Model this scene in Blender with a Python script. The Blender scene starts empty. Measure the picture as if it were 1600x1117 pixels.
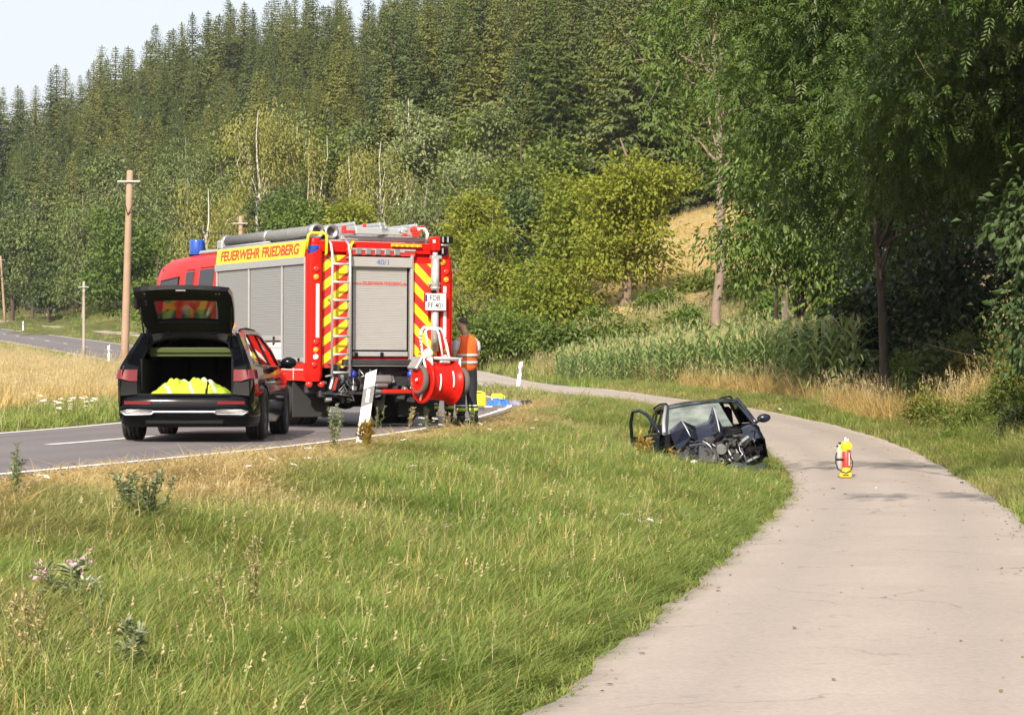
import bpy, bmesh, math, random
import numpy as np
from mathutils import Vector, Matrix, Euler, Quaternion
R = random.Random(7)
NR = np.random.default_rng(11)
PI = math.pi
scene = bpy.context.scene
COL = scene.collection

# ------------------------------------------------------------ camera, sky, sun, exposure
cam_d = bpy.data.cameras.new('camera')
cam = bpy.data.objects.new('camera', cam_d); COL.objects.link(cam)
cam.location = (0, 0, 1.75); cam.rotation_euler = (math.radians(90), 0, 0)
cam_d.sensor_width = 36; cam_d.lens = 78.75; cam_d.shift_y = 0.01875
cam_d.clip_start = 0.1; cam_d.clip_end = 6000
scene.camera = cam

SUN_EL = math.radians(33); SUN_AZ = math.radians(194)
world = bpy.data.worlds.new('World'); scene.world = world; world.use_nodes = True
wn = world.node_tree.nodes; wl = world.node_tree.links; wn.clear()
sky = wn.new('ShaderNodeTexSky'); sky.sky_type = 'NISHITA'; sky.sun_disc = False
sky.sun_elevation = SUN_EL; sky.sun_rotation = SUN_AZ
sky.altitude = 400; sky.air_density = 1.0; sky.dust_density = 8.0; sky.ozone_density = .8
wbg = wn.new('ShaderNodeBackground'); wbg.inputs['Strength'].default_value = 0.082
wo = wn.new('ShaderNodeOutputWorld')
veil = wn.new('ShaderNodeMix'); veil.data_type = 'RGBA'; veil.inputs['Factor'].default_value = .45     # thin white high cloud over the whole sky
veil.inputs['B'].default_value = (12.2, 12.5, 13.2, 1); wl.new(sky.outputs[0], veil.inputs['A'])
wl.new(veil.outputs['Result'], wbg.inputs[0]); wl.new(wbg.outputs[0], wo.inputs[0])
sun_d = bpy.data.lights.new('sun', 'SUN'); sun_d.energy = 5.0; sun_d.angle = math.radians(0.5)
sun_d.color = (1.0, 0.90, 0.76)
sun = bpy.data.objects.new('sun', sun_d); COL.objects.link(sun)
sv = Vector((math.sin(SUN_AZ) * math.cos(SUN_EL), math.cos(SUN_AZ) * math.cos(SUN_EL), math.sin(SUN_EL)))
sun.rotation_euler = (-sv).to_track_quat('-Z', 'Y').to_euler(); sun.location = (0, -20, 60)
vs = scene.view_settings
vs.view_transform = 'Standard'; vs.look = 'None'; vs.gamma = 1; vs.use_curve_mapping = False
vs.exposure = 0.72
scene.cycles.max_bounces = 6; scene.cycles.transparent_max_bounces = 12
scene.cycles.diffuse_bounces = 3; scene.cycles.glossy_bounces = 3; scene.cycles.transmission_bounces = 4
scene.cycles.caustics_reflective = False; scene.cycles.caustics_refractive = False

# ------------------------------------------------------------ materials
def nodes_of(m):
    m.use_nodes = True
    nt = m.node_tree; nt.nodes.clear()
    return nt, nt.nodes, nt.links

def M(name, col, rough=.5, metal=0, var=.12, scale=14., bump=0., coat=0., spec=.5, detail=4, col2=None, bscale=None):
    """painted / metal / plastic surface with a little uneven tone and relief"""
    m = bpy.data.materials.new(name); nt, n, l = nodes_of(m)
    out = n.new('ShaderNodeOutputMaterial'); b = n.new('ShaderNodeBsdfPrincipled')
    l.new(b.outputs[0], out.inputs[0])
    b.inputs['Metallic'].default_value = metal; b.inputs['Roughness'].default_value = rough
    b.inputs['Coat Weight'].default_value = coat; b.inputs['Coat Roughness'].default_value = .04
    b.inputs['Specular IOR Level'].default_value = spec
    tc = n.new('ShaderNodeTexCoord'); nz = n.new('ShaderNodeTexNoise')
    nz.inputs['Scale'].default_value = scale; nz.inputs['Detail'].default_value = detail
    l.new(tc.outputs['Object'], nz.inputs['Vector'])
    mx = n.new('ShaderNodeMix'); mx.data_type = 'RGBA'
    c1 = [max(0, c * (1 - var)) for c in col] + [1]
    c2 = ([*col2, 1] if col2 else [min(1, c * (1 + var)) for c in col] + [1])
    mx.inputs['A'].default_value = c1; mx.inputs['B'].default_value = c2
    l.new(nz.outputs['Fac'], mx.inputs['Factor']); l.new(mx.outputs['Result'], b.inputs['Base Color'])
    mr = n.new('ShaderNodeMapRange'); mr.inputs['To Min'].default_value = max(.02, rough - .06); mr.inputs['To Max'].default_value = min(1, rough + .1)
    l.new(nz.outputs['Fac'], mr.inputs['Value']); l.new(mr.outputs['Result'], b.inputs['Roughness'])
    if bump:
        nb = n.new('ShaderNodeTexNoise'); nb.inputs['Scale'].default_value = bscale or scale * 6
        l.new(tc.outputs['Object'], nb.inputs['Vector'])
        bp = n.new('ShaderNodeBump'); bp.inputs['Strength'].default_value = bump; bp.inputs['Distance'].default_value = .02
        l.new(nb.outputs['Fac'], bp.inputs['Height']); l.new(bp.outputs[0], b.inputs['Normal'])
    return m

def leaf_mat(name, col, col2, trans=.35, rnd=.5, scale=.6, rough=.5, dry=None):
    """foliage: colour wanders between two leaf tones by world position and by plant; light passes through"""
    m = bpy.data.materials.new(name); nt, n, l = nodes_of(m)
    out = n.new('ShaderNodeOutputMaterial'); b = n.new('ShaderNodeBsdfPrincipled')
    b.inputs['Roughness'].default_value = rough; b.inputs['Specular IOR Level'].default_value = .35
    tr = n.new('ShaderNodeBsdfTranslucent'); ms = n.new('ShaderNodeMixShader'); ms.inputs[0].default_value = trans
    l.new(b.outputs[0], ms.inputs[1]); l.new(tr.outputs[0], ms.inputs[2]); l.new(ms.outputs[0], out.inputs[0])
    g = n.new('ShaderNodeNewGeometry'); nz = n.new('ShaderNodeTexNoise')
    nz.inputs['Scale'].default_value = scale; nz.inputs['Detail'].default_value = 5; nz.inputs['Roughness'].default_value = .65
    l.new(g.outputs['Position'], nz.inputs['Vector'])
    oi = n.new('ShaderNodeObjectInfo')
    ma = n.new('ShaderNodeMath'); ma.operation = 'MULTIPLY_ADD'
    ma.inputs[1].default_value = rnd; l.new(oi.outputs['Random'], ma.inputs[0])
    mr = n.new('ShaderNodeMapRange'); mr.inputs['From Min'].default_value = .3; mr.inputs['From Max'].default_value = .7
    mr.inputs['To Min'].default_value = -.35 * rnd; mr.inputs['To Max'].default_value = 1 - .65 * rnd
    mr.clamp = False
    l.new(nz.outputs['Fac'], mr.inputs['Value']); l.new(mr.outputs['Result'], ma.inputs[2]); ma.use_clamp = True
    mx = n.new('ShaderNodeMix'); mx.data_type = 'RGBA'
    mx.inputs['A'].default_value = [*col, 1]; mx.inputs['B'].default_value = [*col2, 1]
    l.new(ma.outputs[0], mx.inputs['Factor'])
    res = mx.outputs['Result']
    if dry:
        at = n.new('ShaderNodeAttribute'); at.attribute_type = 'INSTANCER'; at.attribute_name = 'dry'
        m2 = n.new('ShaderNodeMix'); m2.data_type = 'RGBA'; m2.inputs['B'].default_value = [*dry, 1]
        l.new(at.outputs['Fac'], m2.inputs['Factor']); l.new(res, m2.inputs['A']); res = m2.outputs['Result']
    l.new(res, b.inputs['Base Color']); l.new(res, tr.inputs['Color'])
    return m

# ------------------------------------------------------------ mesh builder
class MB:
    def __init__(s): s.v = []; s.f = []; s.m = []; s.sm = []
    def add(s, verts, faces, mat=0, smooth=False, T=None):
        o = len(s.v)
        for p in verts:
            p = Vector(p)
            if T is not None: p = T @ p
            s.v.append(tuple(p))
        for f in faces:
            s.f.append(tuple(i + o for i in f)); s.m.append(mat); s.sm.append(smooth)
        return s
    def box(s, c, sz, mat=0, bev=0., rot=None, T=None):
        hx, hy, hz = sz[0] / 2, sz[1] / 2, sz[2] / 2
        X = Matrix.Translation(c) @ (Euler(rot).to_matrix().to_4x4() if rot else Matrix())
        if T is not None: X = T @ X
        if bev <= 0:
            V = [(sx * hx, sy * hy, sz_ * hz) for sx in (-1, 1) for sy in (-1, 1) for sz_ in (-1, 1)]
            F = [(0, 1, 3, 2), (4, 6, 7, 5), (0, 4, 5, 1), (2, 3, 7, 6), (0, 2, 6, 4), (1, 5, 7, 3)]
            return s.add(V, F, mat, False, X)
        b = min(bev, hx * .95, hy * .95, hz * .95)
        V = []; idx = {}
        for sx in (-1, 1):
            for sy in (-1, 1):
                for sz_ in (-1, 1):
                    for ax in range(3):
                        p = [sx * (hx - b), sy * (hy - b), sz_ * (hz - b)]
                        p[ax] = (sx * hx, sy * hy, sz_ * hz)[ax]
                        idx[(sx, sy, sz_, ax)] = len(V); V.append(p)
        F = []
        for ax in range(3):
            a, c2 = [k for k in range(3) if k != ax]
            for sgn in (-1, 1):
                q = []
                for (u, w) in ((-1, -1), (1, -1), (1, 1), (-1, 1)):
                    k = [0, 0, 0]; k[ax] = sgn; k[a] = u; k[c2] = w
                    q.append(idx[(*k, ax)])
                if (sgn > 0) == (ax == 1): q = q[::-1]
                F.append(q)
            for u in (-1, 1):
                for w in (-1, 1):
                    q = []
                    for e, which in ((-1, a), (1, a), (1, c2), (-1, c2)):
                        k = [0, 0, 0]; k[ax] = e; k[a] = u; k[c2] = w
                        q.append(idx[(*k, which)])
                    if (u * w > 0) != (ax == 1): q = q[::-1]
                    F.append(q)
        for sx in (-1, 1):
            for sy in (-1, 1):
                for sz_ in (-1, 1):
                    q = [idx[(sx, sy, sz_, k)] for k in range(3)]
                    if sx * sy * sz_ < 0: q = q[::-1]
                    F.append(q)
        return s.add(V, F, mat, False, X)
    def cyl(s, p0, p1, r0, r1=None, n=16, mat=0, caps=True, smooth=True, T=None):
        r1 = r0 if r1 is None else r1
        return s.tube([p0, p1], [r0, r1], n, mat, caps, smooth, T)
    def tube(s, pts, r, n=8, mat=0, caps=True, smooth=True, T=None):
        pts = [Vector(p) for p in pts]
        rs = r if isinstance(r, (list, tuple)) else [r] * len(pts)
        V = []; F = []; k = len(pts)
        prev = None
        for i, p in enumerate(pts):
            d = (pts[min(i + 1, k - 1)] - pts[max(i - 1, 0)])
            d = d.normalized() if d.length > 1e-9 else Vector((0, 0, 1))
            if prev is None:
                a = d.cross(Vector((0, 0, 1)) if abs(d.z) < .9 else Vector((1, 0, 0))).normalized()
            else:
                a = (prev - d * prev.dot(d)); a = a.normalized() if a.length > 1e-6 else d.orthogonal().normalized()
            prev = a; b = d.cross(a)
            for j in range(n):
                t = 2 * PI * j / n
                V.append(p + (a * math.cos(t) + b * math.sin(t)) * rs[i])
        for i in range(k - 1):
            for j in range(n):
                F.append((i * n + j, i * n + (j + 1) % n, (i + 1) * n + (j + 1) % n, (i + 1) * n + j))
        s.add(V, F, mat, smooth, T)
        if caps:
            o = len(s.v) - len(V)
            s.f.append(tuple(o + j for j in range(n))[::-1]); s.m.append(mat); s.sm.append(False)
            s.f.append(tuple(o + (k - 1) * n + j for j in range(n))); s.m.append(mat); s.sm.append(False)
        return s
    def lathe(s, prof, n=24, mat=0, T=None, smooth=True):
        """prof: (radius, height) along local z"""
        V = []; F = []
        for r, z in prof:
            for j in range(n):
                t = 2 * PI * j / n; V.append((r * math.cos(t), r * math.sin(t), z))
        for i in range(len(prof) - 1):
            for j in range(n):
                F.append((i * n + j, i * n + (j + 1) % n, (i + 1) * n + (j + 1) % n, (i + 1) * n + j))
        s.add(V, F, mat, smooth, T)
        return s
    def grid(s, P, mat=0, smooth=True, flip=False, T=None):
        nu, nv = len(P), len(P[0]); V = [p for row in P for p in row]; F = []
        for i in range(nu - 1):
            for j in range(nv - 1):
                q = (i * nv + j, (i + 1) * nv + j, (i + 1) * nv + j + 1, i * nv + j + 1)
                F.append(q[::-1] if flip else q)
        return s.add(V, F, mat, smooth, T)
    def prism(s, poly, d0, d1, axis='y', mat=0, T=None, smooth=False):
        """extrude a 2-D outline: axis 'y' -> outline in x,z ; 'x' -> y,z ; 'z' -> x,y"""
        def p3(a, b, d): return {'y': (a, d, b), 'x': (d, a, b), 'z': (a, b, d)}[axis]
        n = len(poly)
        V = [p3(a, b, d0) for a, b in poly] + [p3(a, b, d1) for a, b in poly]
        F = [tuple(range(n))[::-1], tuple(range(n, 2 * n))] + [(i, (i + 1) % n, n + (i + 1) % n, n + i) for i in range(n)]
        return s.add(V, F, mat, smooth, T)
    def sphere(s, c, r, n=16, k=10, mat=0, T=None):
        r = r if isinstance(r, (tuple, list)) else (r, r, r)
        X = Matrix.Translation(c) @ Matrix.Diagonal((*r, 1))
        if T is not None: X = T @ X
        return s.lathe([(max(1e-4, math.sin(PI * i / k)), -math.cos(PI * i / k)) for i in range(k + 1)], n, mat, X)
    def build(s, name, mats, parent=None, loc=None, weld=False):
        me = bpy.data.meshes.new(name)
        me.from_pydata(s.v, [], s.f)
        mats = mats if isinstance(mats, (list, tuple)) else [mats]
        for m in mats: me.materials.append(m)
        me.polygons.foreach_set('material_index', np.array(s.m, dtype=np.int32))
        me.polygons.foreach_set('use_smooth', np.array(s.sm, dtype=bool))
        bm = bmesh.new(); bm.from_mesh(me)
        if weld: bmesh.ops.remove_doubles(bm, verts=bm.verts, dist=1e-4)
        bmesh.ops.recalc_face_normals(bm, faces=bm.faces)
        bm.to_mesh(me); bm.free(); me.update()
        o = bpy.data.objects.new(name, me); COL.objects.link(o)
        if parent: o.parent = parent
        if loc: o.location = loc
        return o

def np_mesh(name, verts, tris=None, quads=None, mats=(), mat_idx=None, smooth=False):
    """fast mesh from numpy arrays"""
    me = bpy.data.meshes.new(name)
    verts = np.asarray(verts, np.float32)
    loops = []; starts = []; n = 0
    if quads is not None and len(quads):
        quads = np.asarray(quads, np.int32); loops.append(quads.ravel()); starts.append(np.arange(len(quads)) * 4); n = len(quads) * 4
    if tris is not None and len(tris):
        tris = np.asarray(tris, np.int32); loops.append(tris.ravel()); starts.append(n + np.arange(len(tris)) * 3)
    loops = np.concatenate(loops).astype(np.int32); starts = np.concatenate(starts).astype(np.int32)
    me.vertices.add(len(verts)); me.vertices.foreach_set('co', verts.ravel())
    me.loops.add(len(loops)); me.loops.foreach_set('vertex_index', loops)
    me.polygons.add(len(starts)); me.polygons.foreach_set('loop_start', starts)
    for m in mats: me.materials.append(m)
    if mat_idx is not None: me.polygons.foreach_set('material_index', np.asarray(mat_idx, np.int32))
    if smooth: me.polygons.foreach_set('use_smooth', np.ones(len(starts), bool))
    me.update(calc_edges=True); me.validate()
    return me

def link(o, parent=None):
    COL.objects.link(o)
    if parent: o.parent = parent
    return o
def obj(name, me, parent=None, loc=None):
    o = bpy.data.objects.new(name, me); link(o, parent)
    if loc is not None: o.location = loc
    return o
def tag(o, label=None, cat=None, group=None, kind=None):
    if label: o['label'] = label
    if cat: o['category'] = cat
    if group: o['group'] = group
    if kind: o['kind'] = kind
    return o
def empty(name, loc=(0, 0, 0), rz=0., label=None, cat=None, group=None, rot=None):
    o = bpy.data.objects.new(name, None); COL.objects.link(o)
    o.location = loc; o.rotation_euler = rot or (0, 0, rz); o.empty_display_size = .3
    return tag(o, label, cat, group)
def text_mesh(txt, size, sx=1., offset=.0, extrude=.002, align='CENTER'):
    c = bpy.data.curves.new('lettering', 'FONT'); c.body = txt; c.size = size; c.extrude = extrude; c.offset = offset
    c.align_x = align; c.align_y = 'CENTER'
    t = bpy.data.objects.new('lettering', c); COL.objects.link(t)
    bpy.context.view_layer.update()
    me = bpy.data.meshes.new_from_object(t.evaluated_get(bpy.context.evaluated_depsgraph_get()))
    bpy.data.objects.remove(t); bpy.data.curves.remove(c)
    me.transform(Matrix.Diagonal((sx, 1, 1, 1)))
    return me
def lettering(name, txt, size, mat, parent, M4, sx=1., offset=0., extrude=.002):
    me = text_mesh(txt, size, sx, offset, extrude); me.materials.clear(); me.materials.append(mat)
    o = obj(name, me, parent); o.matrix_local = M4
    return o
def P(px, py, Y):
    """point of the place that the photograph's pixel shows at depth Y"""
    return Vector(((px - 800) * Y / 3500, Y, 1.75 - (py - 588) * Y / 3500))

# ------------------------------------------------------------ lie of the land
def catmull(pts, n=8):
    p = [np.array(q, float) for q in pts]; p = [2 * p[0] - p[1]] + p + [2 * p[-1] - p[-2]]; out = []
    for i in range(1, len(p) - 2):
        for t in np.linspace(0, 1, n, endpoint=False):
            a, b, c, d = p[i - 1], p[i], p[i + 1], p[i + 2]
            out.append(.5 * (2 * b + (c - a) * t + (2 * a - 5 * b + 4 * c - d) * t * t + (3 * b - a - 3 * c + d) * t ** 3))
    out.append(p[-2]); return np.array(out)
def far_road(t): return (-15.2 - .326 * t, 122 + t, 2.77 + .034 * t)
ROAD_R = catmull([(-9.5, -8, .9), (-7.2, 4, .9), (-5.1, 15, .9), (-4.3, 19, .9), (-2.4, 27.8, .9), (-1.1, 36, .93), (-.2, 46, 1.0), (.1, 56, 1.08), (-1.3, 75, 1.22),
                  (-6.6, 95, 1.85), far_road(0), far_road(35), far_road(80), far_road(140), far_road(220), far_road(320)], 10)
def far_path(t): return (-10.6 - .326 * t, 122 + t, 2.98 + .0345 * t)
PATH_L = catmull([(-4.2, -10, 0), (-2.3, 0, 0), (-1.15, 5.5, 0), (.1, 11.6, 0), (.63, 14.25, 0), (1.66, 19.5, 0), (3.5, 29.4, 0), (4.4, 35, 0), (4.93, 40, .09), (5.13, 44, .25),
                  (5.1, 47, .4), (4.6, 52, .66), (3.4, 59, .95), (1.9, 66.5, 1.14), (.4, 74, 1.34), (-1.7, 86, 1.52), (-5.4, 103, 2.25), far_path(0),
                  far_path(40), far_path(100), far_path(200), far_path(320)], 10)
def frames(pl):
    d = np.gradient(pl[:, :2], axis=0); d /= np.linalg.norm(d, axis=1)[:, None]
    return d, np.stack([d[:, 1], -d[:, 0]], 1)          # tangent, right-hand normal
rd, rn = frames(ROAD_R)
bank = np.interp(ROAD_R[:, 1], [40, 70, 95, 200, 300], [.0, .02, .05, .05, .02])
RW = 6.2
ROAD_L = ROAD_R.copy(); ROAD_L[:, :2] -= rn * RW; ROAD_L[:, 2] -= bank * RW
pd_, pn = frames(PATH_L)
PW = np.interp(PATH_L[:, 1], [28, 36, 60], [3.05, 2.85, 2.75])
PATH_R = PATH_L.copy(); PATH_R[:, :2] += pn * PW[:, None]
ROAD_C = (ROAD_R + ROAD_L) / 2; PATH_C = (PATH_L + PATH_R) / 2

ctrl = []
for k in range(0, len(ROAD_R), 4):
    for e, s in ((ROAD_R, 1), (ROAD_L, -1)):
        ctrl.append(tuple(e[k])); q = e[k].copy(); q[:2] += s * rn[k] * .8; q[2] -= .02; ctrl.append(tuple(q))
for k in range(0, len(PATH_L), 4):
    ctrl.append(tuple(PATH_L[k])); ctrl.append(tuple(PATH_R[k]))
    q = PATH_R[k].copy(); q[:2] += pn[k] * 1.2; q[2] += .03; ctrl.append(tuple(q))
ctrl += [(-1.6, 12, .28), (-.6, 16, .22), (.2, 20, .25), (1.4, 26, .25), (2.2, 32, .28), (2.9, 38, .14), (2.55, 41.5, .14), (3.45, 41, .08), (3.3, 44, .2), (3.0, 50, .72),   # bank between road and path
         (-3, 14, .5), (-2.2, 19, .52), (-.8, 26, .58), (.3, 33, .64), (1.0, 40, .72),
         (-13.5, 80, 1.6), (-25, 105, 1.8), (-8.8, 38, .95), (-12, 50, 1.12), (-20, 70, 1.45), (-40, 100, 1.9), (-60, 140, 3.2), (-60, 60, 1.3), (-30, 40, .9), (-30, 10, .6), (-60, 0, .4),
         (10, 24, .7), (14, 25, 2.0), (10.6, 38, 1.05), (14, 40, 2.5), (10.6, 48, 1.35), (15, 55, 2.3), (20, 40, 3), (21, 60, 2.6), (26, 78, 3.0), (40, 30, 5), (40, 60, 5.5), (10, 5, .5), (30, 0, 3), (60, -20, 4),
         (8, 63, 1.15), (12, 63, 1.3), (6, 75, 1.42), (12, 78, 1.6), (15, 88, 2.0), (4, 90, 1.7), (8, 93, 2.0), (14, 95, 2.6), (20, 92, 3.2),
         (8, 102, 4.0), (9, 115, 6.6), (14, 115, 6.9), (12, 140, 10.6), (15, 162, 13.8), (25, 130, 9.8), (35, 150, 14), (60, 120, 14), (3, 130, 6.6), (2, 112, 4.2),
         (-36, 216, 7.4), (-75, 332, 12.3), (-52, 262, 9.2), (-24, 190, 6.4), (-14, 165, 5.4), (-30, 250, 10.5), (-10, 215, 10.5), (0, 185, 11.5), (-50, 300, 13),
         (-85, 400, 29), (-105, 425, 26), (-130, 440, 22), (-75, 388, 30), (-53, 368, 31.5), (-38, 352, 28.5), (-20, 330, 31.5), (0, 260, 29), (0, 310, 39), (30, 220, 26), (50, 260, 38), (50, 350, 52), (110, 200, 32), (120, 320, 55),
         (-200, 420, 14), (-120, 330, 11), (-250, 250, 8), (-150, 150, 4), (-120, 60, 1), (-200, -60, 0), (0, -60, 0), (150, 0, 10), (250, 150, 35), (200, 450, 60), (0, 500, 45), (-250, 600, 30), (-80, 520, 36), (100, 600, 60), (-40, -120, 0), (400, 300, 50), (-450, 200, 8), (-450, 700, 25), (400, 800, 60)]
C = np.array(ctrl); CS = 60.
def tps_k(a, b):
    d2 = ((a[:, None, :] - b[None, :, :]) ** 2).sum(2); return .5 * d2 * np.log(d2 + 1e-9)
cx = C[:, :2] / CS; nC = len(C)
A = np.zeros((nC + 3, nC + 3)); A[:nC, :nC] = tps_k(cx, cx) + np.eye(nC) * 2e-4
A[:nC, nC] = 1; A[:nC, nC + 1:] = cx; A[nC, :nC] = 1; A[nC + 1:, :nC] = cx.T
TW = np.linalg.lstsq(A, np.concatenate([C[:, 2], np.zeros(3)]), rcond=None)[0]
def tps(xy):
    xy = np.asarray(xy, float); out = np.empty(len(xy))
    for i in range(0, len(xy), 8000):
        q = xy[i:i + 8000] / CS
        out[i:i + 8000] = tps_k(q, cx) @ TW[:nC] + TW[nC] + q @ TW[nC + 1:]
    return out
def dens(pl, m=4):
    t = np.arange(len(pl)); tt = np.linspace(0, len(pl) - 1, (len(pl) - 1) * m + 1)
    return np.stack([np.interp(tt, t, pl[:, k]) for k in range(pl.shape[1])], 1)
RC_D, RR_D, RL_D = dens(ROAD_C), dens(ROAD_R), dens(ROAD_L); PC_D, PL_D, PR_D = dens(PATH_C), dens(PATH_L), dens(PATH_R)
RND, PND = dens(rn), dens(pn)
def lateral(xy, cd, nd):
    """signed sideways distance from a centre line (right positive) and its height there"""
    xy = np.asarray(xy, float); s = np.empty(len(xy)); z = np.empty(len(xy))
    for i in range(0, len(xy), 4000):
        q = xy[i:i + 4000]; d2 = ((q[:, None, :] - cd[None, :, :2]) ** 2).sum(2); k = d2.argmin(1)
        dv = q - cd[k, :2]; sg = np.sign((dv * nd[k]).sum(1)); s[i:i + 4000] = np.sqrt(d2[np.arange(len(q)), k]) * np.where(sg == 0, 1, sg); z[i:i + 4000] = cd[k, 2]
    return s, z
def ground(xy):
    xy = np.asarray(xy, float); z = tps(xy)
    sr, zr = lateral(xy, RC_D, RND); sp, zp = lateral(xy, PC_D, PND)
    # beds of the road and the path: keep the soil just under the surfaces
    a = np.clip((np.abs(sr) - 3.15) / .9, 0, 1); zb = zr + sr * np.interp(xy[:, 1], [40, 70, 95, 200, 300], [.0, .02, .05, .05, .02]) - .05
    z = np.where(a < 1, zb * (1 - a) + z * a, z)
    b = np.clip((np.abs(sp) - 1.55) / .7, 0, 1); z = np.where(b < 1, (zp - .05) * (1 - b) + z * b, z)
    return z

def axis(segs):
    out = [segs[0][0]]
    for a, b, st in segs:
        k = max(1, int(round((b - a) / st))); out += list(np.linspace(a, b, k + 1)[1:])
    return np.array(out)
gx = axis([(-900, -300, 100), (-300, -110, 19), (-110, -30, 4), (-30, -12, 1.0), (-12, 13, .4), (13, 30, 1.2), (30, 120, 7), (120, 400, 40), (400, 900, 100)])
gy = axis([(-300, -20, 40), (-20, 4, 2), (4, 62, .45), (62, 130, 1.3), (130, 260, 4), (260, 480, 8), (480, 1000, 80), (1000, 1500, 250)])
GX, GY = np.meshgrid(gx, gy)
gxy = np.stack([GX.ravel(), GY.ravel()], 1); gzv = ground(gxy)
nx, ny = len(gx), len(gy)
ii = (np.arange(ny - 1)[:, None] * nx + np.arange(nx - 1)[None, :]).ravel()
gme = np_mesh('ground', np.column_stack([gxy, gzv]), quads=np.stack([ii, ii + 1, ii + 1 + nx, ii + nx], 1), smooth=True)
GZ = gzv.reshape(ny, nx)
def gfast(xy):
    """height of the ground sheet itself"""
    xy = np.asarray(xy, float); i = np.clip(np.searchsorted(gx, xy[:, 0]) - 1, 0, nx - 2); j = np.clip(np.searchsorted(gy, xy[:, 1]) - 1, 0, ny - 2)
    u = (xy[:, 0] - gx[i]) / (gx[i + 1] - gx[i]); v = (xy[:, 1] - gy[j]) / (gy[j + 1] - gy[j])
    return (GZ[j, i] * (1 - u) + GZ[j, i + 1] * u) * (1 - v) + (GZ[j + 1, i] * (1 - u) + GZ[j + 1, i + 1] * u) * v
def gz(x, y): return float(gfast(np.array([[x, y]]))[0])
def gpix(px, py):
    """ground point under a pixel of the photograph"""
    Y = np.linspace(6, 300, 6000); X = (px - 800) * Y / 3500; zl = 1.75 - (py - 588) * Y / 3500; g = gfast(np.column_stack([X, Y])); k = np.argmax(g > zl); return X[k], Y[k], g[k]
def road_z(x, y):
    s, z = lateral(np.array([[x, y]]), RC_D, RND); t = s[0] / RW + .5
    return float(z[0] + .02 * 4 * t * (1 - t))
def straw_zone(xy):
    x, y = xy[:, 0], xy[:, 1]
    a = np.clip((x - (1 + .04 * (y - 100))) / 3, 0, 1) * np.clip((y - 98 - .0 * x) / 4, 0, 1) * np.clip((168 - y) / 4, 0, 1) * np.clip((.132 * y - x) / 3, 0, 1)
    return a
def wood_zone(xy):
    """forest floor: right of / behind the wood's edge"""
    x, y = xy[:, 0], xy[:, 1]
    ye = np.interp(x, [-300, -110, -78, -50, -25, 0, 12, 30, 60], [360, 345, 338, 300, 262, 205, 172, 166, 140])
    return np.maximum(np.clip((y - ye + 6) / 8, 0, 1), np.clip((x - .14 * y) / 3, 0, 1) * np.clip((y - 58) / 6, 0, 1) * np.clip((x - 8.5) / 2, 0, 1))
def set_attr(me, name, arr):
    a = me.attributes.new(name, 'FLOAT', 'POINT'); a.data.foreach_set('value', np.asarray(arr, np.float32))
sr_, _ = lateral(gxy, RC_D, RND)
meadow = np.clip((-sr_ - 5) / 3, 0, 1) * np.clip((190 - gxy[:, 1]) / 20, 0, 1)
set_attr(gme, 'straw', straw_zone(gxy)); set_attr(gme, 'wood', wood_zone(gxy)); set_attr(gme, 'meadow', meadow)
gm = bpy.data.materials.new('meadow_soil'); nt, n, l = nodes_of(gm)
o_ = n.new('ShaderNodeOutputMaterial'); b_ = n.new('ShaderNodeBsdfPrincipled'); b_.inputs['Roughness'].default_value = .95; b_.inputs['Specular IOR Level'].default_value = .1
l.new(b_.outputs[0], o_.inputs[0])
g_ = n.new('ShaderNodeNewGeometry')
def noise(sc, det=5):
    z = n.new('ShaderNodeTexNoise'); z.inputs['Scale'].default_value = sc; z.inputs['Detail'].default_value = det; l.new(g_.outputs['Position'], z.inputs['Vector']); return z
def ramp(src, stops):
    r = n.new('ShaderNodeValToRGB'); el = r.color_ramp.elements
    while len(el) < len(stops): el.new(.5)
    for e, (p, c) in zip(el, stops): e.position = p; e.color = (*c, 1)
    l.new(src, r.inputs[0]); return r
def mixc(fac, a, b):
    m = n.new('ShaderNodeMix'); m.data_type = 'RGBA'; l.new(fac, m.inputs['Factor'])
    for s, v in (('A', a), ('B', b)):
        if isinstance(v, tuple): m.inputs[s].default_value = (*v, 1)
        else: l.new(v, m.inputs[s])
    return m.outputs['Result']
def attr(name):
    a = n.new('ShaderNodeAttribute'); a.attribute_name = name; return a.outputs['Fac']
base = ramp(noise(.9, 8).outputs['Fac'], [(.3, (.055, .075, .02)), (.5, (.085, .10, .03)), (.7, (.15, .125, .055))]).outputs[0]
dryg = ramp(noise(.35, 8).outputs['Fac'], [(.3, (.16, .16, .055)), (.5, (.27, .22, .10)), (.7, (.33, .26, .14))]).outputs[0]
c0 = mixc(attr('meadow'), base, dryg)
wv = n.new('ShaderNodeTexWave'); wv.inputs['Scale'].default_value = .55; wv.inputs['Distortion'].default_value = 5; wv.inputs['Detail'].default_value = 4; wv.inputs['Detail Scale'].default_value = 2
mp = n.new('ShaderNodeMapping'); mp.inputs['Rotation'].default_value = (0, 0, 1.2); l.new(g_.outputs['Position'], mp.inputs[0]); l.new(mp.outputs[0], wv.inputs[0])
strw = ramp(wv.outputs['Fac'], [(.1, (.30, .215, .10)), (.5, (.42, .31, .16)), (.9, (.33, .25, .11))]).outputs[0]
strw = mixc(noise(.16, 4).outputs['Fac'], strw, (.36, .285, .13))
c0 = mixc(attr('straw'), c0, strw)
c0 = mixc(attr('wood'), c0, ramp(noise(1.2, 6).outputs['Fac'], [(.3, (.03, .022, .012)), (.7, (.07, .05, .028))]).outputs[0])
l.new(c0, b_.inputs['Base Color'])
bp_ = n.new('ShaderNodeBump'); bp_.inputs['Strength'].default_value = .8; bp_.inputs['Distance'].default_value = .08
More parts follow.
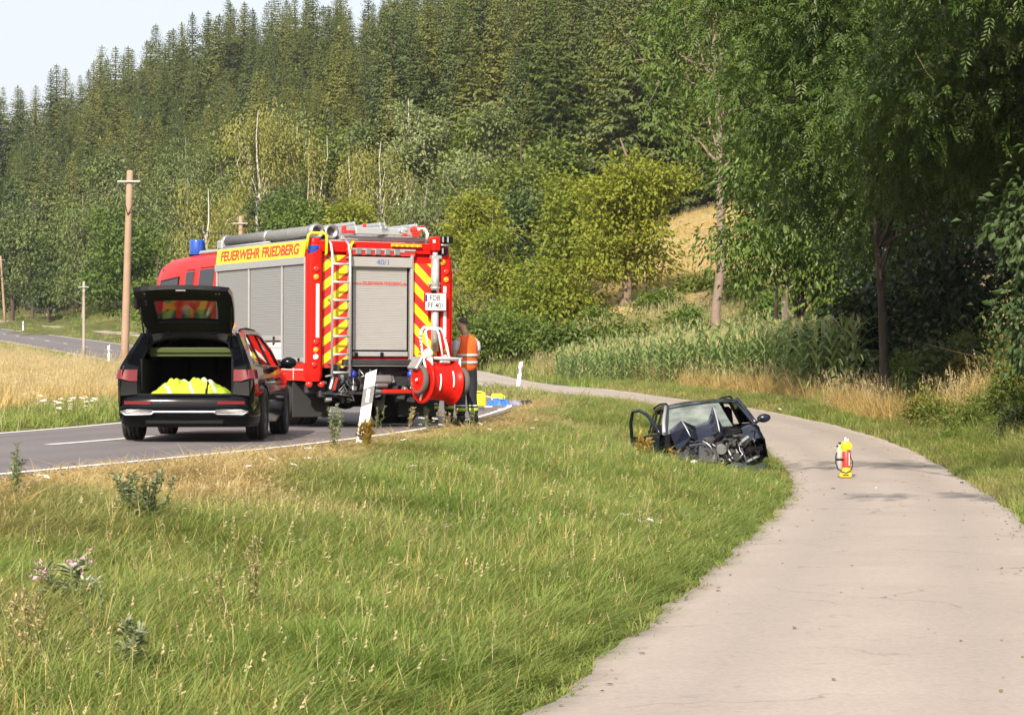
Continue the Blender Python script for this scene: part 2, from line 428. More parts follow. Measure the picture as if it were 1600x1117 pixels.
l.new(noise(6, 6).outputs['Fac'], bp_.inputs['Height']); l.new(bp_.outputs[0], b_.inputs['Normal'])
gme.materials.append(gm)
tag(obj('ground', gme), kind='structure')

def asphalt(name, ca, cb, cc, grain=60.):
    m = bpy.data.materials.new(name); nt, n, l = nodes_of(m)
    o = n.new('ShaderNodeOutputMaterial'); b = n.new('ShaderNodeBsdfPrincipled'); b.inputs['Roughness'].default_value = .85; b.inputs['Specular IOR Level'].default_value = .25
    l.new(b.outputs[0], o.inputs[0]); g = n.new('ShaderNodeNewGeometry')
    def nz(sc, d=6, rg=.6):
        z = n.new('ShaderNodeTexNoise'); z.inputs['Scale'].default_value = sc; z.inputs['Detail'].default_value = d; z.inputs['Roughness'].default_value = rg
        l.new(g.outputs['Position'], z.inputs['Vector']); return z.outputs['Fac']
    def mix(f, a, bb, lo=.35, hi=.65):
        mr = n.new('ShaderNodeMapRange'); mr.inputs['From Min'].default_value = lo; mr.inputs['From Max'].default_value = hi; l.new(f, mr.inputs['Value'])
        x = n.new('ShaderNodeMix'); x.data_type = 'RGBA'; l.new(mr.outputs[0], x.inputs['Factor'])
        for s, v in (('A', a), ('B', bb)):
            if isinstance(v, tuple): x.inputs[s].default_value = (*v, 1)
            else: l.new(v, x.inputs[s])
        return x.outputs['Result']
    c = mix(nz(.45, 5), ca, cb)
    at = n.new('ShaderNodeAttribute'); at.attribute_name = 'track'
    c = mix(at.outputs['Fac'], c, cc, 0, 1)
    vo = n.new('ShaderNodeTexVoronoi'); vo.inputs['Scale'].default_value = grain; l.new(g.outputs['Position'], vo.inputs['Vector'])
    hs = n.new('ShaderNodeHueSaturation'); l.new(c, hs.inputs['Color'])
    mr = n.new('ShaderNodeMapRange'); mr.inputs['To Min'].default_value = .93; mr.inputs['To Max'].default_value = 1.07
    sp = n.new('ShaderNodeSeparateColor'); l.new(vo.outputs['Color'], sp.inputs[0]); l.new(sp.outputs[0], mr.inputs['Value']); l.new(mr.outputs[0], hs.inputs['Value'])
    # sparse dark specks and stains
    c2 = mix(nz(2.6, 9, .75), hs.outputs['Color'], tuple(.72 * k for k in ca), .58, .74)
    # fine wandering cracks that come and go
    wp = n.new('ShaderNodeVectorMath'); wp.operation = 'MULTIPLY_ADD'; wn_ = n.new('ShaderNodeTexNoise'); wn_.inputs['Scale'].default_value = 1.6; wn_.inputs['Detail'].default_value = 5
    l.new(g.outputs['Position'], wn_.inputs['Vector']); l.new(wn_.outputs['Color'], wp.inputs[0]); wp.inputs[1].default_value = (.9, .9, .9); l.new(g.outputs['Position'], wp.inputs[2])
    vc = n.new('ShaderNodeTexVoronoi'); vc.feature = 'DISTANCE_TO_EDGE'; vc.inputs['Scale'].default_value = .42; l.new(wp.outputs[0], vc.inputs['Vector'])
    m1 = n.new('ShaderNodeMapRange'); m1.inputs['From Min'].default_value = .002; m1.inputs['From Max'].default_value = .009; m1.inputs['To Min'].default_value = 1; m1.inputs['To Max'].default_value = 0; l.new(vc.outputs['Distance'], m1.inputs['Value'])
    m2 = n.new('ShaderNodeMapRange'); m2.inputs['From Min'].default_value = .5; m2.inputs['From Max'].default_value = .62; l.new(nz(.5, 3), m2.inputs['Value'])
    m3 = n.new('ShaderNodeMath'); m3.operation = 'MULTIPLY'; l.new(m1.outputs[0], m3.inputs[0]); l.new(m2.outputs[0], m3.inputs[1])
    c2 = mix(m3.outputs[0], c2, tuple(.45 * k for k in ca), 0, 1.3)
    l.new(c2, b.inputs['Base Color'])
    bp = n.new('ShaderNodeBump'); bp.inputs['Strength'].default_value = .15; bp.inputs['Distance'].default_value = .003
    l.new(vo.outputs['Distance'], bp.inputs['Height']); l.new(bp.outputs[0], b.inputs['Normal'])
    return m
def strip(name, Lp, Rp, mat, nacross, tracks, jit=0., kind='structure', crown=.0, rag=None):
    Lp, Rp = dens(Lp, 3), dens(Rp, 3); V = []; T = []
    for k in range(len(Lp)):
        a, b = Lp[k].copy(), Rp[k].copy()
        if rag:
            w = (b - a)[:2]; w /= np.linalg.norm(w)
            ph = Lp[k][1]
            a[:2] += w * rag * (math.sin(ph * 2.1) * .5 + math.sin(ph * 5.7 + 1) * .35 + R.uniform(-.12, .12)); b[:2] += w * rag * (math.sin(ph * 1.7 + 2) * .5 + math.sin(ph * 6.3) * .35 + R.uniform(-.12, .12))
        for j in range(nacross + 1):
            t = j / nacross; p = a * (1 - t) + b * t; p[2] += crown * 4 * t * (1 - t)
            V.append(p); T.append(sum(h * math.exp(-((t - c) / w_) ** 2) for c, w_, h in tracks))
        V[-1] = V[-1].copy()
    q = []; m = nacross + 1
    for k in range(len(Lp) - 1):
        for j in range(nacross): q.append((k * m + j, k * m + j + 1, (k + 1) * m + j + 1, (k + 1) * m + j))
    n0 = len(V)
    for side in (0, nacross):                                   # broken edge dropping into the soil
        o = len(V)
        for k in range(len(Lp)): p = V[k * m + side].copy(); p[2] -= .09; V.append(p); T.append(0)
        for k in range(len(Lp) - 1): q.append((k * m + side, (k + 1) * m + side, o + k + 1, o + k))
    me = np_mesh(name, np.array(V), quads=q, mats=[mat], smooth=False); set_attr(me, 'track', np.clip(T, 0, 1))
    o = obj(name, me); tag(o, kind=kind); return o
m_road = asphalt('road_asphalt', (.135, .120, .122), (.165, .147, .147), (.115, .104, .107), 45)
m_path = asphalt('path_asphalt', (.298, .257, .225), (.338, .292, .257), (.274, .237, .21), 40)
strip('road', ROAD_L, ROAD_R, m_road, 12, [(.17, .05, .8), (.36, .05, .8), (.64, .05, .8), (.83, .05, .8)], crown=.02)
strip('path', PATH_L, PATH_R, m_path, 12, [(.26, .1, .75), (.74, .1, .75), (.03, .03, .5)], crown=.015, rag=.07)

m_line = M('road_paint', (.74, .72, .68), .7, var=.25, scale=3, bump=.2)
def paint(name, off, w, y0, y1, dash=None, parent=None):
    """painted line a given distance in from the road's right edge, lying on the crowned surface"""
    t = off / RW; a, b = RL_D, RR_D; V = []; q = []; run = 0.; last = None
    if dash: kk = [k for k in range(len(b)) if y0 <= b[k][1] <= y1]; cc_ = [b[k] * (1 - t) + a[k] * t for k in kk]; cl = np.concatenate([[0], np.cumsum([np.linalg.norm(cc_[i + 1][:2] - cc_[i][:2]) for i in range(len(cc_) - 1)])]); run = 240 - cl[np.argmin([abs(c[1] - 27.7) for c in cc_])]
    for k in range(len(b)):
        c = b[k] * (1 - t) + a[k] * t
        if not (y0 <= c[1] <= y1): continue
        if last is not None:
            run += np.linalg.norm(c[:2] - last[0][:2])
        on = dash is None or (run % (dash[0] + dash[1])) < dash[0]
        nrm = RND[k]; zz = c[2] + .02 * 4 * t * (1 - t) + .006
        pl = (c[0] - nrm[0] * w / 2, c[1] - nrm[1] * w / 2, zz); pr = (c[0] + nrm[0] * w / 2, c[1] + nrm[1] * w / 2, zz)
        V += [pl, pr]
        if last is not None and on and last[1]: i = len(V); q.append((i - 4, i - 3, i - 1, i - 2))
        last = (c, on)
    return tag(obj(name, np_mesh(name, np.array(V), quads=q, mats=[m_line])), kind='structure')
paint('edge_line', .22, .12, -8, 400); paint('edge_line', RW - .22, .12, -8, 400)
paint('centre_line', RW / 2, .13, -3, 400, (4, 8))
# ------------------------------------------------------------ foliage builders
def leaves(cent, size, aspect, direction, nrm, fold=.25):
    """folded leaf diamonds. cent (N,3) leaf bases; direction (N,3) unit midribs; nrm (N,3)"""
    N = len(cent); size = np.broadcast_to(np.asarray(size, float), (N,))[:, None]
    d = direction / np.maximum(1e-6, np.linalg.norm(direction, axis=1, keepdims=True))
    s = np.cross(d, nrm); s /= np.maximum(1e-6, np.linalg.norm(s, axis=1, keepdims=True)); u = np.cross(s, d)
    b = cent; t = cent + d * size - u * size * .12
    m = cent + d * size * .48
    l_ = m - s * size * aspect * .5 + u * size * aspect * fold; r_ = m + s * size * aspect * .5 + u * size * aspect * fold
    V = np.stack([b, l_, t, r_], 1).reshape(-1, 3)
    k = np.arange(N) * 4
    T = np.concatenate([np.stack([k, k + 1, k + 2], 1), np.stack([k, k + 2, k + 3], 1)])
    return V, T
def unit(n, rng=NR):
    v = rng.normal(size=(n, 3)); return v / np.linalg.norm(v, axis=1, keepdims=True)
def crown_mesh(name, lobes, nclump, nleaf, lsize, aspect, mat, seed=1, clump=(.5, .28), droop=.0, upness=.5, shell=.55, rng=None, compound=False, win=0.):
    """lobes: (x,y,z,rx,ry,rz). clumps sit through the lobes, mostly toward the outside; each clump is a small spray of leaves"""
    rng = np.random.default_rng(seed)
    vol = np.array([l[3] * l[4] + l[3] * l[5] for l in lobes]); cnt = np.maximum(1, (nclump * vol / vol.sum()).astype(int))
    cc = []; outd = []
    for l, k in zip(lobes, cnt):
        u = unit(k, rng); rr = (shell + (1 - shell) * rng.random(k) ** .6)
        rr *= 1 + .16 * np.sin(u[:, 0] * 5 + l[0] * 3) * np.sin(u[:, 1] * 4 + l[1]) + .1 * rng.normal(size=k)
        cc.append(np.array(l[:3]) + u * rr[:, None] * np.array(l[3:6])); outd.append(u)
    cc = np.concatenate(cc); outd = np.concatenate(outd)
    N = len(cc) * nleaf
    idx = np.repeat(np.arange(len(cc)), nleaf)
    cs = clump[0] * (.6 + .8 * rng.random(len(cc)))
    off = rng.normal(size=(N, 3)) * np.array([1, 1, clump[1] / clump[0]]) * cs[idx][:, None] * .6
    off[:, 2] -= droop * np.abs(rng.normal(size=N)) * cs[idx]
    pos = cc[idx] + off
    if win:                                           # leaves hang thinner in front of the stem
        kp = ~((np.abs(pos[:, 0]) < win) & (pos[:, 1] < .4) & (rng.random(N) < .93)); pos, idx, off = pos[kp], idx[kp], off[kp]; N = len(pos)
    d = outd[idx] * .6 + off / cs[idx][:, None] * .5 + unit(N, rng) * .6; d[:, 2] -= .25 + droop
    nr = outd[idx] * .5 + unit(N, rng) * .55 + np.array([0, 0, upness])
    sz = lsize * (.65 + .7 * rng.random(N))
    if compound:                                      # pinnate leaf: pairs of leaflets along a stalk
        dd = d / np.linalg.norm(d, axis=1, keepdims=True); s = np.cross(dd, nr); s /= np.linalg.norm(s, axis=1, keepdims=True)
        VV = []; TT = []; o = 0
        for t, sd in [(1., 0), (.85, 1), (.85, -1), (.62, 1), (.62, -1), (.4, 1), (.4, -1)]:
            p = pos + dd * sz[:, None] * t * .95; p[:, 2] -= sz * .25 * t * t
            ld = dd * (.55 if sd else 1) + s * sd * .85; ld[:, 2] -= .15
            v, T = leaves(p, sz * .5, aspect, ld, nr); VV.append(v); TT.append(T + o); o += len(v)
        V = np.concatenate(VV); T = np.concatenate(TT)
    else:
        V, T = leaves(pos, sz, aspect, d, nr)
    return np_mesh(name, V, tris=T, mats=[mat]), cc
def tube_np(pts, rad, n=6):
    pts = np.asarray(pts, float); rad = np.asarray(rad, float); k = len(pts)
    d = np.gradient(pts, axis=0); d /= np.maximum(1e-9, np.linalg.norm(d, axis=1, keepdims=True))
    ref = np.array([0, 0, 1.]) if abs(d[:, 2]).mean() < .8 else np.array([1., 0, 0])
    a = np.cross(d, ref); a /= np.maximum(1e-9, np.linalg.norm(a, axis=1, keepdims=True)); b = np.cross(d, a)
    t = np.arange(n) * 2 * PI / n
    V = pts[:, None, :] + (a[:, None, :] * np.cos(t)[None, :, None] + b[:, None, :] * np.sin(t)[None, :, None]) * rad[:, None, None]
    i = (np.arange(k - 1)[:, None] * n + np.arange(n)[None, :]).ravel(); j = (np.arange(k - 1)[:, None] * n + (np.arange(n)[None, :] + 1) % n).ravel()
    return V.reshape(-1, 3), np.stack([i, j, j + n, i + n], 1)
class TB:
    def __init__(s): s.V = []; s.Q = []; s.n = 0
    def add(s, pts, rad, n=6):
        v, q = tube_np(pts, rad, n); s.V.append(v); s.Q.append(q + s.n); s.n += len(v)
    def mesh(s, name, mat): return np_mesh(name, np.concatenate(s.V), quads=np.concatenate(s.Q), mats=[mat], smooth=True)
def wob(p0, p1, k, amp, rng, sag=0.):
    t = np.linspace(0, 1, k)[:, None]; p = np.array(p0)[None] * (1 - t) + np.array(p1)[None] * t
    w = rng.normal(size=(k, 3)) * amp; w[0] = 0; w[-1] = 0; p = p + w; p[:, 2] += sag * (4 * t * (1 - t))[:, 0]; return p
def trunk_mesh(name, mat, h, r, cc, nlimb, seed=1, fork=.35, lean=(0, 0), n=8, top=1., twigs=0, tw_r=.02):
    """tapered trunk with limbs that run out to leaf clumps"""
    rng = np.random.default_rng(seed + 99); tb = TB()
    k = 9; ax = np.stack([np.array([lean[0] * t * h + rng.normal() * r * .5 * (0 < i), lean[1] * t * h + rng.normal() * r * .5 * (0 < i), t * h * top]) for i, t in enumerate(np.linspace(0, 1, k))])
    rr = r * np.interp(np.linspace(0, 1, k), [0, .08, .5, 1], [1.35, 1, .72, .15])
    ax[0, 2] -= .3
    tb.add(ax, rr, n)
    pick = rng.permutation(len(cc))[:nlimb]
    for c in cc[pick]:
        z0 = np.clip(c[2] * (fork + .35 * rng.random()), .12 * h, h * .93 * top)
        t = z0 / (h * top); p0 = np.array([np.interp(t, np.linspace(0, 1, k), ax[:, a]) for a in range(3)]); p0[2] = z0
        L = np.linalg.norm(c - p0); r0 = min(np.interp(t, np.linspace(0, 1, k), rr) * .6, .035 * L ** .8 + .012)
        tb.add(wob(p0, c, 6, L * .035, rng, L * .06), np.linspace(r0, r0 * .2, 6), 5)
    for c in cc[rng.permutation(len(cc))[:twigs]]:
        tb.add(wob(c, c + rng.normal(size=3) * .8, 4, .06, rng), np.linspace(tw_r, tw_r * .3, 4), 4)
    return tb.mesh(name, mat)

def lobes_round(h, base, w, k, seed, flat=.75, top=.9):
    """lobes filling a rounded crown from height base to h, of width w"""
    rng = np.random.default_rng(seed); out = []; cz = (base + h) / 2; rz = (h - base) / 2
    for i in range(k):
        u = unit(1, rng)[0]; f = rng.random() ** .45 * .72
        x, y, z = u[0] * f * w / 2, u[1] * f * w / 2, cz + np.clip(u[2] * 1.25, -1, 1) * min(1, f * 1.25) * rz * .86
        q = w * (.16 + .1 * rng.random()); out.append((x, y, z, q, q, q * flat))
    return out

# bark
bark_brown = M('bark_brown', (.16, .115, .08), .9, var=.4, scale=6, bump=.6)
bark_grey = M('bark_grey', (.22, .19, .155), .9, var=.35, scale=8, bump=.6)
bark_dark = M('bark_dark', (.07, .05, .036), .9, var=.4, scale=8, bump=.6)
bark_pine = M('bark_reddish', (.20, .145, .115), .85, var=.3, scale=9, bump=.6)
bark_birch = M('bark_birch', (.36, .33, .28), .8, var=.1, scale=5, col2=(.58, .55, .49))
bark_lichen = M('bark_lichen', (.22, .17, .10), .9, var=.3, scale=5, col2=(.42, .33, .16), bump=.5)

L_spruce = leaf_mat('spruce_needles', (.058, .088, .016), (.155, .165, .034), .2, .9, .12, .6)
L_sprtip = leaf_mat('spruce_needles_bluish', (.05, .082, .026), (.115, .14, .042), .15, .6, .15, .6)
L_birch = leaf_mat('birch_leaves', (.175, .19, .04), (.30, .285, .07), .35, .4, .35)
L_willow = leaf_mat('willow_leaves', (.10, .145, .04), (.18, .215, .07), .3, .4, .3)
L_poplar = leaf_mat('poplar_leaves', (.18, .23, .085), (.26, .30, .12), .35, .4, .3)
L_maple = leaf_mat('maple_leaves', (.14, .19, .018), (.27, .28, .028), .4, .35, .55)
L_green = leaf_mat('green_leaves', (.07, .13, .018), (.14, .20, .032), .35, .5, .4)
L_dkgreen = leaf_mat('dark_green_leaves', (.04, .075, .022), (.085, .125, .035), .3, .5, .4)
L_ash = leaf_mat('ash_leaves', (.036, .075, .012), (.115, .163, .029), .35, .4, .7, .42)
L_walnut = leaf_mat('walnut_leaves', (.048, .098, .013), (.12, .18, .027), .35, .4, .6, .4)
L_bush = leaf_mat('bush_leaves', (.075, .125, .018), (.16, .195, .034), .3, .6, .5)

# ------------------------------------------------------------ spruces of the hillside wood
def spruce(h, rad, seed, base=.12, sparse=1., mat=None):
    rng = np.random.default_rng(seed); C_, D_, N_, S_ = [], [], [], []; tb = TB()
    z = h * base; tb.add([(0, 0, -.4), (0, 0, h * .5), (0, 0, h * .985)], [h * .0125, h * .008, .015], 6)
    while z < h * .985:
        t = z / h; L = rad * 1.4 * (1 - t) ** .72 * (.85 + .3 * rng.random()) + .16
        nb = max(4, int((5 + 3 * (1 - t)) * sparse)); a0 = rng.random() * 6.28
        for k in range(nb):
            a = a0 + k * 2 * PI / nb + rng.normal() * .25; l_ = L * (.7 + .45 * rng.random())
            s = np.linspace(.08, 1, max(4, int(l_ / .26)))
            droop = .16 + .5 * (1 - t) * rng.random()
            px = np.cos(a) * l_ * s; py = np.sin(a) * l_ * s; pz = z + l_ * (.22 * s * (t > .75) - droop * s ** 1.3 + .22 * s ** 4)
            c = np.stack([px, py, pz], 1); out = np.array([np.cos(a), np.sin(a), -.1]); side = np.array([-np.sin(a), np.cos(a), 0])
            w = .2 + .5 * l_ / rad * np.sin(np.clip(s, .15, .95) * PI) ** .7
            for sg in (-1, 1, 0):
                d = out * .55 + side * sg * .9 + np.array([0, 0, -.38 - .35 * rng.random()]); 
                C_.append(c + rng.normal(size=c.shape) * .05); D_.append(np.repeat(d[None], len(s), 0) + rng.normal(size=c.shape) * .22)
                N_.append(np.repeat(np.array([[0, 0, 1.]]), len(s), 0) + rng.normal(size=c.shape) * .35); S_.append(w * (.8 + .5 * rng.random(len(s))) * (1 if sg else .8))
        z += (.42 + .3 * (1 - t)) * (.8 + .4 * rng.random()) * (h / 26)
    C_.append(np.array([[0, 0, h * .97]] * 3)); D_.append(np.array([[0, 0, 1.], [.2, 0, 1], [-.2, .1, 1]])); N_.append(np.array([[1., 0, 0]] * 3)); S_.append(np.array([.8, .5, .5]))
    V, T = leaves(np.concatenate(C_), np.concatenate(S_), .46, np.concatenate(D_), np.concatenate(N_), .1)
    return tb, (V, T)
SPR = []
for i, (h, r_, b, sp) in enumerate([(26, 3.3, .1, 1), (24, 3.0, .08, 1), (27, 2.9, .15, 1), (22, 3.2, .05, 1), (25, 3.6, .12, .9), (23, 2.6, .1, .75)]):
    tb, (V, T) = spruce(h, r_, 40 + i, b, sp)
    SPR.append((tb.mesh('trunk', bark_dark), np_mesh('crown', V, tris=T, mats=[L_sprtip if i in (3, 5) else L_spruce])))
def tree(name, tm, cm, loc, sc=1., rz=0., label='', cat='tree', group=None, sz=None):
    e = empty(name, loc, rz, label, cat, group); e.scale = (sc, sc, sz or sc)
    obj('trunk', tm, e); obj('crown', cm, e); return e

wood = []
rng = np.random.default_rng(5)
cand = []
for y in np.arange(160, 450, 5.0):
    for x in np.arange(-125, 75, 5.0):
        cand.append((x + rng.uniform(-1.8, 1.8), y + rng.uniform(-1.8, 1.8)))
cand = np.array(cand); cand = cand[(wood_zone(cand) > .95) & (cand[:, 1] > 150)]
cand = cand[(cand[:, 0] / cand[:, 1] > -.245) & (cand[:, 0] / cand[:, 1] < .2)]
zc = gfast(cand)
hh = 19.5 * (.72 + .5 * rng.random(len(cand)) ** 1.3)
pyt = 588 - (zc + hh - 1.75) * 3500 / cand[:, 1]; pxt = 800 + cand[:, 0] * 3500 / cand[:, 1]
order = np.argsort(cand[:, 1])
# visible share: keep a running skyline per 12-px column
cols = np.full(140, 2000.); vis = np.zeros(len(cand))
for i in order:
    w = 3500 / cand[i, 1] * 2.2; c0_, c1_ = int(np.clip((pxt[i] - w) // 12, 0, 139)), int(np.clip((pxt[i] + w) // 12, 0, 139))
    top = max(pyt[i], -60); sl = cols[c0_:c1_ + 1]; vis[i] = np.maximum(0, sl - top).sum() * (1 if pxt[i] < 1180 else .02); 
    mid = (c0_ + c1_) // 2; cols[mid] = min(cols[mid], top + 6); cols[c0_:c1_ + 1] = np.minimum(sl, top + 60)
keep = (vis > 0); print('spruce candidates', len(cand), 'showing', keep.sum())
cs_ = cand[keep]; zs_ = zc[keep]; hs_ = hh[keep]; vs_ = vis[keep]
rank = np.argsort(-vs_)
SPR_H = [26, 24, 27, 22, 25, 23]
single = rank[:296]; rest = rank[296:]
ymax_front = np.interp(cs_[:, 0], [-110, -78, -50, -25, 0, 12, 30, 60], [356, 350, 312, 274, 218, 184, 178, 152])
for i in single:
    k = int(rng.integers(0, 6)); sc = hs_[i] / SPR_H[k]
    px_ = 800 + cs_[i, 0] * 3500 / cs_[i, 1]; top_ = 588 - (zs_[i] + hs_[i] - 1.75) * 3500 / cs_[i, 1]
    where = [nm for lim, nm in ((70, 'at the left margin'), (165, 'above the thin short pole'), (250, 'above the tall wooden pole'), (350, 'above the cab of the fire engine'), (445, 'above the tallest birch'), (540, 'above the leaning birch'),
             (620, 'above the slim white birch'), (720, 'above the silvery poplars'), (830, 'above the young bare stemmed maple'), (930, 'above the low spreading maple'), (1060, 'above the biggest maple'), (1e9, 'beside the tall slender ash')) if px_ < lim][0]
    row = 'front row' if cs_[i, 1] < ymax_front[i] else ('topmost rows' if top_ < 90 else ('upper rows' if top_ < 190 else 'middle rows'))
    lab = 'spruce in the %s of the wooded hill %s' % (row, where); grp = 'hillside spruces %s, %s' % (where, row)
    w = 1.0 + .4 * rng.random()
    e = tree('spruce_tree', SPR[k][0], SPR[k][1], (*cs_[i], zs_[i] - .2), sc * w, rng.random() * 6.28, lab, 'spruce', grp, sz=sc)

# ------------------------------------------------------------ instancing for uncountable stuff
def proto(name, me):
    return bpy.data.objects.new(name, me)            # kept out of the scene: only its copies stand in it
def scatter(name, protos, pts, rot, scl, idx, dry=None, kind='stuff'):
    pts = np.asarray(pts, np.float32); N = len(pts)
    me = bpy.data.meshes.new(name); me.vertices.add(N); me.vertices.foreach_set('co', pts.ravel())
    a = me.attributes.new('rot', 'FLOAT_VECTOR', 'POINT'); a.data.foreach_set('vector', np.asarray(rot, np.float32).ravel())
    scl = np.asarray(scl, np.float32); scl = np.repeat(scl[:, None], 3, 1) if scl.ndim == 1 else scl
    a = me.attributes.new('scl', 'FLOAT_VECTOR', 'POINT'); a.data.foreach_set('vector', scl.ravel())
    a = me.attributes.new('idx', 'INT', 'POINT'); a.data.foreach_set('value', np.asarray(idx, np.int32))
    a = me.attributes.new('dry', 'FLOAT', 'POINT'); a.data.foreach_set('value', np.asarray(dry if dry is not None else np.zeros(N), np.float32))
    me.update()
    o = obj(name, me); tag(o, kind=kind)
    ng = bpy.data.node_groups.new(name, 'GeometryNodeTree')
    ng.interface.new_socket('Geometry', in_out='INPUT', socket_type='NodeSocketGeometry'); ng.interface.new_socket('Geometry', in_out='OUTPUT', socket_type='NodeSocketGeometry')
    n, l = ng.nodes, ng.links; gi = n.new('NodeGroupInput'); go = n.new('NodeGroupOutput'); jn = n.new('GeometryNodeJoinGeometry')
    def na(nm, t):
        x = n.new('GeometryNodeInputNamedAttribute'); x.data_type = t; x.inputs['Name'].default_value = nm; return x.outputs['Attribute']
    er = n.new('FunctionNodeEulerToRotation'); l.new(na('rot', 'FLOAT_VECTOR'), er.inputs[0]); sc = na('scl', 'FLOAT_VECTOR'); ix = na('idx', 'INT')
    for k, p in enumerate(protos):
        oi = n.new('GeometryNodeObjectInfo'); oi.inputs['Object'].default_value = p; oi.transform_space = 'ORIGINAL'
        oi.inputs['As Instance'].default_value = True
        cp = n.new('FunctionNodeCompare'); cp.data_type = 'INT'; cp.operation = 'EQUAL'; l.new(ix, cp.inputs[2]); cp.inputs[3].default_value = k
        ip = n.new('GeometryNodeInstanceOnPoints'); l.new(gi.outputs[0], ip.inputs['Points']); l.new(cp.outputs[0], ip.inputs['Selection'])
        l.new(oi.outputs['Geometry'], ip.inputs['Instance']); l.new(er.outputs[0], ip.inputs['Rotation']); l.new(sc, ip.inputs['Scale']); l.new(ip.outputs[0], jn.inputs[0])
    l.new(jn.outputs[0], go.inputs[0])
    md = o.modifiers.new('scatter', 'NODES'); md.node_group = ng
    return o
if len(rest):
    kk = rng.integers(0, 6, len(rest)); far_p = []
    for k in range(6):
        a, b = SPR[k]; mm = bmesh.new(); mm.from_mesh(b); me = bpy.data.meshes.new('far_spruce'); mm.to_mesh(me); mm.free(); me.materials.append(b.materials[0]); far_p.append(proto('far_spruce', me))
    scatter('distant_spruce_wood', far_p, np.column_stack([cs_[rest], zs_[rest] - .2]), np.column_stack([np.zeros((len(rest), 2)), rng.random(len(rest)) * 6.28]),
            hs_[rest] / np.array(SPR_H)[kk] * 1.1, kk)
# ------------------------------------------------------------ broad-leaved trees of the valley
def decid(name, px, ytop, Y, wpx, base, mat, bark, label, cat='tree', k=18, ncl=460, nlf=15, ls=.34, asp=.55, seed=1, clump=(.75, .45), droop=0., r=.2, nlimb=22, group=None,
          flat=.75, shell=.5, lean=(0, 0), twigs=0, fork=.35, ymid=None, compound=False, upn=.5, top=1., win=0.):
    X = (px - 800) * Y / 3500; z = gz(X, Y); h = 1.75 + (588 - ytop) * Y / 3500 - z; w = wpx * Y / 3500
    h = max(h * 1.07, .6)
    lb = lobes_round(h * .97, h * base, w, k, seed, flat)
    cm, cc = crown_mesh('crown', lb, ncl, nlf, ls, asp, mat, seed, clump, droop, upn, shell, compound=compound, win=win)
    tm = trunk_mesh('trunk', bark, h * .93, r, cc, nlimb, seed, fork, lean, twigs=twigs, top=top)
    return tree(name, tm, cm, (X, Y, z - .1), 1, 0, label, cat, group)
D = decid
# left cluster beyond the road
D('broadleaf_tree', 18, 285, 300, 120, .02, L_dkgreen, bark_dark, 'dark broad tree at the left margin behind the leftmost leaning pole', k=16, ls=.5, seed=1, clump=(1.1, .7), r=.3)
D('broadleaf_tree', 75, 372, 262, 105, .0, L_dkgreen, bark_dark, 'low dark green tree above the path between the leftmost pole and the thin pole', k=12, ls=.42, seed=2, clump=(.9, .6))
D('broadleaf_tree', 130, 300, 255, 130, .0, L_willow, bark_grey, 'dull green willow behind the thin short utility pole', 'willow', k=18, ls=.42, asp=.3, seed=3, clump=(1., .8), droop=.4)
D('broadleaf_tree', 195, 330, 222, 150, .0, L_green, bark_dark, 'dense bright green tree right behind the tall wooden utility pole', k=18, ls=.42, seed=4, clump=(.95, .6))
D('broadleaf_tree', 245, 395, 205, 90, .0, L_green, bark_dark, 'small green tree behind the open tailgate of the black estate car', k=10, ls=.36, seed=5)
D('willow_tree', 292, 212, 235, 165, .1, L_willow, bark_grey, 'round grey green willow above the left end of the cab of the fire engine', 'willow', k=20, ls=.46, asp=.3, seed=6, clump=(1.1, .9), droop=.3, ncl=380)
D('willow_tree', 215, 262, 250, 120, .05, L_willow, bark_grey, 'olive willow behind the top of the tall wooden pole', 'willow', k=14, ls=.45, asp=.3, seed=61, clump=(1.1, .9), droop=.3)
BG = dict(asp=.42, droop=.9, clump=(.75, .9), flat=.9, nlimb=12, top=.93, win=.38)
D('birch_tree', 325, 275, 195, 140, .1, L_birch, bark_birch, 'yellowish weeping birch above the red cab with short white trunk showing', 'birch', k=16, ls=.28, seed=7, ncl=520, nlf=17, r=.17, **BG)
D('birch_tree', 403, 145, 212, 165, .22, L_birch, bark_birch, 'tallest yellowing birch with forked white trunk in the middle of the slope', 'birch', k=18, ls=.3, seed=8, ncl=600, nlf=18, r=.2, shell=.4, **BG)
D('birch_tree', 478, 188, 214, 115, .2, L_birch, bark_birch, 'yellowing birch with leaning white stems right of the tallest birch', 'birch', k=12, ls=.3, seed=9, ncl=440, nlf=17, r=.15, lean=(.12, 0), **BG)
D('birch_tree', 545, 225, 222, 105, .15, L_birch, bark_birch, 'ochre birch between the leaning birch and the slim white birch', 'birch', k=12, ls=.3, seed=91, ncl=420, nlf=17, r=.2, **BG)
D('birch_tree', 594, 200, 205, 110, .25, L_birch, bark_birch, 'slim birch with straight white trunk above the rear of the fire engine', 'birch', k=12, ls=.29, seed=10, ncl=440, nlf=17, r=.17, shell=.4, **BG)
D('poplar_tree', 640, 152, 225, 92, .2, L_poplar, bark_birch, 'pale silvery green poplar rising highest above the ladder on the fire engine', 'poplar', k=14, ls=.4, seed=11, r=.22)
D('poplar_tree', 690, 185, 228, 90, .15, L_poplar, bark_grey, 'pale green poplar right of the tallest silvery poplar', 'poplar', k=12, ls=.4, seed=12, r=.22)
D('broadleaf_tree', 428, 278, 180, 120, .0, L_dkgreen, bark_dark, 'dark green tree below the tallest birch and over the yellow lettering', k=14, ls=.34, seed=13)
D('broadleaf_tree', 465, 300, 172, 115, .0, L_green, bark_dark, 'fresh green tree over the middle of the fire engine roof', k=14, ls=.33, seed=14)
D('maple_tree', 532, 296, 168, 125, .0, L_maple, bark_brown, 'yellow green maple bush over the roof ladder of the fire engine', 'maple', k=14, ls=.34, seed=15)
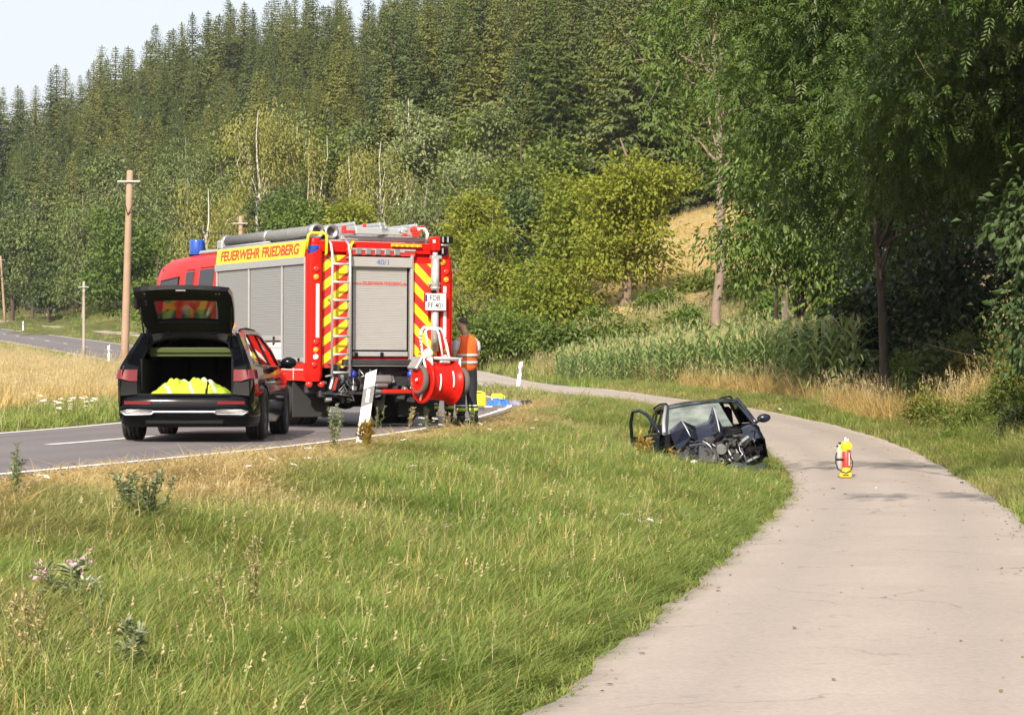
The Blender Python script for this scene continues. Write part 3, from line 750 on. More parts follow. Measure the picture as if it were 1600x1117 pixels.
D('willow_tree', 668, 275, 165, 165, .0, L_willow, bark_grey, 'broad grey green willow behind the mast at the rear of the fire engine', 'willow', k=20, ls=.36, asp=.28, seed=16, clump=(.9, .9), droop=.2, ncl=420)
D('broadleaf_tree', 745, 235, 175, 130, .05, L_poplar, bark_grey, 'tall pale green tree right of the pair of silvery poplars', k=14, ls=.34, seed=17)
D('maple_tree', 742, 285, 138, 105, .0, L_maple, bark_grey, 'yellowish young maple with bare grey stems right of the fire engine', 'maple', k=14, ls=.28, seed=18, ncl=420, nlf=13, twigs=30, nlimb=40, r=.08)
D('maple_tree', 770, 330, 130, 85, .05, L_maple, bark_grey, 'small thin maple with many bare stems behind the firefighters', 'maple', k=9, ls=.25, seed=181, ncl=260, nlf=12, twigs=30, nlimb=40, r=.06)
D('broadleaf_tree', 815, 205, 165, 140, .05, L_bush, bark_dark, 'mid green tree in the gap between willow and spruces', k=16, ls=.33, seed=19)
D('broadleaf_tree', 830, 300, 142, 130, .0, L_dkgreen, bark_dark, 'dark leafy tree left of the big yellow green maple', k=14, ls=.29, seed=20)
D('maple_tree', 885, 275, 122, 140, .08, L_maple, bark_brown, 'yellow green maple at the left shoulder of the biggest maple', 'maple', k=18, ls=.26, seed=21, ncl=420)
D('maple_tree', 860, 420, 112, 150, .0, L_maple, bark_dark, 'low spreading maple over the shaded thicket beside the corn', 'maple', k=14, ls=.24, seed=211, ncl=320)
D('maple_tree', 978, 212, 112, 195, .04, L_maple, bark_brown, 'biggest yellow green maple in full sun behind the corn field', 'maple', k=30, ls=.25, seed=22, ncl=720, nlf=15, r=.26, nlimb=34, shell=.55, clump=(.62, .34))
# broad crowns mixed into the lower part of the spruce wood
for i, (px, yt, Y, w, m_, lb) in enumerate([(50, 292, 290, 90, L_willow, 'soft olive crown low in the wood at the left margin'), (120, 255, 285, 85, L_bush, 'rounded green crown in the wood above the thin short pole'), (165, 225, 280, 80, L_willow, 'dull green crown in the wood left of the tall pole top'), (345, 190, 262, 95, L_bush, 'olive crown in the wood left above the tallest birch'),
        (455, 165, 255, 90, L_willow, 'grey green crown in the wood right above the tallest birch'), (520, 175, 250, 95, L_bush, 'green crown in the wood above the leaning birch'), (570, 165, 245, 80, L_willow, 'pale crown in the wood left of the silvery poplar'), (725, 175, 215, 100, L_bush, 'rounded olive crown in the wood right of the poplars'),
        (775, 160, 205, 90, L_willow, 'grey green crown in the wood above the young bare stemmed maple'), (860, 190, 190, 100, L_bush, 'olive crown at the wood edge above the low spreading maple')]):
    D('broadleaf_tree', px, yt, Y, w, .05, m_, bark_dark, lb, k=14, ls=.44, seed=500 + i, clump=(1.0, .8), ncl=300)
# shrubs along the foot of the trees
for i, (px, yt, Y, w, lb) in enumerate([
        (755, 495, 100, 70, 'bright green shrub right behind the firefighters'), (800, 478, 104, 100, 'round bright green shrub behind the farther white guide post'),
        (850, 520, 104, 80, 'low green shrub at the left end of the corn field'), (900, 470, 112, 90, 'green shrub under the low spreading maple'), (940, 490, 108, 70, 'small shrub between low maple and biggest maple'),
        (1030, 497, 108, 90, 'dark shrub at the foot of the biggest maple'), (1090, 455, 112, 80, 'grey green shrub on the straw slope left of the tall bare trunk'),
        (1165, 435, 106, 100, 'yellowish shrub right of the tall bare trunk'), (1290, 425, 86, 100, 'green shrub below the leafy walnut beside three pale trunks'), (1200, 455, 100, 70, 'thin shrub behind the three pale trunks'),
        (720, 455, 118, 70, 'dark shrub in the gap right of the fire engine tail'), (770, 470, 116, 80, 'olive shrub below the small thin maple'), (820, 450, 118, 80, 'tall olive shrub left of the low spreading maple'), (690, 500, 105, 60, 'shrub behind the tail of the fire engine'), (880, 508, 97, 90, 'dark green shrub right behind the left end of the corn rows'), (960, 500, 98, 100, 'broad shrub behind the middle of the corn rows'), (1005, 515, 96, 70, 'small grey green shrub behind the corn below the biggest maple'), (1070, 490, 101, 90, 'shrub behind the corn left of the tall bare trunk'), (830, 500, 100, 80, 'light green shrub between the white guide post and the corn')]):
    D('shrub', px, yt, Y, w, -.15, [L_bush, L_green, L_bush, L_bush][i % 4], bark_dark, lb, 'shrub', k=9, ls=.2, seed=60 + i, ncl=170, nlf=14, clump=(.45, .3), r=.05, nlimb=10)
# verge trees seen small at the far left road
# tall slender ash with bare trunk in front of the straw slope
X, Y = P(1122, 0, 95)[0], 95; z = gz(X, Y)
lb = [(.4, 0, 11.5, 1.7, 1.5, 1.2), (-1.4, .4, 12.5, 1.5, 1.3, 1.1), (1.6, -.3, 13.5, 1.6, 1.4, 1.2), (-.4, 0, 14.6, 1.8, 1.5, 1.3), (-2.0, 0, 15, 1.3, 1.2, 1), (1.4, .2, 16.2, 1.7, 1.4, 1.2), (0, 0, 17.6, 1.7, 1.4, 1.3), (-2.6, .2, 17, 1.2, 1.1, .9),
      (2.4, 0, 11.2, 1.2, 1.1, .9), (-.8, -.5, 19, 1.5, 1.3, 1), (-2.4, -.2, 10.6, 1.2, 1., .8), (-1.2, 0, 9.6, 1., .9, .7), (1.6, 0, 9.8, 1.2, 1., .8), (-3.2, 0, 13.2, 1.1, 1, .8)]
cm, cc = crown_mesh('crown', lb, 460, 13, .26, .4, L_green, 71, (.55, .35), .3, .5, .5)
tm = trunk_mesh('trunk', bark_pine, 18, .21, cc, 34, 71, .75, n=10, twigs=30)
tree('ash_tree', tm, cm, (X, Y, z - .1), 1, 0, 'tall slender ash with bare reddish trunk in front of the straw coloured slope', 'tree')
# three pale stems under the walnut, one snapped off
for px, yt, h, lab, r_ in ((1213, 0, 5.5, 'thin pale trunk standing left of the snapped stump', .11), (1246, 0, 5.5, 'thin pale trunk standing right of the snapped stump', .12)):
    Y = 86.; X = (px - 800) * Y / 3500; z = gz(X, Y)
    lb = [(.2, 0, 5.2, .9, .8, .8), (-.4, .2, 5.9, .8, .8, .7)]
    cm, cc = crown_mesh('crown', lb, 60, 12, .24, .4, L_walnut, int(px), (.45, .3))
    tree('broadleaf_tree', trunk_mesh('trunk', bark_pine, h, r_, cc, 8, int(px), .75), cm, (X, Y, z), 1, 0, lab, 'tree')
mb = MB(); Y = 85.5; X = (1231 - 800) * Y / 3500; z = gz(X, Y)
mb.tube([(0, 0, -.2), (0, 0, 1), (-.06, 0, 2.2), (-.13, 0, 3.0)], [.17, .155, .15, .14], 10, 0)
for k in range(7):
    a = k * .9; mb.add([(-.13 + .12 * math.cos(a) - .04, .12 * math.sin(a), 2.95), (-.13 + .12 * math.cos(a) + .05, .12 * math.sin(a), 2.95), (-.13 + .1 * math.cos(a), .1 * math.sin(a), 3.15 + .25 * R.random())], [(0, 1, 2)], 0)
o = mb.build('tree_stump', M('fresh_wood', (.62, .50, .34), .85, var=.2, scale=7, bump=.4), loc=(X, Y, z)); tag(o, 'snapped pale stump with bare split wood between two thin trunks', 'stump')

# ------------------------------------------------------------ the big trees on the right
L_thick = leaf_mat('shade_darkened_thicket_leaves', (.018, .034, .011), (.04, .062, .018), .25, .5, .6)  # leaf tones darkened to paint the shade of the hollow
L_ochgr = leaf_mat('goldenrod_leaves', (.13, .14, .025), (.27, .22, .05), .35, .5, .8)
bark_black = M('shade_darkened_bark', (.03, .022, .017), .9, var=.4, scale=8, bump=.6)  # near-black bark colour stands in for shade on the trunk
def big(name, loc, lobes, trunk_h, r, ncl, nlf, ls, mat, bark, label, seed, compound=True, nlimb=40, lean=(0, 0), clump=(.6, .4), droop=.35, twigs=40, asp=.34, fork=.5, shell=.45, cat='tree', tw_r=.02):
    x, y = loc; z = gz(x, y)
    cm, cc = crown_mesh('crown', lobes, ncl, nlf, ls, asp, mat, seed, clump, droop, .5, shell, compound=compound)
    tm = trunk_mesh('trunk', bark, trunk_h, r, cc, nlimb, seed, fork, lean, n=12, twigs=twigs, tw_r=tw_r)
    return tree(name, tm, cm, (x, y, z - .1), 1, 0, label, cat)
# leafy walnut lit by the sun, overhanging the corn
big('walnut_tree', (10.2, 79), [(-.6, -1, 5.6, 2.2, 1.8, 1.5), (-2.2, -1.5, 5.0, 1.3, 1.2, .8), (1.2, -1.2, 5.2, 1.6, 1.4, 1.3), (0, 0, 7.4, 2.6, 2.2, 1.5), (-1.6, -.6, 7.6, 1.5, 1.4, 1.1), (1.8, 0, 8.4, 2.2, 1.8, 1.6), (-.4, 0, 9.4, 2.2, 2, 1.5), (.8, -1.6, 3.7, 1.3, 1.1, .9),
    (-1.9, -1.2, 3.9, .8, .8, .5), (2.6, -.6, 5.0, 1.5, 1.4, 1.6), (2.4, 0, 10.6, 2, 2, 1.8), (-.3, .3, 11.5, 1.9, 1.8, 1.5), (-1.9, 0, 10.8, 1.3, 1.2, 1.1), (1, 0, 13.6, 2.4, 2, 1.6)],
    12, .2, 1700, 15, .22, L_walnut, bark_dark, 'leafy walnut in full sun overhanging the right half of the corn field', 81, compound=False, asp=.45, clump=(.6, .4), shell=.55, twigs=10)
# ash A: trunk in the dark hollow, crown over the middle right
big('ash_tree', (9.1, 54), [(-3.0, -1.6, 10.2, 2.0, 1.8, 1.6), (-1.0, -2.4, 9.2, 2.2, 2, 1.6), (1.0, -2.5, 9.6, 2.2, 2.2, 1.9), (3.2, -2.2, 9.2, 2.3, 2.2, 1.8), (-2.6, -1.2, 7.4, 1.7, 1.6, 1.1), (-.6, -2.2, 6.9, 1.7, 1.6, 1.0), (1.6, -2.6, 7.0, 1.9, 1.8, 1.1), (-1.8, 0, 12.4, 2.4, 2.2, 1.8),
    (1, 0, 12.8, 2.8, 2.6, 2), (4, 0, 12, 2.6, 2.6, 2.2), (-3.6, .5, 11.8, 1.5, 1.5, 1.2), (0, 2, 8.5, 3, 2, 2.6), (3, 2, 7.5, 2.6, 2, 2.6), (-1.9, 1.2, 5.7, 1.3, 1.2, .9), (-.3, 1.6, 5.2, 1.4, 1.2, 1.2), (5.5, 1, 9, 2.4, 2.2, 2.6), (-1.3, -6, 6.6, 1.5, 1.5, .9), (.4, -6.2, 6.3, 1.5, 1.5, .9), (2.2, -6, 6.4, 1.5, 1.5, 1), (-.4, -4, 5.6, 1.3, 1.3, .8), (1.3, -4, 5.5, 1.4, 1.3, .8), (3.2, -4, 5.6, 1.4, 1.4, .9), (-.6, -9, 7.0, 1.8, 1.8, 1.1), (1.0, -9, 7.0, 1.8, 1.8, 1.1), (2.6, -8.6, 6.8, 1.8, 1.8, 1.1), (-1, -12, 9, 2, 2, 1.2), (1.4, -12, 9, 2, 2, 1.2)],  # lobes reaching forward were added to shade the hollow
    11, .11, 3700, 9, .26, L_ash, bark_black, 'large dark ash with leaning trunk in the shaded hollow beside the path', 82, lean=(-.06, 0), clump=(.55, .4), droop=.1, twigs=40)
# ash B: nearer, leans in from the right with lichen-covered limbs
big('ash_tree', (14.2, 42), [(-3.0, -3, 7.6, 1.5, 1.5, 1.0), (-4.4, -3.4, 6.6, 1.1, 1.1, .7), (-1.6, -3.2, 7.8, 1.8, 1.8, 1.4), (-4.0, -2.5, 8.6, 1.6, 1.6, 1.1), (-5.2, -1, 9.4, 1.6, 1.6, 1.2), (-2.2, -1.5, 9.6, 2.4, 2.4, 1.6), (0, -1, 9, 3, 3, 2.4), (-4.0, 1, 11, 3, 2.6, 1.8), (-1, 1, 12.4, 3.4, 3.2, 2.2),
    (-2.9, -2.6, 5.5, 1.2, 1.3, .8), (-1.5, -2.0, 5.6, 1.5, 1.5, 1.1), (2, 0, 10, 3, 3, 3), (-5.6, 2, 12.6, 2, 2, 1.5), (-5.4, 3, 5.8, 1.4, 1.4, .8), (-3.9, 3.4, 5.4, 1.5, 1.4, .9), (-2.6, 3, 5.3, 1.5, 1.5, 1), (-3.4, .6, 6.6, 1.6, 1.6, .9), (-3.5, -4, 10.5, 2, 2, 1.5)],  # low left lobes added to keep sun out of the hollow
    11.5, .24, 2100, 9, .25, L_ash, bark_lichen, 'nearer ash leaning in from the right with yellow lichen on its bare limbs', 83, lean=(-.12, -.02), clump=(.55, .4), droop=.12, nlimb=60, twigs=40, tw_r=.022)
# dark tree filling the right edge
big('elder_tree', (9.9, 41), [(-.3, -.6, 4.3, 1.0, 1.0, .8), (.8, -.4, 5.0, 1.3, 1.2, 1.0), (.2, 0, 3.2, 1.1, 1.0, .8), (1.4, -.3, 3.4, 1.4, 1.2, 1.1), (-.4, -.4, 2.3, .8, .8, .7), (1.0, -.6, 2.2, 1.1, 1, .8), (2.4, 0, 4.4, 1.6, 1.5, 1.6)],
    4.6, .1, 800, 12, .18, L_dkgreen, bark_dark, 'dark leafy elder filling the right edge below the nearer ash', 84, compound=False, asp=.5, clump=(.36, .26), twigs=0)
# undergrowth in the hollow and screen of trees behind it
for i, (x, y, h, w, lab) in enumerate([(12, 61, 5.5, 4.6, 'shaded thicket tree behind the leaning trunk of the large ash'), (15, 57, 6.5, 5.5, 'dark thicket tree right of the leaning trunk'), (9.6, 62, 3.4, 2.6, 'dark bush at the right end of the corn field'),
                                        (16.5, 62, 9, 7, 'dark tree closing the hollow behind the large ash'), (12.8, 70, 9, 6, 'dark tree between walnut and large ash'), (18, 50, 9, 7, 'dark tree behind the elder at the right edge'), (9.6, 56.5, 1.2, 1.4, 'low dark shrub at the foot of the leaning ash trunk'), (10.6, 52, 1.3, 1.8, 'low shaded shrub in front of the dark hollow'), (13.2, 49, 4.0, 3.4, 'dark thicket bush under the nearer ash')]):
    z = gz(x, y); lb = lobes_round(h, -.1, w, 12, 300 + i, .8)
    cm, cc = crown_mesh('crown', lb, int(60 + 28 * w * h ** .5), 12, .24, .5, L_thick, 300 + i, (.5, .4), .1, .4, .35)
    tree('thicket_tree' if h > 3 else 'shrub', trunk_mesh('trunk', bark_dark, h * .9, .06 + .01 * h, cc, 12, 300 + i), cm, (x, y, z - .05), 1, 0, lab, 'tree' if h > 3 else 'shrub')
# tree standing right of the picture whose high branches shade the path
big('ash_tree', (7.7, 20), [(-5.0, -1.1, 9.2, 1.1, .42, .25), (-3.5, -1.0, 9.3, 1.3, .6, .4), (-1.8, -.8, 9.3, 1.2, .8, .6), (-4.7, 7.2, 9.2, 1.1, .40, .25), (-3.3, 7.0, 9.3, 1.2, .6, .4), (-1.6, 5.5, 9.4, 1.4, .9, .6), (-3.6, 4.6, 9.6, .8, .25, .2), (0.4, 0, 9.8, 1.8, 1.8, 1.3), (1.8, 3, 10.4, 2.4, 2.6, 1.8), (2.5, -1, 9.6, 2.2, 2.2, 1.8)],
    11.0, .24, 420, 9, .30, L_ash, bark_lichen, 'ash standing right of the path near the camera whose high branches overhang it', 85, clump=(.32, .14), nlimb=60, twigs=0, droop=.1, shell=.2)
# shrubs and tall weeds on the right bank
for i, (px, yb, Y, h, w, mt, lab) in enumerate([
        (1570, 655, 34, 1.15, .9, L_bush, 'tall olive shrub on the right bank close to the right edge'), (1490, 620, 41, 1.2, 1.1, L_green, 'sunlit green shrub on the bank under the elder'), (1598, 610, 33, 1.3, .9, L_dkgreen, 'dark shrub cut by the right edge of the view'),
        (1440, 600, 47, 1.2, 1.2, L_bush, 'pale leafy shrub in front of the dark hollow'), (1515, 560, 45, 1.9, .9, L_green, 'slender light green sapling before the dark hollow'), (1462, 672, 39, .6, 1.1, L_bush, 'low brownish shrub bending over the grass verge'),
        (1530, 672, 35, .7, .9, L_bush, 'low dark weed clump above the verge near the right edge'), (1590, 690, 30, .6, .6, L_dkgreen, 'low clump with reddish stalks at the right edge'),
        (1262, 610, 53, .7, 1.0, L_dkgreen, 'shaded weed clump between the two patches of dry grass'), (1400, 585, 52, .8, 1.0, L_bush, 'weed clump above the dry grass patch'), (1318, 580, 58, 1.0, 1.2, L_dkgreen, 'dark weed clump at the end of the corn rows'), (1425, 640, 0, 1.3, 1.5, L_green, 'bright green weed bush right of the dry grass patch'), (1455, 615, 0, 1.6, 1.4, L_bush, 'tall yellowish weed bush on the bank before the dark hollow'), (1490, 640, 0, 1.2, 1.5, L_ochgr, 'ochre tinged goldenrod clump on the right bank'), (1520, 620, 0, 1.7, 1.4, L_bush, 'tall leafy weed stand left of the olive shrub'), (1550, 600, 0, 1.8, 1.6, L_dkgreen, 'dark tall weed stand under the elder'), (1585, 640, 0, 1.6, 1.3, L_ochgr, 'brownish weed stand near the right edge'), (1475, 580, 0, 1.5, 1.8, L_green, 'light green thicket at the foot of the elder'), (1400, 610, 0, .9, 1.1, L_ochgr, 'ochre weed clump at the right end of the dry grass'), (1440, 670, 0, .7, 1.0, L_ochgr, 'small ochre weed clump above the mown verge'), (1505, 690, 0, .8, 1.1, L_bush, 'low spreading weed at the top of the mown verge'), (1280, 628, 0, .6, .9, L_dkgreen, 'shaded weed at the foot of the dry grass beyond the wreck')]):
    X, Y, z = gpix(px, yb)
    h *= .95; w *= .9; lb = lobes_round(h, -.05, w, 9, 400 + i, .8); cm, cc = crown_mesh('crown', lb, 190, 13, .085, .4, mt, 400 + i, (.16, .2), -.25, .4, .4)
    tree('shrub', trunk_mesh('trunk', bark_brown, h * .85, .02, cc, 14, 400 + i, .1, twigs=10, tw_r=.006), cm, (X, Y, z - .03), 1, 0, lab, 'shrub')
# ------------------------------------------------------------ grass, corn, weeds
from mathutils import noise as mnoise
def nz2(x, y, s, o=0.): return mnoise.fractal(Vector((x * s + o, y * s, o)), 1.0, 2.0, 4)
def blades(n, rad, h0, h1, w, bend, rng, seg=3):
    V = []; Q = []
    for i in range(n):
        a = rng.random() * 6.28; r = rad * rng.random() ** .5; bx, by = r * math.cos(a), r * math.sin(a)
        d = rng.random() * 6.28; h = h0 + (h1 - h0) * rng.random(); b = bend * (.3 + rng.random()) * h; ww = w * (.7 + .6 * rng.random())
        o = len(V); fx, fy = -math.sin(d), math.cos(d)
        for k in range(seg + 1):
            t = k / seg; q = ww * (1 - t) ** .6 * .5 + .0006
            x, y, z = bx + math.cos(d) * b * t * t, by + math.sin(d) * b * t * t, h * (t - .18 * bend * t * t)
            V += [(x - fx * q, y - fy * q, z), (x + fx * q, y + fy * q, z)]
        for k in range(seg): Q.append((o + 2 * k, o + 2 * k + 1, o + 2 * k + 3, o + 2 * k + 2))
    return V, Q
def tuft(name, mats, specs, seed, heads=None):
    rng = np.random.default_rng(seed); V = []; Q = []; MI = []
    for mi, a in specs:
        v, q = blades(*a, rng); Q += [tuple(i + len(V) for i in f) for f in q]; V += v; MI += [mi] * len(q)
    if heads:
        mi, n, rad, h0, h1, ln = heads
        for i in range(n):
            a = rng.random() * 6.28; r = rad * rng.random() ** .5; x, y = r * math.cos(a), r * math.sin(a); h = h0 + (h1 - h0) * rng.random(); dx, dy = rng.normal(size=2) * .12 * h
            o = len(V); V += [(x - .002, y, 0), (x + .002, y, 0), (x + dx + .0015, y + dy, h), (x + dx - .0015, y + dy, h)]; Q.append((o, o + 1, o + 2, o + 3)); MI.append(mi)
            for k in range(6):
                t = k / 6; zz = h - ln * .3 + ln * t; sx, sy = rng.normal(size=2) * .012 * (1 - t); o = len(V); xx, yy = x + dx * zz / h, y + dy * zz / h; w = .006 * (1 - .5 * t)
                V += [(xx - w, yy, zz), (xx + sx, yy + sy - w, zz + ln * .12), (xx + w + sx, yy + sy, zz + ln * .25), (xx + sx * .3, yy + w, zz + ln * .12)]; Q.append((o, o + 1, o + 2, o + 3)); MI.append(mi)
    return proto(name, np_mesh(name, np.array(V), quads=Q, mats=mats, mat_idx=MI))
L_grass = leaf_mat('grass_blades', (.165, .25, .042), (.29, .335, .088), .45, .45, .7, .5, dry=(.46, .36, .17))
L_hay = leaf_mat('dry_grass_blades', (.42, .30, .10), (.58, .43, .17), .35, .5, .8, .6)
L_seed = leaf_mat('seed_heads', (.36, .29, .15), (.48, .40, .22), .25, .5, 1., .7)
lush = [tuft('lush_tuft', [L_grass, L_seed], [(0, (64, .13, .16, .36, .0062, .7))], 1), tuft('lush_tuft', [L_grass, L_seed], [(0, (58, .13, .2, .42, .006, 1.0))], 2),
        tuft('lush_tuft', [L_grass, L_seed], [(0, (54, .12, .14, .34, .007, .9))], 3), tuft('lush_tuft', [L_grass, L_seed], [(0, (50, .13, .15, .36, .006, .8))], 4, (1, 1, .12, .26, .42, .05)),
        tuft('lush_tuft', [L_grass, L_hay], [(0, (34, .13, .15, .34, .008, .8)), (1, (14, .13, .15, .38, .006, .7))], 5)]
short = [tuft('short_tuft', [L_grass], [(0, (44, .13, .05, .15, .009, .9))], 6), tuft('short_tuft', [L_grass], [(0, (38, .13, .06, .18, .009, .8))], 7)]
hay = [tuft('hay_tuft', [L_hay, L_seed], [(0, (38, .16, .3, .62, .008, .6))], 8, (1, 3, .15, .45, .7, .08)), tuft('hay_tuft', [L_hay, L_seed], [(0, (34, .16, .25, .55, .008, .8))], 9, (1, 4, .16, .4, .7, .08)),
       tuft('hay_tuft', [L_hay, L_seed, L_grass], [(0, (22, .16, .25, .5, .008, .7)), (2, (20, .16, .2, .45, .009, .7))], 10, (1, 3, .16, .4, .65, .08))]
far_t = [tuft('field_tuft', [L_grass, L_seed], [(0, (34, .3, .25, .5, .022, .7))], 11, (1, 5, .3, .5, .75, .12)), tuft('field_tuft', [L_grass], [(0, (36, .3, .2, .5, .024, .8))], 12)]
far_h = [tuft('field_hay_tuft', [L_hay, L_seed], [(0, (34, .3, .3, .62, .018, .6))], 13, (1, 14, .3, .5, .9, .12)), tuft('field_hay_tuft', [L_hay, L_seed], [(0, (30, .3, .25, .55, .018, .8))], 14, (1, 10, .3, .5, .85, .12))]
rng = np.random.default_rng(21)
def sample(n, x0, x1, y0, y1, fr=.262):
    """random ground points inside the wedge the picture (and a step to the side) takes in"""
    q = np.column_stack([rng.uniform(x0, x1, n), rng.uniform(y0, y1, n)])
    return q[np.abs(q[:, 0]) < fr * q[:, 1] + 2.8]
def place_grass(name, protos, q, dry, s0, s1, zs=None, sel=None, tilt=.12):
    n = len(q); z = gfast(q); s = rng.uniform(s0, s1, n)
    idx = rng.integers(0, len(protos), n) if sel is None else sel
    rot = np.column_stack([rng.normal(size=(n, 2)) * tilt, rng.random(n) * 6.28])
    scl = np.column_stack([s, s, s * (zs if zs is not None else 1)])
    return scatter(name, protos, np.column_stack([q, z - .01]), rot, scl, idx, dry)
_lat = np.random.default_rng(77).uniform(-1, 1, (256, 256))
def noise_arr(q, s, o):
    out = np.zeros(len(q)); amp = .62
    for k in range(3):
        p = np.asarray(q) * s * 2 ** k + o * 7.3 + k * 31.7; i = np.floor(p).astype(int); f = p - i; f = f * f * (3 - 2 * f); i0, i1 = i % 256, (i + 1) % 256
        out += amp * ((_lat[i0[:, 0], i0[:, 1]] * (1 - f[:, 0]) + _lat[i1[:, 0], i0[:, 1]] * f[:, 0]) * (1 - f[:, 1]) + (_lat[i0[:, 0], i1[:, 1]] * (1 - f[:, 0]) + _lat[i1[:, 0], i1[:, 1]] * f[:, 0]) * f[:, 1]); amp *= .5
    return out
WRECK = np.array([3.45, 41.6])
def bank_grass(n, y0, y1, s0, s1, name):
    q = sample(n, -9, 8, y0, y1)
    sr, _ = lateral(q, RC_D, RND); sp, _ = lateral(q, PC_D, PND)
    ok = (sr > RW / 2 + .12) & (sp < -1.5); q, sr, sp = q[ok], sr[ok], sp[ok]
    cr = np.abs(q - WRECK); ok = ~((cr[:, 0] < .72) & (cr[:, 1] < 1.9)); q, sr, sp = q[ok], sr[ok], sp[ok]
    dr = sr - RW / 2; dp = -sp - 1.45
    a = noise_arr(q, .32, 3.); b = noise_arr(q, 1.1, 9.)
    dry = np.clip(1.25 - dr / 1.15 + .55 * a + .4 * b, 0, 1) * .9 + np.clip(.9 * a + .6 * b - .32, 0, .55)
    dry = dry + .55 * np.clip((-q[:, 0] - 1.2) / 1.5, 0, 1) * np.clip(1.2 + 1.6 * a - dr * .25, 0, 1) * (dr < 4)
    dry = np.clip(dry, 0, .95) * np.clip(dp / 1.2, .12, 1)
    kind = np.where(dp < .3, 0, np.where((dry > .5) & (rng.random(len(q)) < .7), 2, 1))
    hfac = np.clip(.45 + dp * .55, .4, 1.05) * np.clip(.14 + dr * .3, .14, 1) * np.where((np.abs(q[:, 0] - 3.2) < 1.7) & (q[:, 1] > 34) & (q[:, 1] < 41.5), .5, 1) * (1 + .3 * noise_arr(q, .9, 5.))
    for k, pr, nm in ((0, short, 'verge_grass'), (1, lush, 'bank_grass'), (2, hay, 'dry_bank_grass')):
        m = kind == k
        if m.any(): place_grass(nm, pr, q[m], dry[m], s0, s1, hfac[m] * (.42 if k == 2 else .74))
bank_grass(19000, 4.0, 15, .85, 1.2, 'near'); bank_grass(19000, 15, 30, .9, 1.3, 'mid'); bank_grass(15000, 30, 62, 1.0, 1.5, 'far')
# worn edge of the path: short tufts creeping over both edges
q = sample(9000, -2, 12, 6, 70); sp, _ = lateral(q, PC_D, PND); hw = np.interp(q[:, 1], [28, 36, 60], [1.525, 1.425, 1.375])
m = (np.abs(sp) > hw - .05) & (np.abs(sp) < hw + .55); q = q[m]; m = np.abs(sp[m]) - hw[m]
place_grass('path_edge_grass', short, q, np.clip(.45 - m * 1.2 + .4 * noise_arr(q, .8, 2.), 0, .8), .7, 1.4, np.clip(.55 + m * 1.3, .5, 1.2))
# strip between the far road and the far path, and the verge beyond the path
q = sample(42000, -95, 12, 48, 340); sr, _ = lateral(q, RC_D, RND); sp, _ = lateral(q, PC_D, PND)
m = (sr > RW / 2 + .2) & (sp < -1.5) & (rng.random(len(q)) < np.clip(70 / q[:, 1], .25, 1) * 1.0) & (q[:, 1] > 58); qa = q[m]
place_grass('far_verge_grass', far_t, qa, np.clip(.35 + .5 * noise_arr(qa, .15, 1.), 0, .9), .7, 1.2, .6)
m = (sp > 1.5) & (sp < 26) & (q[:, 1] > 56) & (q[:, 0] < .02 * q[:, 1] + 2) & (wood_zone(q) < .5); qb = q[m]; spb = sp[m]
dryb = np.clip(.15 + (spb - 3) * .03 + .5 * noise_arr(qb, .12, 4.), 0, 1); dryb[spb < 2.5] *= .6
mh = dryb > .62
place_grass('far_slope_grass', far_t, qb[~mh], dryb[~mh], .8, 1.5, .8); place_grass('far_slope_dry_grass', far_h, qb[mh], dryb[mh], .8, 1.4, .75)
# dry meadow inside the bend of the road
q = sample(34000, -60, 2, 28, 205); sr, _ = lateral(q, RC_D, RND); q = q[(sr < -RW / 2 - .25)]; sr = -sr[(sr < -RW / 2 - .25)] - RW / 2
a = noise_arr(q, .12, 8.); b = noise_arr(q, .5, 2.)
dry = np.clip((sr - 2.2) / 3.0, 0, 1) * .95 + .55 * a + .3 * b; dry = np.clip(dry, 0, 1)
mh = dry > .55
place_grass('meadow_green_grass', far_t, q[~mh], dry[~mh] * .7, .6, 1.1, np.clip(.35 + sr[~mh] * .2, .35, .9)); place_grass('meadow_dry_grass', far_h, q[mh], dry[mh], .7, 1.25, np.clip(.5 + sr[mh] * .1, .5, 1.0))
# right bank: mown green verge, then tall dry grass and weeds
q = sample(72000, 3, 24, 8, 98, .285); sp, _ = lateral(q, PC_D, PND); d = sp - np.interp(q[:, 1], [28, 36, 60], [1.525, 1.425, 1.375])
ok = (d > .12) & (d < 14); q, d = q[ok], d[ok]
a = noise_arr(q, .35, 6.); vw = 1.25 + .5 * a + np.clip((q[:, 1] - 52) * .06, 0, .6)
verge = d < vw
keep = rng.random(len(q)) < np.where(verge, 1, .45); q, d, a, verge = q[keep], d[keep], a[keep], verge[keep]
m = verge & (d < .5); place_grass('verge_short_grass', short, q[m], np.clip(.35 + .5 * a[m], 0, .7), 1.1, 1.9, 1.)
m = verge & (d >= .5); place_grass('verge_green_grass', lush, q[m], np.clip(.05 + .5 * a[m], 0, .5), .9, 1.4, .62)
pxq = 800 + q[:, 0] * 3500 / q[:, 1]
tan = ((pxq > 1060) & (pxq < 1275)) | ((pxq > 1285) & (pxq < 1410) & (q[:, 1] < 58)) | (a > .22)
m = ~verge & tan & (d < 4.6) & (q[:, 1] > 33); place_grass('tall_dry_grass', hay, q[m], np.ones(m.sum()), 1.25, 1.75, .95, tilt=.25)
m = ~verge & ~(tan & (d < 4.6) & (q[:, 1] > 33)) & ~((q[:, 1] > 60) & (d > 2.4)); place_grass('rank_bank_grass', lush[:4], q[m], np.clip(.3 + .8 * a[m], 0, .8), 1.2, 1.8, .95, tilt=.25)
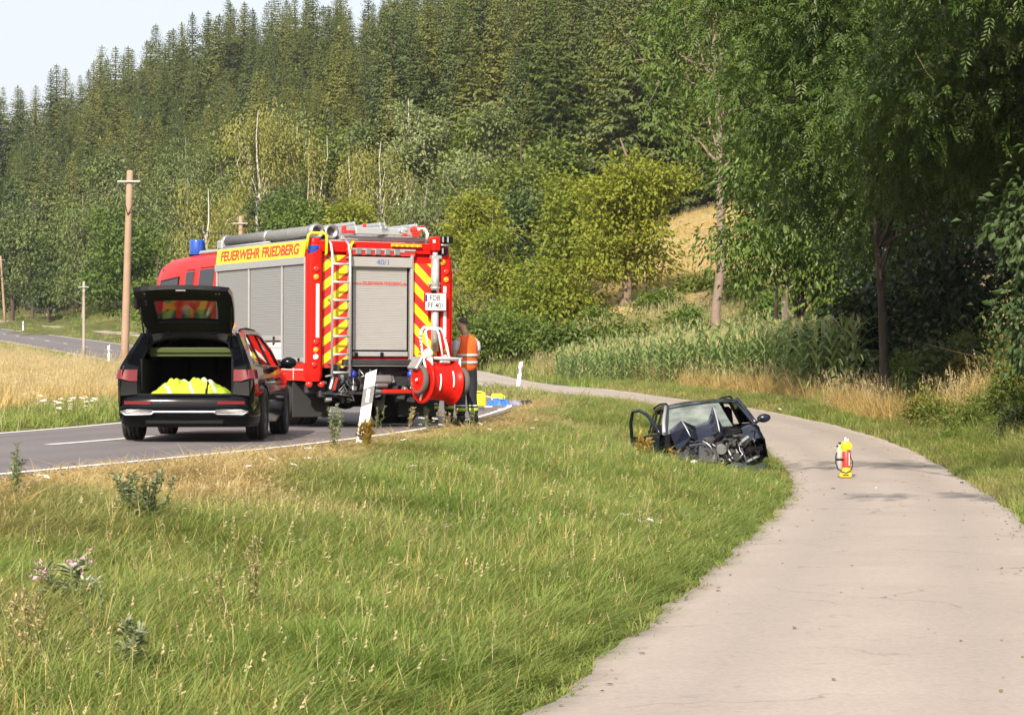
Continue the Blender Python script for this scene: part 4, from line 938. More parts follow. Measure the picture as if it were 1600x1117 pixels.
# stubble and grass on the slope behind
q = sample(16000, 0, 45, 96, 170); q = q[straw_zone(q) > .3]
place_grass('stubble', far_h, q, np.ones(len(q)), .5, .95, np.where(noise_arr(q, .1, 3.) > .05, .75, .3))
q = sample(9000, 1, 24, 92, 106); place_grass('slope_foot_grass', far_t, q, np.clip(.35 + noise_arr(q, .2, 3.), 0, .9), .8, 1.4, .9)

# corn
L_corn = leaf_mat('corn_leaves', (.15, .23, .065), (.27, .335, .125), .35, .5, .8, .4); L_tassel = leaf_mat('corn_tassels', (.29, .27, .11), (.38, .35, .16), .2, .5, 1.)
def corn(seed):
    rng = np.random.default_rng(seed); V = [(-.012, 0, 0), (.012, 0, 0), (.006, 0, 1.6), (-.006, 0, 1.6), (0, -.012, 0), (0, .012, 0), (0, .006, 1.6), (0, -.006, 1.6)]; Q = [(0, 1, 2, 3), (4, 5, 6, 7)]; MI = [0, 0]; a = rng.random() * 6
    for k in range(12):
        a += PI + rng.normal() * .35; z = .2 + 1.25 * k / 11; L = (.75 - .3 * abs(k / 11 - .4)) * (.8 + .4 * rng.random()); up = .95 + .5 * k / 11; o = len(V)
        for s in range(6):
            t = s / 5; w = .04 * math.sin(PI * min(.97, .12 + t * .88)) + .004; r = L * t * .85; zz = z + L * (up * t - 1.05 * t * t)
            c, sn = math.cos(a), math.sin(a); V += [(c * r - sn * w, sn * r + c * w, zz + .012), (c * r, sn * r, zz), (c * r + sn * w, sn * r - c * w, zz + .012)]
        for s in range(5):
            for j in range(2): Q.append((o + 3 * s + j, o + 3 * s + j + 1, o + 3 * s + j + 4, o + 3 * s + j + 3)); MI.append(0)
    for k in range(7):
        b = rng.random() * 6.28; sp = .1 * rng.random(); o = len(V); V += [(0, 0, 1.5), (.012, 0, 1.55), (math.cos(b) * sp, math.sin(b) * sp, 1.82), (math.cos(b) * sp * .8 - .01, math.sin(b) * sp * .8, 1.7)]; Q.append((o, o + 1, o + 2, o + 3)); MI.append(1)
    return proto('corn_plant', np_mesh('corn_plant', np.array(V), quads=Q, mats=[L_corn, L_tassel], mat_idx=MI))
corns = [corn(i) for i in range(5)]
q = []
for r in np.arange(0, 60, .72):
    for s in np.arange(-16, 50, .24): q.append((s * .94 + r * .34 - 6 + rng.normal() * .05, 58 + r * .94 - s * .34 * .5 + rng.normal() * .05))
q = np.array(q); sp, _ = lateral(q, PC_D, PND); pxq = 800 + q[:, 0] * 3500 / q[:, 1]
q = q[(sp > np.interp(q[:, 1], [60, 72, 80, 95], [3.8, 3.4, 2.7, 2.4]) + .25 * np.sin(q[:, 1])) & (q[:, 1] > 59) & (q[:, 1] < 96) & (pxq > 868) & (pxq < 1345)]
print('corn plants', len(q))
scatter('corn_field', corns, np.column_stack([q, gfast(q)]), np.column_stack([rng.normal(size=(len(q), 2)) * .06, rng.random(len(q)) * 6.28]), rng.uniform(.86, 1.12, len(q)) * np.interp(800 + q[:, 0] * 3500 / q[:, 1], [870, 1000, 1200, 1330], [.62, .85, 1.1, 1.2]), rng.integers(0, 5, len(q)))

# white umbels and yarrow scattered in the grass
m_white = M('white_petals', (.80, .80, .74), .8, var=.1)
def umbel(seed):
    rng = np.random.default_rng(seed); V = [(-.003, 0, 0), (.003, 0, 0), (.002, 0, .4), (-.002, 0, .4)]; Q = [(0, 1, 2, 3)]; MI = [0]
    for k in range(22):
        a = rng.random() * 6.28; r = .055 * rng.random() ** .5; x, y, z = r * math.cos(a), r * math.sin(a), .41 - r * r * 3 + rng.normal() * .004; w = .012; o = len(V)
        V += [(x - w, y, z), (x, y - w, z + .004), (x + w, y, z), (x, y + w, z - .002)]; Q.append((o, o + 1, o + 2, o + 3)); MI.append(1)
    return proto('umbel', np_mesh('umbel', np.array(V), quads=Q, mats=[L_grass, m_white], mat_idx=MI))
umb = [umbel(1), umbel(2)]
pts = []; sc_ = []
for px, py, sx, sy, k, s in [(1000, 838, 70, 10, 26, .5), (1090, 832, 40, 6, 12, .5), (890, 742, 12, 5, 4, .5), (720, 662, 60, 8, 18, .7), (650, 690, 50, 8, 8, .7), (105, 655, 55, 12, 70, .9), (125, 1108, 30, 14, 6, .4), (60, 775, 14, 5, 4, .4), (640, 720, 12, 4, 2, .8), (470, 760, 120, 30, 8, .6), (1290, 660, 80, 10, 8, .8), (760, 690, 90, 14, 12, .6)]:
    for i in range(k):
        x, y, z = gpix(px + R.gauss(0, sx * .5), py + R.gauss(0, sy * .5)); pts.append((x, y, z)); sc_.append(s * R.uniform(.7, 1.2))
n_ = len(pts); scatter('white_wildflowers', umb, pts, np.column_stack([rng.normal(size=(n_, 2)) * .15, rng.random(n_) * 6]), sc_, rng.integers(0, 2, n_))
# single weeds that stand out of the grass
L_mug = leaf_mat('mugwort_leaves', (.16, .20, .10), (.26, .29, .17), .25, .4, 2.); L_ochre = leaf_mat('wilted_leaves', (.30, .20, .04), (.42, .29, .07), .3, .4, 2.); L_pink = M('thistle_flowers', (.42, .25, .33), .8); L_silver = leaf_mat('silver_leaves', (.34, .38, .30), (.46, .50, .42), .2, .3, 2.)
def weed(px, py, h, nst, spread, lm, label, seed, nl=60, ls=.07, asp=.3, flower=None, fl_n=0, up=.6, cat='weed'):
    x, y, z = gpix(px, py); rng = np.random.default_rng(seed); e = empty('weed_plant', (x, y, z), 0, label, cat); tb = TB(); C_, D_, N_ = [], [], []; tips = []
    for k in range(nst):
        a = rng.random() * 6.28; tip = np.array([math.cos(a) * spread * rng.random(), math.sin(a) * spread * rng.random(), h * (.7 + .35 * rng.random())]); b = tip * np.array([.15, .15, 0]); p = wob(b, tip, 6, .012, rng); tb.add(p, np.linspace(.006, .002, 6), 4); tips.append(tip)
        t = rng.random(nl) ** .8; pos = np.stack([np.interp(t, np.linspace(0, 1, 6), p[:, i]) for i in range(3)], 1); C_.append(pos); d = unit(nl, rng); d[:, 2] = np.abs(d[:, 2]) * up + .2; D_.append(d); N_.append(unit(nl, rng) * .5 + np.array([0, 0, 1.]))
    obj('stem', tb.mesh('stem', L_grass), e)
    n_ = nl * nst; V, T = leaves(np.concatenate(C_), ls * (.5 + .8 * rng.random(n_)), asp, np.concatenate(D_), np.concatenate(N_)); obj('foliage', np_mesh('foliage', V, tris=T, mats=[lm]), e)
    if flower:
        C2 = np.repeat(np.array(tips), fl_n, 0) + rng.normal(size=(fl_n * nst, 3)) * .03; V, T = leaves(C2, .035, .6, unit(len(C2), rng) + np.array([0, 0, .6]), unit(len(C2), rng)); obj('flower_head', np_mesh('flower_head', V, tris=T, mats=[flower]), e)
weed(232, 842, .46, 12, .26, L_mug, 'bushy grey green mugwort below the road edge left of the black estate car', 1, 110, .045)
weed(196, 820, .36, 6, .16, L_mug, 'smaller mugwort leaning beside the bushy one', 11, 90, .045)
weed(22, 790, .42, 5, .12, L_mug, 'dark weed at the left margin below the road edge', 2, 60, .045)
weed(395, 1000, .62, 4, .14, L_seed, 'tall tan seed stalks in the middle of the near left grass', 3, 120, .03, up=1.4)
weed(335, 1000, .5, 3, .1, L_seed, 'slim tan seed stalk left of the tallest tan stalks', 4, 90, .03, up=1.4)
weed(45, 1100, .6, 6, .2, L_seed, 'pale dock stalks in the bottom left corner', 5, 130, .032, up=1.4)
weed(205, 1090, .42, 3, .08, L_mug, 'grey green weed near the bottom left with one upright stem', 6, 80, .06)
weed(112, 985, .4, 4, .16, L_mug, 'thistle with pinkish flower heads in the lower left grass', 7, 50, .08, flower=L_pink, fl_n=9)
weed(148, 975, .26, 3, .1, L_silver, 'small silvery leaved weed beside the pinkish thistle', 71, 40, .05)
weed(522, 708, .55, 4, .14, L_mug, 'grey green weed left of the leaning white guide post', 8, 80, .06)
weed(575, 705, .34, 5, .12, L_ochre, 'dry ochre grass clump at the foot of the leaning white guide post', 9, 60, .1, up=1.6)
weed(1003, 728, .5, 8, .26, L_ochre, 'wilted ochre weed in front of the open door of the wrecked car', 10, 70, .08)
weed(1050, 728, .34, 5, .2, L_ochre, 'dry stalks in front of the smashed headlight of the wrecked car', 12, 50, .07)
for i, px in enumerate((590, 640, 668, 700, 740)):
    weed(px, 674, .4, 4, .2, [L_mug, L_seed][i % 2], ['leafy weed right of the guide post on the crest', 'tan stalks on the crest below the hose reel', 'green weed on the crest under the hose reel', 'tan stalks on the crest before the firefighter boots', 'green weed on the crest right of the firefighter'][i], 20 + i, 60, .05, up=1.2)

srn = random.Random(31)
for i in range(16):
    px, py = [(290, 950), (425, 1010), (470, 905), (365, 930), (560, 960), (150, 1040), (640, 1010), (255, 890), (700, 880), (520, 850), (90, 900), (610, 830), (800, 800), (860, 760), (960, 760), (740, 950)][i]
    side = ['left', 'middle'][px > 450]; near = 'near' if py > 930 else ('lower' if py > 860 else 'upper')
    weed(px, py, srn.uniform(.34, .56), srn.choice([1, 2, 3]), .08, [L_seed, L_seed, L_mug][i % 3], ['pale seed stalk right of the smaller near weeds at the lower left', 'tan stalk right of the tallest tan stalks', 'grey green stalk above and right of the tallest tan stalks', 'pale stalk just above the tallest tan stalks', 'tan stalk low in the middle of the grass bank', 'grey green stalk between thistle and bottom left dock', 'pale stalk nearest the path at the bottom', 'tan stalk above the left tan stalks', 'grey green stalk high beside the path curve', 'pale stalk in the middle below the leaning guide post', 'tan stalk above the thistle near the left margin', 'grey green stalk below the fire engine tail', 'pale stalk far up the bank below the canisters', 'tan stalk between guide post and wrecked car', 'grey green stalk in the grass left below the wrecked car', 'pale stalk midway between leaning guide post and bottom edge'][i], 100 + i, 70, .024, up=1.5)
# fallen leaves and grit along the path edges
m_lit = M('dead_leaves', (.16, .10, .05), .9, var=.4); lit = []
for k_ in range(3):
    q_ = np.random.default_rng(k_); v_ = [(q_.normal() * .01 - .02, q_.normal() * .006, .002), (0, -.014, .006), (.024, 0, .003), (.002, .014, .008)]; lit.append(proto('dead_leaf', np_mesh('dead_leaf', np.array(v_), quads=[(0, 1, 2, 3)], mats=[m_lit])))
q = sample(26000, -1, 12, 8, 60); sp, _ = lateral(q, PC_D, PND); hw = np.interp(q[:, 1], [28, 36, 60], [1.525, 1.425, 1.375]); e_ = hw - np.abs(sp)
m = (e_ > 0) & (rng.random(len(q)) < np.exp(-e_ / .16) * .8 + .012); q, sp, hw = q[m], sp[m], hw[m]; _, zp = lateral(q, PC_D, PND); tt = sp / (2 * hw) + .5
scatter('leaf_litter', lit, np.column_stack([q, zp + .015 * 4 * tt * (1 - tt) + .004]), np.column_stack([rng.normal(size=(len(q), 2)) * .15, rng.random(len(q)) * 6]), rng.uniform(.4, 1.3, len(q)), rng.integers(0, 3, len(q)))
# ------------------------------------------------------------ vehicle materials and helpers
def glass_mat(name, tint, refl=.10, rough=.02, k=1.):
    m = bpy.data.materials.new(name); nt, n, l = nodes_of(m); out = n.new('ShaderNodeOutputMaterial'); tr = n.new('ShaderNodeBsdfTransparent'); tr.inputs[0].default_value = (*tint, 1)
    gl = n.new('ShaderNodeBsdfGlossy'); gl.inputs['Roughness'].default_value = rough; fr = n.new('ShaderNodeFresnel'); fr.inputs['IOR'].default_value = 1.5
    ma = n.new('ShaderNodeMath'); ma.operation = 'MULTIPLY_ADD'; ma.inputs[1].default_value = k; ma.inputs[2].default_value = refl * .3; ma.use_clamp = True
    mx = n.new('ShaderNodeMixShader'); l.new(fr.outputs[0], ma.inputs[0]); l.new(ma.outputs[0], mx.inputs[0]); l.new(tr.outputs[0], mx.inputs[1]); l.new(gl.outputs[0], mx.inputs[2]); l.new(mx.outputs[0], out.inputs[0])
    return m
m_black = M('black_car_paint', (.0025, .003, .0045), .07, var=.2, scale=3, coat=.04, spec=.2)
m_glass = glass_mat('tinted_glass', (.30, .33, .33)); m_dglass = glass_mat('dark_glass', (.05, .06, .06), .12)
m_rubber = M('tyre_rubber', (.018, .018, .018), .85, var=.3, scale=20, bump=.2); m_plastic = M('black_plastic', (.006, .006, .007), .5, var=.25, spec=.15)
m_inter = M('dark_trim', (.010, .010, .012), .85, spec=.15); m_chrome = M('chrome_trim', (.48, .48, .49), .28, 1., var=.05); m_alloy = M('dark_alloy', (.10, .10, .11), .3, .9)
m_tail = M('tail_lamp', (.13, .006, .010), .14, coat=.4, var=.3, scale=40); m_amber = M('amber_lens', (.80, .27, .02), .18, coat=.5); m_redl = M('red_lens', (.62, .02, .012), .18, coat=.5); m_white_l = M('clear_lens', (.75, .75, .74), .15, coat=.4)
m_hv = M('hi_vis_yellow_cloth', (.34, .48, .025), .8, var=.12, scale=10, bump=.35, bscale=30); m_refl = M('reflective_tape', (.52, .54, .55), .45, .2)
m_steel = M('galvanised_steel', (.33, .34, .35), .4, .75, var=.15, scale=9); m_alu = M('brushed_aluminium', (.60, .61, .62), .34, .7, var=.08, scale=25)
m_dsteel = M('dark_steel', (.045, .045, .048), .55, .5, var=.4, scale=8, bump=.2)
def wheel(parent, x, y, r, w, side, m_rim=None, spokes=5, rimr=.66, name='wheel'):
    """tyre lathed about its axle with tread grooves; rim a sub-part"""
    T = Matrix.Translation((x, y, r)) @ Matrix.Rotation(side * PI / 2, 4, 'Y')
    mb = MB(); h = w / 2; ri = r * rimr
    pr = [(ri, -h * .8), (ri * 1.06, -h), (r * .93, -h * .98), (r * .985, -h * .86)]
    for k in range(4):
        a = -h * .8 + k * h * .43; pr += [(r, a), (r, a + h * .3), (r * .975, a + h * .31), (r * .975, a + h * .42)]
    pr = pr[:-2] + [(r * .985, h * .86), (r * .93, h * .98), (ri * 1.06, h), (ri, h * .8)]
    mb.lathe(pr, 36, 0, T); t = mb.build(name, m_rubber, parent)
    rb = MB(); rb.lathe([(ri, -h * .8), (ri * .96, -h * .3), (ri * .95, h * .5), (ri, h * .82), (ri * 1.02, h * .84)], 36, 0, T)
    rb.lathe([(1e-3, h * .55), (ri * .2, h * .6), (ri * .24, h * .4)], 16, 0, T)
    for k in range(spokes):
        for d in (-.16, .16):
            a = 2 * PI * k / spokes + d; rb.tube([(ri * .16 * math.cos(a - d), ri * .16 * math.sin(a - d), h * .5), (ri * .97 * math.cos(a), ri * .97 * math.sin(a), h * .62)], [.03 * r / .34, .022 * r / .34], 6, 0, T=T)
    rb.lathe([(1e-3, -h * .1), (ri * .9, -h * .1)], 24, 1, T)
    rb.build('rim', [m_rim or m_alloy, m_dsteel], t); return t
def panel(mb, poly, side, surf, th=.015, off=0., mat=0):
    """flat panel given by its outline in length/height, bent on to the flank surface"""
    o = [(side * (surf(y, z) + off), y, z) for y, z in poly]; i = [(side * (surf(y, z) + off - th), y, z) for y, z in poly]; n = len(poly)
    mb.add(o + i, [tuple(range(n)), tuple(range(n, 2 * n))[::-1]] + [(k, (k + 1) % n, n + (k + 1) % n, n + k) for k in range(n)], mat)
def frame_panel(mb, outer, inner, side, surf, th=.03, off=.004, mat=0):
    n = len(outer); V = []
    for pl, o in ((outer, off), (inner, off), (outer, off - th), (inner, off - th)): V += [(side * (surf(y, z) + o), y, z) for y, z in pl]
    F = []
    for k in range(n):
        j = (k + 1) % n; F += [(k, j, n + j, n + k), (2 * n + k, 2 * n + j, 3 * n + j, 3 * n + k), (n + k, n + j, 3 * n + j, 3 * n + k), (k, j, 2 * n + j, 2 * n + k)]
    mb.add(V, F, mat)

def car_flank(mb, side, L, wfun, belt, sill, axles, wr, rows=9, ny=110, y0=.02, y1=None, mat=0):
    ys = np.linspace(y0, y1 or L - .02, ny); P_ = []
    for y in ys:
        zb = sill(y)
        for a in axles:
            d = abs(y - a)
            if d < wr: zb = max(zb, .34 + math.sqrt(wr * wr - d * d))
        zt = belt(y); zb = min(zb, zt - .03); row = []
        for k in range(rows):
            z = zb + (zt - zb) * k / (rows - 1)
            p = np.interp(z, [.2, .32, .5, .66, .78, .90, 1.0], [.93, .965, .995, 1.0, .985, .955, .915])
            row.append((side * wfun(y) * p, y, z))
        P_.append(row)
    mb.grid(P_, mat, True, flip=side > 0)
    for a in axles:                                             # dark arch lining
        V = []; k = 18
        for i in range(k + 1):
            t = PI * i / k; yy, zz = a + math.cos(t) * wr, .34 + math.sin(t) * wr
            if zz < .2: zz = .2
            x = wfun(min(max(yy, y0), ys[-1])) * .985; V.append([(side * x, yy, zz), (side * (x - .3), yy, zz)])
        mb.grid(V, mat + 1, True)

# ------------------------------------------------------------ black estate car with its tailgate open
cz_ = road_z(-4.13, 30.5)
est = empty('estate_car', (-4.13, 28.25, cz_ + .004), math.radians(.3), 'black estate car with its tailgate open parked on the road behind the fire engine', 'car')
Le = 4.92
def ew(y): return np.interp(y, [0, .06, .15, .4, 1.0, 2.4, 3.6, 4.3, 4.65, 4.85, 4.92], [.80, .845, .87, .895, .922, .925, .918, .89, .82, .70, .62])
def ebelt(y): return np.interp(y, [0, .3, 1.5, 3.0, 3.7, 4.2, 4.6, 4.85, 4.92], [.965, .965, .94, .925, .92, .89, .82, .72, .62])
def esill(y): return np.interp(y, [0, .3, .6, 4.2, 4.6, 4.92], [.5, .26, .22, .2, .22, .3])
def eg(y, z): return np.interp(z, [.90, .96, 1.2, 1.38, 1.46], [.872, .855, .755, .655, .60]) * np.interp(y, [.1, .5, 1.2, 2.6, 3.6, 4.0], [.93, .955, .985, 1.0, .99, .96])
b = MB()
for s in (-1, 1): car_flank(b, s, Le, ew, ebelt, esill, (1.05, 4.0), .375)
roofz = lambda y: np.interp(y, [.5, .62, 1.0, 1.8, 2.4, 2.85, 3.05], [1.395, 1.415, 1.45, 1.475, 1.47, 1.44, 1.405])
rows = []
for y in np.linspace(.52, 3.05, 20):
    rz_ = roofz(y); rows.append([(x * .625 * np.interp(y, [.5, 1.2, 3.05], [.95, 1, 1]), y, rz_ - .05 * abs(x) ** 3 - .012 * x * x) for x in np.linspace(-1, 1, 13)])
b.grid(rows, 0, True)
b.grid([[(x, y, z - .05) for x, y, z in r] for r in rows], 1, True, True)
# shoulder between flank and glass
for s in (-1, 1):
    b.grid([[(s * ew(y) * .93, y, ebelt(y)), (s * min(ew(y) * .93, eg(y, ebelt(y) + .012)), y, ebelt(y) + .012)] for y in np.linspace(.1, 3.95, 30)], 0, True, s < 0)
# pillars and window frames on each side, black
D_out = [(.12, .955), (.30, 1.16), (.50, 1.385), (1.0, 1.44), (1.8, 1.46), (2.5, 1.455), (2.95, 1.42), (3.45, 1.20), (3.86, .93), (2.6, .935), (1.5, .945)]
D_in = [(.62, .985), (.66, 1.14), (.78, 1.30), (1.02, 1.375), (1.8, 1.40), (2.45, 1.395), (2.84, 1.365), (3.26, 1.18), (3.58, .965), (2.6, .965), (1.5, .97)]
for s in (-1, 1):
    frame_panel(b, D_out, D_in, s, eg, .05, .003, 0)
    for y in (1.34, 2.30): panel(b, [(y - .05, .965), (y + .05, .965), (y + .02, 1.405), (y - .07, 1.40)], s, eg, .04, .001, 1)
# bonnet and nose
rows = [[(x * ew(y) * .93, y, ebelt(y) + .06 * (1 - x * x) * np.interp(y, [3.7, 4.6, 4.92], [1, .8, .2])) for x in np.linspace(-1, 1, 11)] for y in np.linspace(3.7, 4.92, 14)]
b.grid(rows, 0, True)
b.grid([[(x * .62, 4.92 + .03 * (1 - x * x), z) for x in np.linspace(-1, 1, 9)] for z in np.linspace(.28, .64, 5)], 0, True)
b.grid([[(x * .84, 3.72 - .05 * x * x + t * .06, .93 + t * .03 - .02 * x * x) for x in np.linspace(-1, 1, 9)] for t in (0, 1)], 1, True)
# rear ring round the opening
half_o = [(.815, .58, .03), (.85, .72, .045), (.85, .84, .06), (.825, .955, .10), (.735, 1.16, .29), (.63, 1.34, .475), (.40, 1.382, .515), (0, 1.398, .52)]
half_i = [(.60, .60, .035), (.615, .72, .07), (.61, .84, .10), (.60, .95, .14), (.565, 1.13, .31), (.50, 1.27, .48), (.33, 1.315, .525), (0, 1.33, .53)]
half_d = [(.57, .61, .12), (.59, .73, .14), (.59, .84, .17), (.58, .95, .20), (.545, 1.12, .36), (.47, 1.25, .53), (.3, 1.295, .57), (0, 1.31, .58)]
mir = lambda h: h + [(-x, z, y) for x, z, y in h[-2::-1]]
o3, i3, d3 = [[(x, y, z) for x, z, y in mir(h)] for h in (half_o, half_i, half_d)]
b.grid([o3, i3], 0, True); b.grid([i3, d3], 1, True)
fl_e = [(s * ew(y) * .955, y, z) for s in (1,) for y, z in ((.06, .6), (.06, .9))]
for s in (-1, 1): b.grid([[(s * x, y, z) for x, z, y in half_o[:5]], [(s * eg(.2 + .25 * max(0, z - .9), z) if z > .93 else s * ew(.12) * .99, y + .1, z) for x, z, y in half_o[:5]]], 0, True)
b.box((0, .08, .595), (1.2, .10, .03), 1, .008)
# underbody
b.box((0, 2.5, .27), (1.5, 4.5, .14), 1, .02)
body = b.build('body', [m_black, m_inter], est)
# rear bumper with chrome trim
b = MB(); zs_ = [.185, .24, .34, .44, .52, .575, .60]; yo = [.10, .02, -.035, -.045, -.035, -.01, .05]
xs = np.linspace(-1, 1, 29)
b.grid([[(x * np.interp(z, [.18, .3, .55], [.86, .905, .90]), y + .16 * abs(x) ** 7 + .03 * x * x + (.34 * max(0, abs(x) - .93) / .07 if abs(x) > .93 else 0), z) for x in xs] for z, y in zip(zs_, yo)], 0, True)
b.build('rear_bumper', [m_black], est)
b = MB()
b.grid([[(x * .80, -.05 + .03 * x * x - (.012 if k == 1 else 0), z) for x in np.linspace(-1, 1, 15)] for k, z in enumerate((.365, .378, .392))], 0, True)
for s in (-1, 1):
    b.tube([(s * .40, -.055, .395), (s * .72, -.035, .40), (s * .80, -.02, .378), (s * .74, -.03, .345), (s * .42, -.05, .35), (s * .38, -.055, .372), (s * .40, -.055, .395)], .014, 8, 0)
b.build('chrome_trim', [m_chrome], est)
b = MB(); b.box((0, .02, .25), (1.0, .05, .07), 0, .02); b.build('diffuser', [m_plastic], est)
for s in (-1, 1):
    b = MB(); b.grid([[(s * x, y - .004, z) for x, y in ((.42, -.042), (.56, -.034), (.70, -.022), (.76, -.008))] for z in (.475, .495, .515)], 0, True); b.build('reflector', [m_tail], est)
    b = MB(); cur = [(.605, .075), (.70, .048), (.80, .032), (.85, .055), (.895, .16), (.905, .30)]
    b.grid([[(s * (x - .02 * t * (x > .8) + .004), y - .012 + .02 * t, 1 * .797 + .115 * t - (.03 * (i < 2) * (1 - t))) for i, (x, y) in enumerate(cur)] for t in (0, .33, .66, 1)], 0, True, s > 0); b.build('tail_light', [m_tail], est)
    b = MB(); b.tube([(s * .60, .70, 1.40), (s * .60, .82, 1.435), (s * .60, 1.6, 1.465), (s * .60, 2.5, 1.455), (s * .60, 2.75, 1.42)], .012, 8, 0); b.build('roof_rail', [m_plastic], est)
    # side windows, each its own pane
    for yz in ([(.64, .99), (.68, 1.13), (.80, 1.29), (1.02, 1.365), (1.24, 1.385), (1.29, .975)], [(1.38, .972), (1.33, 1.39), (1.8, 1.395), (2.22, 1.392), (2.26, .967)], [(2.34, .967), (2.30, 1.39), (2.46, 1.388), (2.82, 1.36), (3.24, 1.18), (3.54, .97)]):
        b = MB(); panel(b, yz, s, eg, .006, -.012); b.build('side_window', [m_dglass if yz[0][0] < 1.4 else m_glass], est)
    b = MB(); b.sphere((s * 1.0, 3.30, 1.015), (.115, .075, .085), 14, 10, 0); b.tube([(s * .87, 3.42, .955), (s * .96, 3.33, .985)], .025, 6, 0); b.build('wing_mirror', [m_black], est)
    b = MB()
    for y in (1.62, 2.62): b.tube([(s * (ew(y) + .004), y, .80), (s * (ew(y) + .022), y + .04, .80), (s * (ew(y) + .022), y + .2, .80), (s * (ew(y) + .004), y + .24, .80)], .012, 6, 0)
    b.build('door_handle', [m_black], est)
    b = MB(); b.tube([(s * (eg(.62, .985) + .006), .62, .985), (s * (eg(1.5, .972) + .008), 1.5, .967), (s * (eg(2.6, .966) + .008), 2.6, .962), (s * (eg(3.55, .965) + .006), 3.55, .962)], .008, 6, 0)
    b.tube([(s * (eg(.62, .985) + .006), .62, .985), (s * (eg(.66, 1.14) + .006), .66, 1.14), (s * (eg(.78, 1.3) + .006), .78, 1.305), (s * (eg(1.02, 1.38) + .006), 1.02, 1.38), (s * (eg(2.45, 1.4) + .006), 2.45, 1.4)], .007, 6, 0); b.build('window_trim', [m_chrome], est)
    b = MB(); b.grid([[(s * x, y, z) for x, y in ((.58, 4.70), (.70, 4.66), (.80, 4.58))] for z in (.62, .68, .73)], 0); b.build('headlight', [m_white_l], est)
for a in (1.05, 4.0):
    for s in (-1, 1): wheel(est, s * .80, a, .345, .245, s)
b = MB(); b.grid([[(x * np.interp(t, [0, 1], [.80, .60]), 3.72 - .72 * t - .06 * x * x * (1 - t), .955 + .46 * t - .02 * x * x) for x in np.linspace(-1, 1, 9)] for t in np.linspace(0, 1, 7)], 0, True); b.build('windscreen', [m_glass], est)
b = MB(); b.box((0, 1.0, .585), (1.14, 1.7, .03), 0)
for s in (-1, 1): b.box((s * .58, 1.0, .82), (.03, 1.6, .46), 0)
b.build('load_floor', [m_inter], est)
b = MB()
for x in (-.42, .0, .42):
    b.box((x, 1.86, .86), (.40, .16, .58), 0, .05, rot=(.2, 0, 0)); b.box((x, 1.94, 1.2), (.24, .09, .14), 0, .03)
b.build('rear_seat', [m_inter], est)
for s in (-1, 1):
    b = MB(); b.box((s * .38, 2.75, .86), (.48, .16, .66), 0, .05, rot=(.2, 0, 0)); b.box((s * .38, 2.83, 1.26), (.25, .1, .17), 0, .03); b.build('front_seat', [m_inter], est)
b = MB(); b.box((0, 3.6, .9), (1.5, .35, .14), 0, .04); b.build('dashboard', [m_inter], est)
b = MB(); b.grid([[(x * .56, .62 + 1.15 * t, 1.135 - .015 * math.sin(t * 3)) for x in np.linspace(-1, 1, 5)] for t in np.linspace(0, 1, 4)], 0, True); b.box((0, .66, 1.14), (1.08, .02, .12), 0, .008, rot=(.25, 0, 0)); b.build('load_cover', [M('load_cover_cloth_green_lit', (.055, .075, .018), .7)], est)  # cloth coloured green to paint the greenish light falling on it
b = MB(); b.lathe([(.0, .065), (.05, .062), (.065, .045), (.068, 0), (.078, -.002), (.078, -.02)], 18, 0, Matrix.Translation((.47, .95, 1.475))); b.build('beacon', [m_amber], est)
# tailgate swung up: window part then lower part, hinged on the roof edge
tg = MB(); pr = [(.53, 1.40, .52), (.40, 1.52, .585), (.20, 1.685, .605), (.05, 1.79, .61), (-.13, 1.865, .615), (-.36, 1.915, .60)]
up = Vector((0, .55, .83))
ring_o, ring_i = [], []
for t, (y, z, w) in enumerate(pr): ring_o.append([(x * w, y + .035 * abs(x) ** 6, z + .05 - .03 * x * x) for x in np.linspace(-1, 1, 13)])
for t, (y, z, w) in enumerate(pr): ring_i.append([(x * w * .985, y - .02 + .035 * abs(x) ** 6, z - .03 * x * x - .005) for x in np.linspace(-1, 1, 13)])
win = lambda k, j: k in (1, 2) and 2 <= j <= 9
for ring, fl, mt in ((ring_o, True, 0), (ring_i, False, 1)):
    n_ = 13; V = [p for r in ring for p in r]; F = [(k * n_ + j, (k + 1) * n_ + j, (k + 1) * n_ + j + 1, k * n_ + j + 1) for k in range(5) for j in range(12) if not win(k, j)]
    tg.add(V, F, mt, True)
for k in range(5):
    for j in (0, 12): tg.add([ring_o[k][j], ring_o[k + 1][j], ring_i[k + 1][j], ring_i[k][j]], [(0, 1, 2, 3)], 0)
for j in range(12):
    for k in (0, 5): tg.add([ring_o[k][j], ring_o[k][j + 1], ring_i[k][j + 1], ring_i[k][j]], [(0, 1, 2, 3)], 0)
# window reveal
for k, js in ((1, range(2, 10)), (3, range(2, 10))):
    for j in js: tg.add([ring_o[k][j], ring_o[k][j + 1], ring_i[k][j + 1], ring_i[k][j]], [(0, 1, 2, 3)], 1)
for j in (2, 10):
    for k in (1, 2): tg.add([ring_o[k][j], ring_o[k + 1][j], ring_i[k + 1][j], ring_i[k][j]], [(0, 1, 2, 3)], 1)
tg.box((0, .56, 1.395), (.9, .05, .05), 0, .015)
tgo = tg.build('tailgate', [m_black, m_plastic], est)
g = MB(); g.grid([[(p[0], p[1] - .004, p[2] - .022) for p in ring_o[k][2:11]] for k in (1, 2, 3)], 0, True); g.build('rear_window', [glass_mat('rear_glass', (.13, .135, .13), .02, .02, .08)], tgo)
g = MB(); g.box((0, -.30, 1.885), (.09, .03, .05), 0, .01); g.box((0, -.345, 1.90), (.13, .015, .03), 1, .005)
for x in (-.46, .43, .47): g.sphere((x, -.27, 1.855), (.012, .012, .008), 8, 5, 1)
g.build('latch', [m_plastic, m_chrome], tgo)
